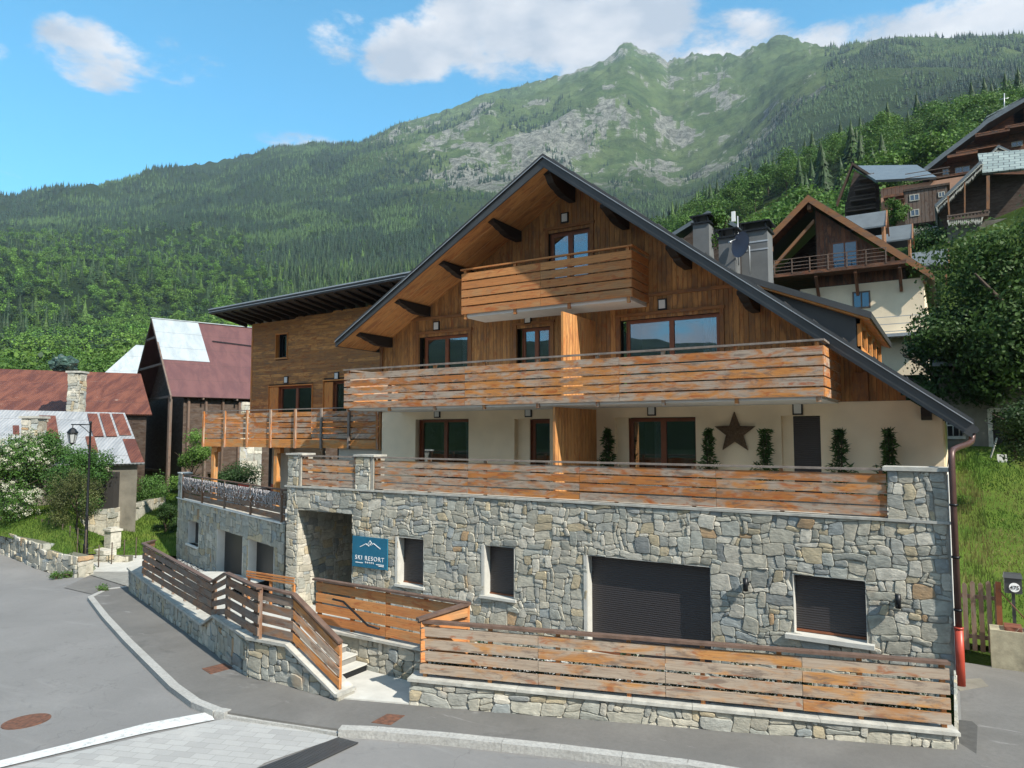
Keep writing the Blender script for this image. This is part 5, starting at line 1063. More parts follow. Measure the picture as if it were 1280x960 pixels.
# ------------------------------------------------------------------ right garden: gate, wall, letter box
def lawn_z(y): return .05+.30*max(0, y-2.2)
gp0 = pZ(1196, 800, .0); 
wg_ = thing('picket_gate', (.95, 2.0, 0), 'weathered grey picket gate beside the downpipe', 'gate')
GY = 2.1; q = MB()
for k in range(6):
    a = pY(1199+k*10, 812, GY); t = pY(1199+k*10, 729+(k % 2)*2, GY); q.box(a[0]-.045, a[0]+.045, GY-.03, GY, .05, t[2]); q.prism([(a[0]-.045, GY-.03, t[2]), (a[0]+.045, GY-.03, t[2]), (a[0], GY-.03, t[2]+.05)], (0, .03, 0))
q.build('pickets', M['greywood'], wg_); q = MB(); a = pY(1196, 800, GY); b_ = pY(1252, 800, GY); q.box(a[0], b_[0], GY, GY+.04, .3, .38); q.box(a[0], b_[0], GY, GY+.04, 1.15, 1.23); q.build('crossbar', M['greywood'], wg_)
q = MB(); b_ = pY(1250, 785, GY); t = pY(1250, 727, GY); q.box(b_[0]-.05, b_[0]+.05, GY-.1, GY-.02, 0, t[2]); q.build('gate_post', M['frame'], wg_)
q = MB(); b2 = pY(1196, 785, GY); q.box(b2[0]-.03, b2[0]+.03, GY+.05, GY+.12, 0, 1.3); q.build('gate_post', M['post'], wg_)
a = pY(1240, 835, 1.5); t = pY(1240, 787, 1.5); gw = thing('concrete_block_wall', (a[0]+1, 1.7, 0), 'low weathered concrete wall beside the picket gate', 'wall'); q = MB(); q.box(a[0], a[0]+6, 1.5, 2.0, -.15, t[2]); q.build('wall_body', plain('stained_concrete', (.30, .27, .19), .9, var=.4, scale=3, bmp=.5), gw)
q = MB(); q.box(a[0]+.25, a[0]+.55, 1.55, 1.95, t[2], t[2]+.08); q.box(a[0]+.65, a[0]+1.0, 1.55, 1.95, t[2], t[2]+.08); q.build('brick', M['rust'], gw)
lb = pY(1256, 741, 1.9); lb2 = pY(1277, 720, 1.9); mbx = thing('letter_box', ((lb[0]+lb2[0])/2, 1.9, .9), 'dark grey letter box with a round white number plate above the concrete wall', 'letter box')
x0_, x1_, zb_, zt_ = lb[0], lb2[0], lb[2], lb2[2]; q = MB(); q.box(x0_, x1_, 1.9, 2.15, zb_, zt_-.06); q.prism([(x0_-.02, 1.86, zt_-.06), (x1_+.02, 1.86, zt_-.06), (x1_, 1.95, zt_+.02), (x0_, 1.95, zt_+.02)], (0, .2, 0)); q.box((x0_+x1_)/2-.03, (x0_+x1_)/2+.03, 2.0, 2.06, 0.5, zb_); q.build('box', M['metal'], mbx)
xc, zc2 = (x0_+x1_)/2+.02, (zb_+zt_)/2-.06; q = MB(); q.tube([(xc, 1.895, zc2), (xc, 1.885, zc2)], .095, 20); q.build('number_plate', M['white_p'], mbx); text('475', xc, zc2-.04, .11, mbx, y=1.88, m_='iron', name='house_number')
q = MB(); q.tube([(t[0]+.15, 1.98, t[2]+.75), (t[0]+.75, 1.98, t[2])], .012, 6); q.build('brace', M['rust'], gw)
# shaded old house behind the big tree
oh = thing('old_stone_house', (6, 14, 3), 'shaded old house with a dark doorway behind the big tree', 'house')
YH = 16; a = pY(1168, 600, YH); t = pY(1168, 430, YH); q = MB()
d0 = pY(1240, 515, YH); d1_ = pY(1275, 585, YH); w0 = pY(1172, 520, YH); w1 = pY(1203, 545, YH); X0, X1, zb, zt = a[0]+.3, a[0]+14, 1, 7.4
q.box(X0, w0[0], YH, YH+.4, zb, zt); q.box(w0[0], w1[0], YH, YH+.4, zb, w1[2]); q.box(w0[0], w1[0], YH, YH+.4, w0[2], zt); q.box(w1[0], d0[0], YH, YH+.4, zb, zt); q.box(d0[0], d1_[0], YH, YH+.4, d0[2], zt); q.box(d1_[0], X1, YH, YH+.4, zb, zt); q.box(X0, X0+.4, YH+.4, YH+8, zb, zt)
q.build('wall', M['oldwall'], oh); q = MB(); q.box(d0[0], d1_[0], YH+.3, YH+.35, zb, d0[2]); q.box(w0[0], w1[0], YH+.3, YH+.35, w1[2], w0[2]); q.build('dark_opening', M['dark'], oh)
q = MB(); q.box(d0[0]-.15, d0[0], YH-.04, YH, zb, d0[2]+.15); q.box(d0[0], d1_[0]+.1, YH-.04, YH, d0[2], d0[2]+.15); q.box(w0[0]-.1, w1[0]+.1, YH-.06, YH, w1[2]-.12, w1[2]); q.build('stone_surround', M['palestone'], oh)
q = MB()
for k in range(4): x = w0[0]+(w1[0]-w0[0])*(k+.5)/4; q.tube([(x, YH+.1, w1[2]), (x, YH+.1, w0[2])], .02, 5)
q.box(w0[0], w1[0], YH+.08, YH+.12, (w0[2]+w1[2])/2, (w0[2]+w1[2])/2+.05); q.build('window_bars', M['white'], oh)
q = MB(); q.prism([(X0-.2, YH-.5, zt-.1), (X1, YH-.5, zt-.1), (X1, YH+4, zt+1.2), (X0-.2, YH+4, zt+1.2)], (0, 0, .15)); q.build('roof', M['slate'], oh)
p_ = pY(1250, 590, 14); q = MB(); q.beam(pY(1234, 585, 14.5), pY(1246, 548, 14.8), .06, .06); tag(q.build('leaning_pole', M['palestone']), 'thin pale pole leaning against the shaded old house', 'pole')
a = pY(1247, 586, 14.2); b_ = pY(1259, 568, 14.2); q = MB(); q.box(a[0], b_[0], 14.2, 14.25, a[2]-.1, b_[2]); tag(q.build('pale_board', M['white']), 'pale rectangular board standing on the grass by the old house', 'board')
# ================================================================== CHALETS ON THE SLOPE
def win(q_root, xa, xb, za, zb, y, frame='frame', name='window'):
    q = MB(); f = .07; q.box(xa, xa+f, y-.04, y, za, zb); q.box(xb-f, xb, y-.04, y, za, zb); q.box(xa+f, xb-f, y-.04, y, zb-f, zb); q.box(xa+f, xb-f, y-.04, y, za, za+f); q.box((xa+xb)/2-f/2, (xa+xb)/2+f/2, y-.045, y, za+f, zb-f); o = q.build(name, M[frame], q_root)
    q = MB(); q.box(xa+f, xb-f, y-.015, y-.004, za+f, zb-f); q.build('pane', M['bluepane'], o); return o
m, b = mat('blue_reflecting_pane'); b.inputs['Base Color'].default_value = (.10, .14, .18, 1); b.inputs['Roughness'].default_value = .06; b.inputs['Metallic'].default_value = .55; M['bluepane'] = m
YA = 22.0
ca_ = thing('brown_chalet', (-4, YA, 9), 'reddish brown wooden chalet with a balcony above a cream ground floor', 'chalet')
AX, AZ = -5.71, 16.95; sl2, sr2 = .92, .865
za_ = lambda x: AZ-sl2*(AX-x) if x < AX else AZ-sr2*(x-AX)
XLa, XRa = -8.6, -.4
q = MB()
def spA(a, b_):
    hi = za_((a+b_)/2)-.55; return [(12.2, 12.2, za_(a)-.5, za_(b_)-.5)] if hi > 12.3 else []
boards_v(q, -5.45, -1.6, YA+.6, .03, spA, w=.2); q.build('board_cladding', M['brownwood'], ca_)
q = MB(); q.prism([(-5.5, YA+.62, 12.1), (-1.5, YA+.62, 12.1), (-1.5, YA+.62, za_(-1.5)-.5), (-5.5, YA+.62, za_(-5.5)-.5)], (0, .3, 0)); q.prism([(-5.5, YA+.9, 9), (-5.3, YA+.9, 9), (-5.3, YA+.9, 16.2), (-5.5, YA+.9, 16.2)], (0, 3.6, 0)); q.prism([(-8.3, YA+4.5, 12), (-5.5, YA+4.5, 12), (-5.5, YA+4.5, 16.5), (-8.3, YA+4.5, 14)], (0, .2, 0)); q.build('wall_backing', M['darkwood'], ca_)
q = MB(); q.box(-6.3, -.75, YA+.45, YA+.65, 7.5, 12.15); q.box(-.9, -.75, YA+.65, YA+11, 7.5, 12.3); q.build('rendered_wall', M['cream2'] if 'cream2' in M else M['plaster'], ca_)
q = MB(); slope(q, XLa, AX, za_(XLa), AZ, YA, YA+12, .14); slope(q, AX, XRa+.1, AZ, za_(XRa+.1), YA, YA+12, .14); ra = q.build('roof', M['metal'], ca_)
q = MB()
for xa, xb in ((XLa, AX), (AX, XRa+.1)): q.hexa([(xa, YA-.06, za_(xa)-.42), (xb, YA-.06, za_(xb)-.42), (xb, YA-.003, za_(xb)-.42), (xa, YA-.003, za_(xa)-.42), (xa, YA-.06, za_(xa)-.03), (xb, YA-.06, za_(xb)-.03), (xb, YA-.003, za_(xb)-.03), (xa, YA-.003, za_(xa)-.03)], (.4, .4, .5), Vector((1, 0, 0)))
q.build('verge_board', M['edgewood'], ra)
q = MB(); slope(q, XLa, AX, za_(XLa)-.15, AZ-.15, YA+.1, YA+1.5, .06); slope(q, AX, XRa, AZ-.15, za_(XRa)-.15, YA+.1, YA+1.5, .06); q.build('soffit', M['brownwood'], ra)
q = MB(); q.beam((-8.1, YA+.3, 12.9), (-5.5, YA+.3, 15.6), .22, .18); q.build('brace', M['edgewood'], ca_)
for x in (-7.7, -5.7, -2.0, -.7): q = MB(); q.box(x-.09, x+.09, YA+.1, YA+.7, za_(x)-.75, za_(x)-.5); q.build('purlin', M['edgewood'], ca_)
q = MB(); q.box(-8.3, -1.4, YA-.5, YA+4.5, 12.72, 12.9); bo = q.build('balcony', M['brownwood'], ca_)
q = MB()
for z in (13.05, 13.22, 13.4, 13.6): q.beam((-8.3, YA-.48, z), (-2.2, YA-.48, z), .035, .035)
for x in np.arange(-8.2, -2.1, .85): q.beam((x, YA-.48, 12.85), (x, YA-.48, 13.6), .07, .05)
q.build('railing', M['greywood'], bo)
for x in (-7.5, -5.4, -3.6, -1.7): q = MB(); q.beam((x, YA-.4, 12.6), (x, YA+.44, 11.6), .16, .14, upv=(0, .7, .7)); q.build('bracket', M['brownwood'], bo)
win(ca_, -4.75, -3.55, 12.95, 14.4, YA+.55); win(ca_, -7.0, -6.2, 12.9, 14.0, YA+4.4); win(ca_, -3.85, -3.05, 10.9, 11.75, YA+.44, 'greywood')
q = MB()
for k in range(3): q.beam((-4.6, YA-.4, 9.55+.35*k), (-.3, YA-.4, 9.55+.35*k), .03, .03)
q.box(-4.6, -.3, YA-.4, YA+1.4, 9.3, 9.45); q.build('lower_terrace', M['metal_l'], ca_)
for i, (px, py, w_) in enumerate(((1108, 285, 1.5), (1140, 302, 1.3), (1185, 333, 1.4))):      # roof dormers
    yb = YA+2+3.0*i; ap = pY(px, py-22, yb); x, z = ap[0], ap[2]; q = MB(); q.prism([(x, yb, z), (x+w_*.55, yb, z-1.25), (x+w_*.55-2.4, yb, z-1.25), (x-2.2, yb, z)], (0, .05, 0)) if False else None
    dd = Vector((-1, 0, 0)); L_ = 1.9
    q = MB(); 
    for s_ in (-1, 1): q.prism([(x, yb, z), (x-L_, yb, z), (x-L_, yb+s_*.8, z-.95), (x, yb+s_*.8, z-.95)], (0, 0, -.08), (.5, .5, .5), Vector((0, 1, 0)))
    o = q.build('roof_dormer', M['slate'], ca_); q = MB(); q.prism([(x-.1, yb, z-.15), (x-.1, yb-.8, z-1.05), (x-.1, yb-.8, z-1.9), (x-.1, yb+.8, z-1.9), (x-.1, yb+.8, z-1.05)], (-.1, 0, 0)); q.beam((x+.02, yb, z-.06), (x+.02, yb-.92, z-1.06), .16, .06); q.beam((x+.02, yb, z-.06), (x+.02, yb+.92, z-1.06), .16, .06); q.build('dormer_front', M['edgewood'], o)
# small roofs seen over the chimneys
YS = 34; a, b_, c_ = pY(838, 292, YS), pY(885, 263, YS), pY(985, 310, YS); shd = thing('hut', (b_[0], YS, b_[2]-3), 'small dark hut roof peeping out between the grey chimneys', 'hut')
q = MB(); q.prism([a, b_, c_, c_-np.array([0, 0, .3]), b_-np.array([0, 0, .3]), a-np.array([0, 0, .3])], (0, 5, 0)); q.build('roof', M['slate'], shd); q = MB(); q.prism([a+np.array([.6, .3, -.6]), b_+np.array([0, .3, -.35]), c_+np.array([-.6, .3, -.6]), c_+np.array([-.6, .3, -4]), a+np.array([.6, .3, -4])], (0, 3, 0)); q.build('wall', M['darkwood'], shd)
# grey-roofed apartment chalet
YB = 62.0
def Q(x, y, Y=YB): return pY(x, y, Y)
cb = thing('grey_roof_chalet', (Q(1100, 290)[0], YB, Q(1100, 290)[2]), 'apartment chalet with a wide light grey roof and a boarded cube at its side', 'chalet')
tl, tr_, br_, bl_ = Q(1066, 207, 72), Q(1146, 206, 72), Q(1171, 221, YB), Q(1095, 225, YB)
q = MB(); roofpoly(q, [tl, tr_, br_, bl_], .25); le = Q(1045, 258, 66); lf = Q(1072, 262, YB-4) if False else None
r_ = q.build('roof', M['slate'], cb)
q = MB(); q.prism([tl, bl_, np.array(bl_)+(0, 0, -.3), np.array(Q(1100, 262, YB)), Q(1046, 260, 70), le], (0, .01, 0)) if False else None
apx = np.array(Q(1066, 206, 66)); eL = np.array(Q(1046, 256, 66)); eR = np.array(Q(1097, 226, 66))
q = MB(); q.beam(apx, eL, .35, .9, upv=(0, 0, 1)); q.beam(apx, eR, .3, .9); q.build('verge_board', M['darkwood'], cb)
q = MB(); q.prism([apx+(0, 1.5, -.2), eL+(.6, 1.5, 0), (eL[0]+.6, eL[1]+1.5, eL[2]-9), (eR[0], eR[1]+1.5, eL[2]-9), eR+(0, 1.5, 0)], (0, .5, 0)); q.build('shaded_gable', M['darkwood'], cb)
for k in range(4):
    z = apx[2]-1.6-1.1*k; xl = eL[0]+2.2-.45*k; q = MB(); q.box(xl, eR[0]-.3, apx[1]+.1, apx[1]+1.4, z-.12, z); q.box(xl, eR[0]-.3, apx[1]+.1, apx[1]+.18, z+.3, z+.38); q.build('balcony', M['greywood'], cb)
w0_ = Q(1100, 231); w1_ = Q(1133, 275); q = MB(); q.box(w0_[0], w1_[0]+6, YB+.5, YB+6, w1_[2]-4, br_[2]-.2); q.build('peach_wall', plain('peach_render', (.42, .24, .16), .9, var=.1), cb)
for y0_, y1_ in ((236, 246), (253, 262)):
    a = Q(1104, y1_, YB-1); b_ = Q(1134, y0_, YB-1); q = MB(); q.box(a[0], b_[0], YB-1, YB+.5, a[2]-.15, a[2]+.1); q.box(a[0], b_[0], YB-1, YB-.92, a[2]+.75, a[2]+.85); 
    for x in np.arange(a[0], b_[0], .35): q.box(x, x+.05, YB-.98, YB-.94, a[2]+.1, a[2]+.8)
    q.build('balcony', M['brownwood'], cb)
a = Q(1132, 281, YB-4); b_ = Q(1184, 231, YB-4); q = MB(); boards_v(q, a[0], b_[0], YB-4, .05, lambda u, v: [(a[2], a[2], b_[2], b_[2])], w=.35, gap=.03); q.build('boarded_cube', M['greywood'], cb)
q = MB(); q.box(a[0]+.03, b_[0], YB-3.99, YB+1, a[2]-.1, b_[2]-.05); q.box(a[0]-.1, b_[0]+.2, YB-4.15, YB+1, b_[2]-.05, b_[2]+.15); q.build('cube_core', M['darkwood'], cb)
for (x0_, y0_, x1_, y1_) in ((1137, 242, 1149, 252), (1138, 261, 1149, 271), (1173, 239, 1181, 247)):
    u = Q(x0_, y1_, YB-4.06); v = Q(x1_, y0_, YB-4.06); win(cb, u[0], v[0], u[2], v[2], YB-4.06, 'palestone')
q = MB(); u = Q(1134, 308, YB-4.2); v = Q(1186, 280, YB-4.2); stones(q, (u[0], YB-4.2, 0), (1, 0, 0), (0, -1, 0), v[0]-u[0], u[2]-1, v[2], (), cs=.4, rough=.1); q.box(u[0]+.05, v[0], YB-4.15, YB, u[2]-3, v[2]-.02, (.3, .28, .25)); q.build('stone_base', M['stone'], cb)
q = MB(); u = Q(1132, 231, YB-4); v = Q(1188, 226, YB-4)
for k in range(3): q.beam((u[0], YB-4, u[2]+.2+.4*k), (v[0], YB-4, u[2]+.2+.4*k), .06, .05)
q.build('roof_rail', M['greywood'], cb)
# big dark chalet block, stepped gable
YC = 80.0; C3 = lambda x, y: np.array(pY(x, y, YC))
cc3 = thing('tall_dark_chalet', (C3(1230, 240)[0], YC, C3(1230, 300)[2]), 'tall dark brown chalet block with stacked balconies and a brick chimney, highest on the slope', 'chalet')
rl = [C3(1152, 212), C3(1180, 190), C3(1219, 161), C3(1234, 148), C3(1285, 118)]
q = MB()
for a, b_ in zip(rl[:-1], rl[1:]): q.prism([a, b_, b_-np.array([0, 0, .6]), a-np.array([0, 0, .6])], (0, 12, 0))
q.build('roof', M['slate'], cc3)
q = MB(); a = C3(1180, 195); q.prism([C3(1160, 212), C3(1182, 193), C3(1222, 164), C3(1285, 124), C3(1420, 124), C3(1420, 320), C3(1180, 320)], (0, 8, 0)); 
for v in range(0): pass
bd = q.build('wall', M['brownwood'], cc3); 
for v in bd.data.vertices: v.co.y += 2.0
tr4 = C3(1233, 147); tr5 = C3(1300, 112); q = MB(); q.prism([tr4, tr5, np.array(tr5)+(4, 0, .5), np.array(tr5)+(4, 8, 2), np.array(tr4)+(0, 8, 2.5)], (0, 0, .15)); q.build('upper_roof', M['tile_roof'], cc3)
for (x0_, y0_, x1_, y1_) in ((1184, 188, 1222, 196), (1219, 160, 1262, 170), (1256, 150, 1300, 160), (1170, 214, 1215, 222), (1195, 180, 1250, 190)):
    a = C3(x0_, y1_); b_ = C3(x1_, y0_); q = MB(); q.box(a[0], b_[0], YC-.2, YC+2, a[2]-.2, a[2]); q.box(a[0], b_[0], YC-.2, YC-.1, b_[2]-.12, b_[2])
    for x in np.arange(a[0], b_[0], .3): q.box(x, x+.12, YC-.18, YC-.12, a[2], b_[2]-.1)
    q.build('balcony', M['brownwood'], cc3)
for (x0_, y0_, x1_, y1_) in ((1194, 200, 1213, 212), (1229, 173, 1250, 186), (1266, 168, 1280, 177), (1240, 154, 1250, 161), (1178, 204, 1186, 213)):
    a = C3(x0_, y1_); b_ = C3(x1_, y0_); win(cc3, a[0], b_[0], a[2], b_[2], YC+1.95, 'palestone')
a = C3(1255, 135); q = MB(); b_ = C3(1267, 122); q.box(a[0]+1, b_[0]+1, YC+2, YC+3.2, a[2]-2, b_[2]); q.build('brick_chimney', M['rust'], cc3)
q = MB(); q.tube([C3(1256, 138)+(0, 1, 0), C3(1256, 112)+(0, 1, 0)], .06, 6); q.tube([C3(1250, 120)+(0, 1, 0), C3(1262, 118)+(0, 1, 0)], .04, 6); q.build('aerial', M['metal_l'], cc3)
# ornate fringed chalet
YD = 48.0; D3 = lambda x, y, Y=YD: np.array(pY(x, y, Y))
cdh = thing('fringed_chalet', (D3(1240, 260)[0], YD, D3(1240, 300)[2]), 'small chalet with scalloped icicle-like fringes on its verges, half behind the tree', 'chalet')
q = MB(); roofpoly(q, [D3(1222, 192, YD+3), D3(1300, 185, YD+3), D3(1310, 207), D3(1228, 216)], .18); q.build('roof', M['tile_roof'], cdh)
q = MB(); q.prism([D3(1168, 256, YD-.3), D3(1226, 200, YD-.3), D3(1229, 206, YD-.3), D3(1171, 262, YD-.3)], (0, 6, 0)); q.prism([D3(1232, 197, YD+5), D3(1248, 181, YD+5), D3(1275, 193, YD+5), D3(1274, 196, YD+5), D3(1248, 185, YD+5), D3(1235, 199, YD+5)], (0, 4, 0)); q.build('lower_roof', M['slate'], cdh)
q = MB()
def fringe(a, b_, Y, n):
    for k in range(n):
        p = D3(a[0]+(b_[0]-a[0])*(k+.5)/n, a[1]+(b_[1]-a[1])*(k+.5)/n, Y); q.prism([p+(-.13, 0, .05), p+(.13, 0, .05), p+(random.uniform(-.03, .03), 0, -.35-.2*random.random())], (0, .05, 0))
fringe((1171, 260), (1228, 205), YD-.4, 34); fringe((1185, 276), (1228, 272), YD-1.3, 18); fringe((1233, 199), (1248, 185), YD+4.9, 8); fringe((1248, 185), (1274, 196), YD+4.9, 14); q.build('fringe', M['palestone'], cdh)
q = MB(); u = D3(1187, 300); v = D3(1300, 212); q.prism([D3(1172, 262), D3(1226, 210), D3(1310, 210), D3(1310, 290), D3(1187, 290)], (0, 5, 0)); bd = q.build('wall', M['darkwood'], cdh)
for v_ in bd.data.vertices: v_.co.y += 1.5
q = MB(); u = D3(1184, 275, YD-1); v = D3(1236, 262, YD-1); q.box(u[0], v[0], YD-1, YD+1.5, u[2]-.1, u[2]+.1); q.box(u[0], v[0], YD-1, YD-.93, v[2]-.1, v[2])
for x in np.arange(u[0], v[0], .22): q.box(x, x+.1, YD-.98, YD-.94, u[2]+.1, v[2]-.1)
q.build('balcony', M['greywood'], cdh)
q = MB(); q.beam(D3(1235, 220, YD-.2), D3(1235, 262, YD-.2), .22, .22); q.beam(D3(1185, 245, YD-.9), D3(1187, 275, YD-.9), .12, .12); q.beam(D3(1206, 228, YD-.9), D3(1206, 275, YD-.9), .1, .1); q.build('post', M['edgewood'], cdh)
q = MB(); u = D3(1186, 330); v = D3(1240, 277); q.box(u[0], v[0]+6, YD-.5, YD+5, u[2]-3, v[2]); q.build('rendered_base', M['oldwall'], cdh)
# ================================================================== TERRAIN
def col2ang(px): return np.arctan((np.asarray(px, float)-640)/F)           # to the right of the view axis
def vnoise(x, y, s):
    xi = np.floor(x).astype(np.int64); yi = np.floor(y).astype(np.int64); xf = x-xi; yf = y-yi; xf = xf*xf*(3-2*xf); yf = yf*yf*(3-2*yf)
    def h(a, b_): 
        v = (a*374761393+b_*668265263+s*974634777) & 0xffffffff; v = ((v ^ (v >> 13))*1274126177) & 0xffffffff; return ((v ^ (v >> 16)) & 0xffff)/65535.
    return (h(xi, yi)*(1-xf)+h(xi+1, yi)*xf)*(1-yf)+(h(xi, yi+1)*(1-xf)+h(xi+1, yi+1)*xf)*yf
def fbm(x, y, s, o=5, rg=.55):
    t = 0; a = 1; n = 0
    for k in range(o): t = t+a*vnoise(x*2**k+k*17.3, y*2**k+k*9.1, s+k); n += a; a *= rg
    return t/n
cols = np.array([-900, -200, 0, 150, 300, 450, 640, 790, 850, 945, 1020, 1100, 1280, 1600, 2600.])
rr = np.array([45, 80, 150, 300, 550, 900, 1500])
yz = np.array([
 [.6]*4+[.3, -.5, 2, 5, 6, 7.5, 8.5, 9.5, 11, 14, 16],
 [1, 1, 1, 1, 1, 2, 5, 11, 13, 16, 19, 23, 27, 32, 35]], float)
ypx = np.array([
 [520, 525, 522, 515, 505, 495, 450, 400, 375, 335, 305, 280, 255, 200, 180],
 [480, 492, 488, 478, 462, 432, 405, 345, 292, 250, 218, 180, 142, 80, 60],
 [430, 440, 432, 420, 405, 385, 370, 350, 335, 315, 300, 280, 240, 180, 150],
 [350, 340, 325, 335, 345, 345, 315, 300, 295, 270, 240, 200, 150, 120, 100],
 [330, 315, 300, 285, 262, 248, 228, 215, 240, 178, 100, 68, 62, 60, 60]], float)
skx = np.array([-900, -200, 0, 60, 85, 130, 190, 240, 290, 340, 390, 440, 470, 520, 560, 600, 640, 690, 727, 760, 785, 792, 802, 820, 840, 862, 880, 905, 935, 952, 961, 970, 980, 995, 1010, 1035, 1060, 1100, 1280, 1600, 2600.])
sky_ = np.array([275, 262, 256, 251, 256, 243, 219, 206, 197, 187, 181, 180, 164, 147, 134, 118, 109, 98, 85, 74, 55, 54, 58, 66, 76, 72, 67, 71, 74, 60, 66, 64, 56, 58, 68, 79, 95, 98, 90, 90, 100.])
ang_c = col2ang(cols)
def zpix(ypix, px, r):      # height of the sight line at column px, row ypix, at horizontal distance r
    X_ = (px-640)/F; Yc = -(ypix-480)/F; dx = fw[0]+rt[0]*X_-uw[0]*-Yc; 
    d = np.stack([fw[k]+rt[k]*X_+uw[k]*Yc for k in range(3)], -1); return EYE[2]+r*d[..., 2]/np.hypot(d[..., 0], d[..., 1])
Zt = np.zeros((len(rr)+3, len(cols)))
Zt[0:2] = yz
for i in range(5): Zt[i+2] = zpix(ypx[i], cols, rr[i+2])
RSKY = 2700.
lr = np.log(np.concatenate([rr, [RSKY, 3600, 6000]]))
def height(ang, r):
    """ang (n,), r (m,) -> (m,n)"""
    sk_y = np.interp(ang, col2ang(skx), sky_); jg = (fbm(ang*95, ang*0+3.3, 5, 5, .7)-.5)*20*np.exp(-((ang-.3)/.15)**4)+(fbm(ang*40, ang*0+1.3, 6, 4)-.5)*7; sk_y = sk_y+jg; px = 640+F*np.tan(np.clip(ang, -1.2, 1.2)); zs = zpix(sk_y, px, RSKY)
    base = np.stack([np.interp(ang, ang_c, Zt[i]) for i in range(len(rr))]+[zs, zs*.55, zs*0+100], 0)
    l = np.log(np.maximum(r, 1)); k = np.clip(np.searchsorted(lr, l)-1, 0, len(lr)-2); t = np.clip((l-lr[k])/(lr[k+1]-lr[k]), 0, 1)
    out = base[k]*(1-t)[:, None]+base[k+1]*t[:, None]; return out
NA, NR = 760, 330
angs = np.concatenate([np.linspace(-math.pi, -1.0, 60)[:-1], np.linspace(-1.0, .95, NA), np.linspace(.95, math.pi, 60)[1:]])
rs = np.concatenate([np.linspace(2, 44, 30)[:-1], np.exp(np.linspace(math.log(44), math.log(3500), NR)), [4500, 6500]])
Hh = height(angs, rs)
AA, RR = np.meshgrid(angs, rs); heading = YAW+math.pi/2-AA; XX = EYE[0]+RR*np.cos(heading); YY = EYE[1]+RR*np.sin(heading)
# smooth control-grid facets in angle and radius
ker = np.hanning(41); ker /= ker.sum(); sky_row = np.argmin(abs(rs-RSKY)); Hs = Hh.copy()
pad = np.pad(Hh, ((0, 0), (20, 20)), mode='edge'); Hs = np.stack([np.convolve(pad[i], ker, 'valid') for i in range(len(rs))])
wt = np.clip((RR-1500)/1000, 0, 1); Hh = Hh*wt+Hs*(1-wt)
ker = np.hanning(17); ker /= ker.sum(); pad = np.pad(Hh, ((8, 8), (0, 0)), mode='edge'); Hr = np.stack([np.convolve(pad[:, j], ker, 'valid') for j in range(Hh.shape[1])], 1)
wt = np.clip((2450-RR)/500, 0, 1)*np.clip((RR-60)/60, 0, 1); Hh = Hh*(1-wt)+Hr*wt
# relief
n1_ = fbm(XX/420, YY/420, 3, 6); rdg = 1-abs(2*fbm(XX/300+5, YY/300, 11, 6, .6)-1); n3_ = fbm(XX/70, YY/70, 7, 5)
amp = np.clip((RR-100)/2600, 0, 1); sk_f = 1-.85*np.exp(-((RR-RSKY)/260)**2)
Hh = Hh+((n1_-.5)*170*amp+(rdg-.72)*130*amp**1.5+(n3_-.5)*(28*amp+.0))*sk_f
Hh += (fbm(XX/26, YY/26, 21, 4)-.5)*np.clip(RR/2700, 0, 1)*22*(RR < 3000)
# near ground
near = np.where(XX < -11, -.1-.05*np.minimum(np.maximum(-11-XX, 0), 20), -.1)-.16
rise = np.where((YY > 2.2), .30*(YY-2.2), 0)*np.clip((XX+20)/8, 0, 1); rise = np.minimum(rise, 14)
near = np.where((XX < -.2) | (YY < 0), near-1.7, near); ng = near+rise; ng = np.where((XX > -.2) & (YY > 2.2), ng+.2, ng)
tt = np.clip((RR-34)/26, 0, 1); tt = tt*tt*(3-2*tt); inx = np.clip((XX+20)/8, 0, 1)
ng = np.where(AA > 0, ng, ng)
Hh = np.where(RR < 60, ng*(1-tt)+Hh*tt, Hh); Hh = np.where((abs(AA) > 1.6) & (RR < 200), np.minimum(Hh, -.4), Hh)
front = (YY < -8) & (RR < 70); Hh = np.where(front, np.minimum(Hh, near), Hh)
def Hat(a, r):   # bilinear sample of the finished terrain
    i = np.interp(r, rs, np.arange(len(rs))); j = np.interp(a, angs, np.arange(len(angs))); i0 = np.clip(i.astype(int), 0, len(rs)-2); j0 = np.clip(j.astype(int), 0, len(angs)-2); fi = i-i0; fj = j-j0
    return (Hh[i0, j0]*(1-fj)+Hh[i0, j0+1]*fj)*(1-fi)+(Hh[i0+1, j0]*(1-fj)+Hh[i0+1, j0+1]*fj)*fi
na = len(angs); V = np.stack([XX, YY, Hh], -1).reshape(-1, 3)
ii, jj = np.meshgrid(np.arange(len(rs)-1), np.arange(na-1), indexing='ij'); a0 = (ii*na+jj).ravel(); Fc = np.stack([a0, a0+1, a0+na+1, a0+na], 1)[:, ::-1]
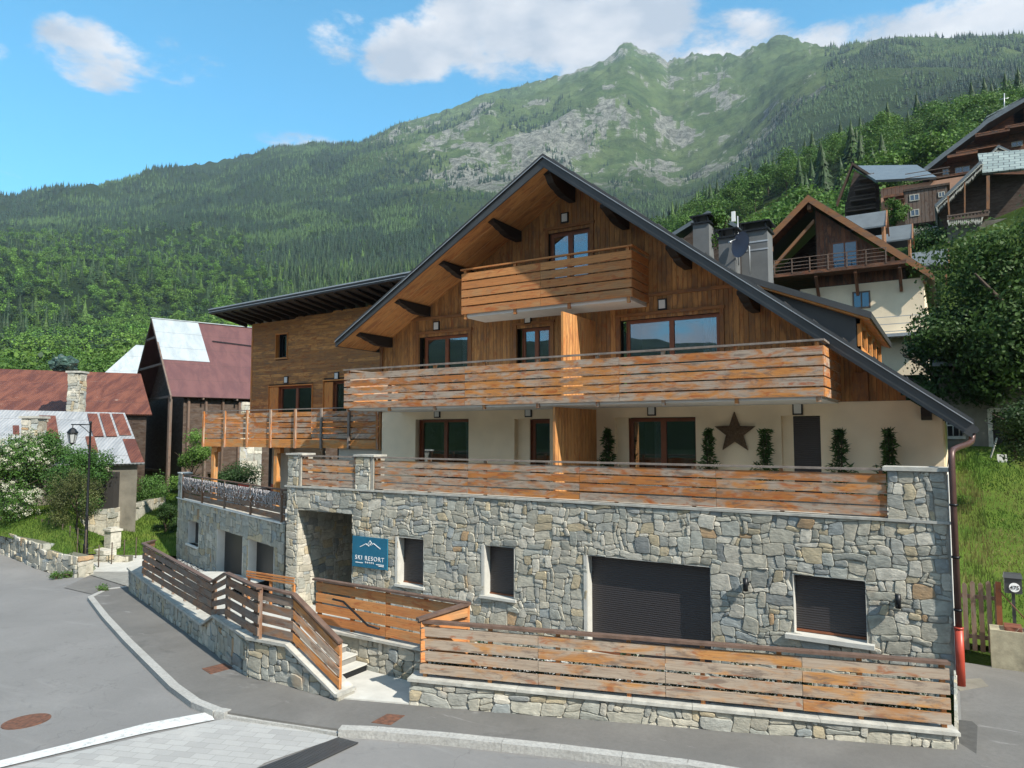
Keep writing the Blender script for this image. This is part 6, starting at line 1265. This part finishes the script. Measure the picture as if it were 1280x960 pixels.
# land cover by place: rock on the high massif, meadow, wood floor
PX = 640+F*np.tan(np.clip(AA, -1.2, 1.2)); elev = (Hh-EYE[2])/RR
PY = 542-elev*F/np.cos(np.clip(AA, -1.2, 1.2))
hi = np.clip((RR-1000)/400, 0, 1)
cx_ = (PX-790)/290; cy_ = (PY-185)/85; zone = np.exp(-(cx_**2+cy_**2)*.9)
zone2 = np.exp(-(((PX-600)/130)**2+((PY-215)/28)**2))*.9; crest = np.exp(-((RR-RSKY)/330)**2)*np.clip((PX-700)/80, 0, 1)*np.clip((1060-PX)/60, 0, 1)
rock = np.clip(zone*.85+zone2*.25+crest*.75+(fbm(XX/90, YY/90, 31, 6, .72)-.5)*3.4+(rdg-.75)*1.0-.36, 0, 1)*hi
rock = rock*np.clip((PX-380)/120, 0, 1)
mead = np.clip(1-abs(PX-960)/75, 0, 1)*(RR > 105)*(RR < 215)+(RR < 80)*1.0; wildb = np.where(abs(AA) > 1.25, 0, 1); hi2 = hi*wildb*np.clip(1-np.clip((520-PX+(PY-190)*1.0)/110, 0, 1)*.9, 0, 1)
col_attr = np.stack([rock*wildb, hi2, np.clip(mead, 0, 1)*wildb], -1)
cf_ = col_attr[:-1, :-1].reshape(-1, 3)
m, b = mat('mountain_ground'); co = obj_co(); a = attr(); sp = N('ShaderNodeSeparateColor'); L(a.outputs['Color'], sp.inputs[0])
n = noise(co, .02, 8, .7); n2 = noise(co, .008, 6, .6); nr = noise(mapping(co, (1, 1, .6)), .05, 12, .82, .8)
gr = mix(rng_(n2, .35, .65), (.075, .125, .040), (.145, .195, .072)); gr = mix(rng_(n, .42, .62, 0, .7), gr, (.035, .06, .024)); gr = mix(rng_(noise(co, .09, 6, .7), .55, .75, 0, .5), gr, (.16, .15, .08))
rk = mix(rng_(nr, .4, .62), (.07, .075, .062), (.38, .38, .325)); 
rf_ = rng_(math_('ADD', sp.outputs[0], math_('MULTIPLY', math_('SUBTRACT', nr, .5), 1.5)), .32, .52, smooth=True)
c = mix(math_('MULTIPLY', rf_, rng_(sp.outputs[0], .02, .2)), gr, rk); nearg = mix(rng_(noise(co, .3, 5), .4, .6), (.06, .115, .02), (.12, .18, .035)); nearg = mix(sp.outputs[2], mix(rng_(noise(co, .02, 6), .4, .62), (.018, .038, .013), (.035, .065, .02)), nearg)
c = mix(sp.outputs[1], nearg, c); L(c, b.inputs['Base Color']); b.inputs['Roughness'].default_value = 1; b.inputs['Specular IOR Level'].default_value = .1
bump(b, noise(co, .035, 12, .8), 1.0, 22.0); M['terrain'] = m
o = link('terrain', npmesh('terrain', V, Fc, cf_, m, True)); o['kind'] = 'structure'
# lawn sheets near the houses
def sheet_patch(name, x0, x1, y0, y1, zf, m_, n=24):
    gx, gy = np.meshgrid(np.linspace(x0, x1, n), np.linspace(y0, y1, n)); zz_ = zf(gx, gy)
    V = np.stack([gx, gy, zz_], -1).reshape(-1, 3); i, j = np.meshgrid(np.arange(n-1), np.arange(n-1), indexing='ij'); a_ = (i*n+j).ravel(); o = link(name, npmesh(name, V, np.stack([a_, a_+1, a_+n+1, a_+n], 1), None, M[m_], True)); o['kind'] = 'structure'; return o
sheet_patch('lawn', .12, 16, 2.3, 16.2, lambda x, y: .12+.30*(y-2.2)+.12*(fbm(x/1.5, y/1.5, 3, 3)-.5)-.02, 'lawn', 60)
_pxs = np.array([-260, -120, 8, 60, 96, 112, 135, 165, 240, 340]); _df = np.array([44, 40.5, 34.4, 31.8, 29.3, 33, 34.2, 34.0, 34.5, 35.]); _bz = np.array([-.1, -.1, -.15, -.25, -.35, -.8, -.95, -1.1, -1.1, -1.1])
def lawn_at(px, t):
    d = np.interp(px, _pxs, _df)+t; z = np.interp(px, _pxs, _bz)+1.9*(1-np.exp(-t/5))+.12*(fbm(px/30+5., t/2+9., 3, 3)-.5)*np.clip(t, 0, 1); x = EYE[0]+fh[0]*d+rt[0]*d*(px-640)/F; y = EYE[1]+fh[1]*d+rt[1]*d*(px-640)/F; return x, y, z
pg, tg = np.meshgrid(np.linspace(-260, 330, 70), np.linspace(0, 24, 50)); X_, Y_, Z_ = lawn_at(pg, tg); i, j = np.meshgrid(np.arange(49), np.arange(69), indexing='ij'); a_ = (i*70+j).ravel()
o = link('lawn', npmesh('lawn', np.stack([X_, Y_, Z_], -1).reshape(-1, 3), np.stack([a_, a_+1, a_+71, a_+70], 1), None, M['lawn'], True)); o['kind'] = 'structure'
ground('footpath', [G(96, 716), G(108, 684), G(205, 684), G(162, 740), (c0[0]+.2, c0[1]+.3), (c0[0]+3.5, c0[1]+1.2), (-21, 1.0), (-24.5, 1.9), (-27, 1.2)], .05, 'conc')
# ================================================================== VEGETATION
def tris_conifer(tiers, pts, seed, h=1.0, r=.17):
    rg = np.random.default_rng(seed); V = []; Fc = []
    for t in range(tiers):
        f = t/tiers; zt = h*(1-.02-f*.86); zb = zt-h*(.9/tiers+.10); ro = r*(.12+f*.95)*rg.uniform(.88, 1.12); base = len(V); V.append((0, 0, min(zt+.03*h, h))); ph = rg.random()*6
        for k in range(pts*2): 
            rad = ro*(1 if k % 2 == 0 else .5)*rg.uniform(.8, 1.2); V.append((rad*math.cos(ph+math.pi*k/pts), rad*math.sin(ph+math.pi*k/pts), zb+(0 if k % 2 == 0 else .045*h)*1.0+rg.uniform(-.01, .01)*h))
        for k in range(pts*2): Fc.append((base, base+1+k, base+1+(k+1) % (pts*2)))
    V = np.array(V); Fc = np.array(Fc); return V, Fc
def scatter(proto, P, Hs, rot, colr, wid=None):
    V, Fc = proto; n = len(P); c, s = np.cos(rot), np.sin(rot); w_ = Hs if wid is None else wid
    X_ = (V[None, :, 0]*c[:, None]-V[None, :, 1]*s[:, None])*w_[:, None]+P[:, 0:1]; Y_ = (V[None, :, 0]*s[:, None]+V[None, :, 1]*c[:, None])*w_[:, None]+P[:, 1:2]; Z_ = V[None, :, 2]*Hs[:, None]+P[:, 2:3]
    VV = np.stack([X_, Y_, Z_], -1).reshape(-1, 3); FF = (Fc[None]+(np.arange(n)*len(V))[:, None, None]).reshape(-1, Fc.shape[1]); return VV, FF, np.repeat(colr, len(Fc), 0)
def merge(parts):
    V = []; Fc = []; C = []; o = 0
    for v, f, c in parts: V.append(v); Fc.append(f+o); C.append(c); o += len(v)
    return np.concatenate(V), np.concatenate(Fc), np.concatenate(C)
def leaf_crown(n, seed, blobs=9, rx=.5, h=1.0, z0=.18, sc=.05, asp=.7, col=(.06, .12, .025), shell=.75):
    """leaf clumps on a cluster of lobes; unit height"""
    rg = np.random.default_rng(seed); cen = []; rad = []
    for k in range(blobs):
        a = rg.random()*6.28; q = rg.random()**.6; z = z0+.12+(h-z0-.26)*rg.random(); w_ = rx*.62*math.sin(math.pi*min(max((z-z0)/(h-z0), .12), .9))**.6
        cen.append((w_*q*math.cos(a), w_*q*math.sin(a), z)); rad.append(rx*rg.uniform(.28, .46))
    cen.append((0, 0, h*.62)); rad.append(rx*.5)
    cen = np.array(cen); rad = np.array(rad); k = rg.integers(0, len(cen), n); d = rg.normal(0, 1, (n, 3)); d /= np.linalg.norm(d, axis=1)[:, None]; q = shell+(1-shell)*rg.random(n)*1.0; q = np.where(rg.random(n) < .2, q*rg.random(n), q)
    lump = 1+.25*np.sin(d[:, 0]*5+k)*np.cos(d[:, 1]*6+k*2); P = cen[k]+d*(rad[k]*q*lump)[:, None]*np.array([1, 1, .85])
    # leaves face outward-ish
    nrm = d+rg.normal(0, .55, (n, 3)); nrm /= np.linalg.norm(nrm, axis=1)[:, None]; t = np.cross(nrm, rg.normal(0, 1, (n, 3))); t /= np.linalg.norm(t, axis=1)[:, None]; s_ = np.cross(nrm, t); sz = sc*rg.uniform(.6, 1.3, n)
    V = np.concatenate([P-t*sz[:, None], P+s_*(sz*asp)[:, None], P+t*sz[:, None], P-s_*(sz*asp)[:, None]], 1).reshape(-1, 3); Fc = np.arange(4*n).reshape(-1, 4)
    tone = rg.uniform(.75, 1.3, len(cen))[k]*rg.uniform(.75, 1.25, n); return V, Fc, np.array(col)[None]*tone[:, None]
def trunk_mesh(seed, h=.5, r=.03, lean=.03, nb=5, rx=.35):
    rg = random.Random(seed); q = MB(); pts_ = [(lean*math.sin(k*.9+seed)*k/5, lean*math.cos(k*1.3+seed)*k/5, h*k/5) for k in range(6)]; q.tube(pts_, [r*(1-.13*k) for k in range(6)], 7)
    for k in range(nb):
        a = k*2.4+rg.random(); z = h*(.5+.5*k/nb); b0 = (0, 0, z-.02); e_ = (math.cos(a)*rx, math.sin(a)*rx, z+.22); mid = (math.cos(a)*rx*.45, math.sin(a)*rx*.45, z+.13); q.tube([b0, mid, e_], [r*.55, r*.35, r*.12], 5)
    return q
def polar(px, r):
    a = col2ang(px); h_ = YAW+math.pi/2-a; return EYE[0]+r*np.cos(h_), EYE[1]+r*np.sin(h_), a
# --- far conifers (several thousand) on the mountain: one mass
N_ = 100000; px = rng.uniform(-60, 1340, N_); r = np.exp(rng.uniform(math.log(850), math.log(2780), N_)); x, y, a = polar(px, r); z = Hat(a, r); py = 542-(z-EYE[2])/r*F/np.cos(a)
cl = fbm(x/150, y/150, 77, 5); cl2 = fbm(x/45, y/45, 78, 3)
d_ = np.zeros(N_)
left = np.clip((560-px+ (py-190)*1.0)/110, 0, 1); d_ = np.maximum(d_, left*np.clip((cl-.36)/.1, 0, 1))        # forested left flank
d_ = np.maximum(d_, np.clip((py-232)/25, 0, 1)*np.clip((860-px)/40, 0, 1)*.95)
rg_ = np.clip((px-(880+(240-py)*.75))/40, 0, 1)*np.clip((r-1000)/100, 0, 1); d_ = np.maximum(d_, rg_*np.clip((cl-.34)/.1, 0, 1)*.9)
d_ = np.maximum(d_, np.clip((cl*.5+cl2*.5-.56)/.06, 0, 1)*.55); d_ = np.where((px > 700) & (px < 1045) & (py < 110), 0, d_)
gap = (fbm(x/60, y/60, 91, 4) > .60) & (px > 520); d_ = np.where(gap, d_*.15, d_); d_ = np.where((px < 300) & (r < 1150), d_*.12, d_); glade = (abs(px-262) < 22) & (r > 2200); d_ = np.where(glade, 0, d_)
keep = rng.random(N_) < d_; x, y, z, r, px, py = x[keep], y[keep], z[keep], r[keep], px[keep], py[keep]; n = len(x)
hs = rng.uniform(7, 20, n)*np.clip(r/1700, .7, 1.05)*np.where(fbm(x/90, y/90, 66, 4) > .56, .7, 1); dark = np.array([[.016, .036, .017]])*rng.uniform(.6, 1.5, (n, 1)); lt_ = ((fbm(x/90, y/90, 66, 4)+rng.normal(0, .05, n)) > .56)[:, None]; colr = np.where(lt_, np.array([[.05, .095, .03]])*rng.uniform(.7, 1.3, (n, 1)), dark)
protos = [tris_conifer(4, 4, s, 1.0, .21) for s in range(3)]; kk = rng.integers(0, 3, n); parts = []
for s in range(3):
    q = kk == s; parts.append(scatter(protos[s], np.stack([x, y, z-.5], 1)[q], hs[q], rng.random(q.sum())*6.28, colr[q], hs[q]*rng.uniform(.9, 1.7, q.sum())))
V, Fc, C = merge(parts); o = link('mountain_forest', npmesh('mountain_forest', V, Fc, C, M['needle'])); tag(o, 'dark conifer forest covering the mountain flanks', 'forest', kind='stuff')
print('far conifers', n)
# --- conifer belt, middle distance
N_ = 9000; px = rng.uniform(-60, 900, N_); r = np.exp(rng.uniform(math.log(330), math.log(1000), N_)); x, y, a = polar(px, r); z = Hat(a, r); cl = fbm(x/70, y/70, 15, 4)
d_ = np.clip((px-(330-(r-400)*.06))/70, 0, 1); d_ = np.maximum(d_, np.clip((cl-.58)/.05, 0, 1)*.22); keep = rng.random(N_) < d_*np.clip(1.25-r/1300, 0, 1); x, y, z, r, px = x[keep], y[keep], z[keep], r[keep], px[keep]; n = len(x)
hs = rng.uniform(11, 22, n); bright = (rng.random(n) < .12)[:, None]; colr = np.where(bright, np.array([[.055, .10, .02]]), np.array([[.026, .052, .018]]))*rng.uniform(.7, 1.4, (n, 1))
protos = [tris_conifer(10, 8, 10+s, 1.0, .23) for s in range(4)]; kk = rng.integers(0, 4, n); parts = []
for s in range(4):
    q = kk == s; V, Fc, C = scatter(protos[s], np.stack([x, y, z-.5], 1)[q], hs[q], rng.random(q.sum())*6.28, colr[q]); C = C*rng.uniform(.75, 1.25, (len(C), 1)); parts.append((V, Fc, C))
V, Fc, C = merge(parts); o = link('conifer_wood', npmesh('conifer_wood', V, Fc, C, M['needle'])); tag(o, 'tall green conifers standing close together behind the roofs', 'wood', kind='stuff'); print('mid conifers', n)
# --- broadleaf wood on the left hill: mass
protos = [leaf_crown(260, 30+s, 9, .5, sc=.05) for s in range(5)]
N_ = 12500; px = rng.uniform(-80, 900, N_); r = np.exp(rng.uniform(math.log(175), math.log(1250), N_)); x, y, a = polar(px, r); z = Hat(a, r); cl = fbm(x/80, y/80, 15, 4)
d_ = np.clip(((330-(r-400)*.06)+60-px)/90, .06, 1)*np.clip(1.6-r/1300, .4, 1); keep = rng.random(N_) < d_*np.where(cl > .55, .6, 1); x, y, z, r, px = x[keep], y[keep], z[keep], r[keep], px[keep]; n = len(x)
hs = rng.uniform(4.5, 12, n); t_ = fbm(x/40, y/40, 5, 3)[:, None]; colr = np.where(rng.random((n, 1)) < .2, np.array([[.035, .07, .03]]), np.array([[.075, .17, .028]])*(1-t_)+np.array([[.13, .22, .035]])*t_)*rng.uniform(.6, 1.45, (n, 1)); kk = rng.integers(0, 5, n); parts = []
for s in range(5):
    q = kk == s; V0, F0, C0 = protos[s]; V, Fc, C = scatter((V0, F0), np.stack([x, y, z-1], 1)[q], hs[q], rng.random(q.sum())*6.28, colr[q], hs[q]*1.1); tone = (C0[:, 1]/.12); C = C*np.tile(tone, q.sum())[:, None]; parts.append((V, Fc, C))
V, Fc, C = merge(parts); o = link('broadleaf_wood', npmesh('broadleaf_wood', V, Fc, C, M['leaf'])); tag(o, 'green broadleaf wood on the slope beyond the old roofs', 'wood', kind='stuff'); print('left broadleaf', n)
# --- individual trees of the right slope
bpro = [npmesh('crown', *(lambda t: (t[0], t[1], t[2]))(leaf_crown(2600, 60+s, 13, .5, sc=.021, col=(.075, .15, .028))), M['leaf']) for s in range(5)]
cpro = []
for s in range(4):
    V0, F0 = tris_conifer(17, 10, 80+s, 1.0, .22); C0 = np.array([[.03, .06, .02]])*np.random.default_rng(s).uniform(.6, 1.4, (len(F0), 1)); cpro.append(npmesh('crown', V0, F0, C0, M['needle']))
tq = trunk_mesh(3); tm = tq.build('trunk', M['bark'])
tmesh = tm.data; bpy.data.objects.remove(tm); tq = MB(); tq.tube([(0, 0, 0), (0, 0, .5), (0, 0, .9)], [.03, .02, .006], 7); tm = tq.build('trunk', M['bark']); cmesh = tm.data; bpy.data.objects.remove(tm)
def place_tree(x, y, z, h, w_, kind, name, label, cat, group, rot=None, proto=None):
    root = thing(name, (x, y, z), label, cat, group); rot = random.random()*6.28 if rot is None else rot
    me = random.choice(cpro if kind == 'c' else bpro) if proto is None else proto
    c_ = link('crown', me, root); c_.scale = (w_, w_, h); c_.rotation_euler = (0, 0, rot); t_ = link('trunk', tmesh if kind == 'b' else cmesh, root); t_.scale = (h*.5, h*.5, h); t_.rotation_euler = (0, 0, rot); return root
cnt = 0; placed = []
for _ in range(3000):
    px = random.uniform(790, 1330); r = math.exp(random.uniform(math.log(95), math.log(345))); x, y, a = polar(px, r); z = float(Hat(np.array([a]), np.array([r]))[0])
    if px > 1030 and r < 118: continue
    if 905 < px < 1010 and 120 < r < 200: continue        # the meadow above the brown chalet
    py = 542-(z-EYE[2])/r*F/math.cos(a); sp_ = 4.6+r*.008
    if any((x-u)**2+(y-v)**2 < sp_**2 for u, v in placed): continue
    placed.append((x, y)); con = (mnoise.noise(Vector((x/38, y/38, 2))) > .12) if r > 150 else False
    h = random.uniform(8, 13)*(1.25 if con else 1)
    if con: place_tree(x, y, z-.6, h, h*.95, 'c', 'conifer_tree', 'dark conifer in the wood on the slope above the chalets', 'tree', 'conifers on the slope above the chalets')
    else: place_tree(x, y, z-1.0, h, h*random.uniform(.95, 1.25), 'b', 'broadleaf_tree', 'bright green broadleaf tree in the wood on the slope above the chalets', 'tree', 'broadleaf trees on the slope above the chalets')
    cnt += 1
    if cnt >= 285: break
print('slope trees', cnt)
cnt = 0; placed = []
for _ in range(1500):
    px = random.uniform(-60, 520); r = math.exp(random.uniform(math.log(95), math.log(190))); x, y, a = polar(px, r); z = float(Hat(np.array([a]), np.array([r]))[0])
    if any((x-u)**2+(y-v)**2 < 5.5**2 for u, v in placed): continue
    placed.append((x, y)); h = random.uniform(7, 12); place_tree(x, y, z-.8, h, h*random.uniform(.95, 1.25), 'b', 'broadleaf_tree', 'green broadleaf tree among those just beyond the old metal roofs', 'tree', 'broadleaf trees beyond the old roofs'); cnt += 1
    if cnt >= 110: break
# --- near trees and bushes
def big_tree(name, c, rx, h, label, cat, seed, n, sc, col, trunk_r=.18, z0=.2, blobs=14, flowers=0, asp=.6, shell=.6, group=None, fcol=(.62, .62, .50)):
    root = thing(name, c, label, cat, group); V, Fc, C = leaf_crown(n, seed, blobs, rx/h, 1.0, z0, sc/h, asp, col, shell); V = V*h
    link('crown', npmesh('crown', V, Fc, C, M['leaf']), root)
    q = trunk_mesh(seed, .6, trunk_r/h, .04, 7, rx/h*.6); t_ = q.build('trunk', M['bark'], None); t_.scale = (h, h, h); t_.parent = root
    if flowers:
        rg = np.random.default_rng(seed+5); k = rg.integers(0, len(V)//4, flowers); base = V[k*4]; base = base[(base[:, 1] < .5*rx)]; P = []; 
        ctr_ = np.repeat(base*1.04, 22, 0)+rg.normal(0, 1, (len(base)*22, 3))*np.array([.06, .06, .045]); VV, FF = quads(ctr_, np.full(len(ctr_), .030), 1.0, 2)
        link('blossom', npmesh('blossom', VV, FF, np.tile(np.array([fcol]), (len(FF), 1)), M['leaf']), root)
    return root
p = pD(1288, 470, 27); big_tree('walnut_tree', (p[0], p[1], 2.6), 4.6, 11.6, 'big dark green leafy tree at the right edge in front of the old house', 'tree', 5, 46000, .085, (.058, .108, .025), .3, .16, 30, shell=.4)
p = pD(1182, 470, 28); big_tree('walnut_tree', (p[0], p[1], 3.4), 2.6, 6.6, 'smaller dark leafy tree between the dormer and the big tree', 'tree', 9, 17000, .085, (.042, .080, .020), .15, .12, 14, shell=.4)
B_col = (.045, .095, .02)
def bush(px, py, dist, rx, h, label, seed, n, sc=.055, col=B_col, flowers=0, name='bush', zb=None, asp=.6, cat='bush', blobs=12):
    p = pD(px, py, dist); return big_tree(name, (p[0], p[1], p[2] if zb is None else zb), rx, h, label, cat, seed, n, sc, col, .05, .02, blobs, flowers, asp, .5)
bush(12, 668, 36.0, 3.2, 4.3, 'big elder bush covered in flat white blossoms at the left edge', 21, 30000, .055, (.065, .14, .03), 950, 'elder_bush', .2)
bush(104, 660, 35.3, 1.9, 3.7, 'dense dark green bush behind the street lamp', 22, 15000, .05, (.055, .125, .026), 12, 'hazel_bush', .5)
bush(94, 690, 33, 1.6, 3.2, 'olive-brown small garden tree in front of the dark bush, by the lamp', 23, 9000, .035, (.11, .125, .04), 0, 'garden_tree', .1, cat='tree')
bush(62, 640, 37, 1.6, 4.6, 'leafy green bush in front of the grey tin roof', 24, 10000, .05, (.06, .13, .03), 0, 'hazel_bush', .7)
bush(240, 600, 41, 1.6, 5.0, 'bright green climbing bush behind the left terrace corner', 25, 12000, .055, (.09, .17, .035), 0, 'lilac_bush', .2)
bush(290, 590, 44, 2.2, 4.6, 'dark green bush under the timber wing balcony', 26, 10000, .06, (.03, .065, .02), 0, 'laurel_bush', -.9)
bush(188, 630, 43, 1.7, 1.6, 'low bright green shrub on the rubble wall beside the lawn', 27, 6000, .05, (.08, .16, .035), 0, 'shrub', .6)
bush(207, 650, 37, .9, 2.4, 'narrow dark bush against the left terrace corner', 28, 5000, .045, (.035, .075, .02), 0, 'shrub', -1.1)
bush(1270, 575, 21, 1.3, 2.0, 'dark shrub in the shade at the right edge of the lawn', 29, 6000, .05, (.03, .06, .015), 0, 'shrub')
bush(1160, 335, 58, 2.6, 3.4, 'green bushes under the boarded cube of the grey-roofed chalet', 31, 5000, .1, (.05, .11, .025), 0, 'shrub')
bush(1119, 283, 56, 1.3, 2.2, 'small bright bush between the brown chalet roof dormers and the peach balconies', 32, 3000, .09, (.06, .13, .025), 0, 'shrub')
bush(902, 320, 26, .7, 2.0, 'thin green shrub between the two grey chimneys', 33, 1800, .06, (.05, .11, .02), 0, 'shrub')
p = pZ(1258, 838, -.1)
bush(1260, 840, 17, .3, .35, 'small green weed tuft at the foot of the concrete wall', 34, 700, .03, (.06, .14, .03), 0, 'weed_tuft', -.1, cat='weed')
# climbers hanging on the slope grass edge beside the downpipe
for q_, (a_x, a_y, lb_) in enumerate(((86, 722, 'small grass tuft at the right foot of the rock wall'), (112, 716, 'small grass tuft beside the street lamp foot'), (70, 724, 'grass tuft growing from the road edge under the rock wall'), (128, 742, 'grass tuft along the asphalt joint near the kerb end'))):
    g_ = pG(a_x, a_y); bush(a_x, a_y, float((g_-EYE)@fh), .35, .3, lb_, 40+q_, 500, .03, (.07, .15, .03), 0, 'weed_tuft', g_[2]-.02, cat='weed')
n_ = 26000; x = rng.uniform(.2, 9, n_); y = rng.uniform(2.5, 15.5, n_); z = .10+.30*(y-2.2); pt_ = fbm(x/1.3, y/1.3, 8, 4)[:, None]; cc = (np.array([[.065, .135, .02]])*np.clip((.62-pt_)/.2, 0, 1)+np.array([[.20, .20, .07]])*(1-np.clip((.62-pt_)/.2, 0, 1)))*rng.uniform(.5, 1.3, (n_, 1)); hgt = rng.uniform(.03, .12, n_)*np.where((x < .9), 2.4, 1); dx = rng.normal(0, .03, n_); w_ = .008+rng.random(n_)*.008
V = np.stack([np.stack([x-w_, y, z], 1), np.stack([x+w_, y, z], 1), np.stack([x+dx, y+dx, z+hgt], 1)], 1).reshape(-1, 3); o = link('grass', npmesh('grass', V, np.arange(3*n_).reshape(-1, 3), cc, M['leaf'])); tag(o, 'grass blades of the sloping lawn beside the chalet', 'grass', kind='stuff')
n_ = 22000; x, y, z = lawn_at(rng.uniform(-20, 225, n_), rng.uniform(0, 13, n_)); hgt = rng.uniform(.06, .2, n_); w_ = .012+rng.random(n_)*.012; cc = np.array([[.10, .18, .03]])*rng.uniform(.5, 1.3, (n_, 1))
V = np.stack([np.stack([x-w_, y, z], 1), np.stack([x+w_, y, z], 1), np.stack([x+rng.normal(0, .03, n_), y, z+hgt], 1)], 1).reshape(-1, 3); o = link('grass', npmesh('grass', V, np.arange(3*n_).reshape(-1, 3), cc, M['leaf'])); tag(o, 'grass blades of the garden lawn on the left', 'grass', kind='stuff')
# ================================================================== HAZE
mb = MB(); mb.box(-7500, 7500, -7500, 7500, float(Hh.min())-3, float(Hh.max())+60); hz = mb.build('haze', M['dark']); hz['kind'] = 'stuff'
hm = bpy.data.materials.new('haze'); hm.use_nodes = True; nt = hm.node_tree; nt.nodes.clear(); ou = N('ShaderNodeOutputMaterial'); pv = N('ShaderNodeVolumePrincipled'); pv.inputs['Color'].default_value = (.62, .80, 1.0, 1); pv.inputs['Density'].default_value = .00009; pv.inputs['Anisotropy'].default_value = .1; L(pv.outputs[0], ou.inputs['Volume'])
hz.data.materials.clear(); hz.data.materials.append(hm)
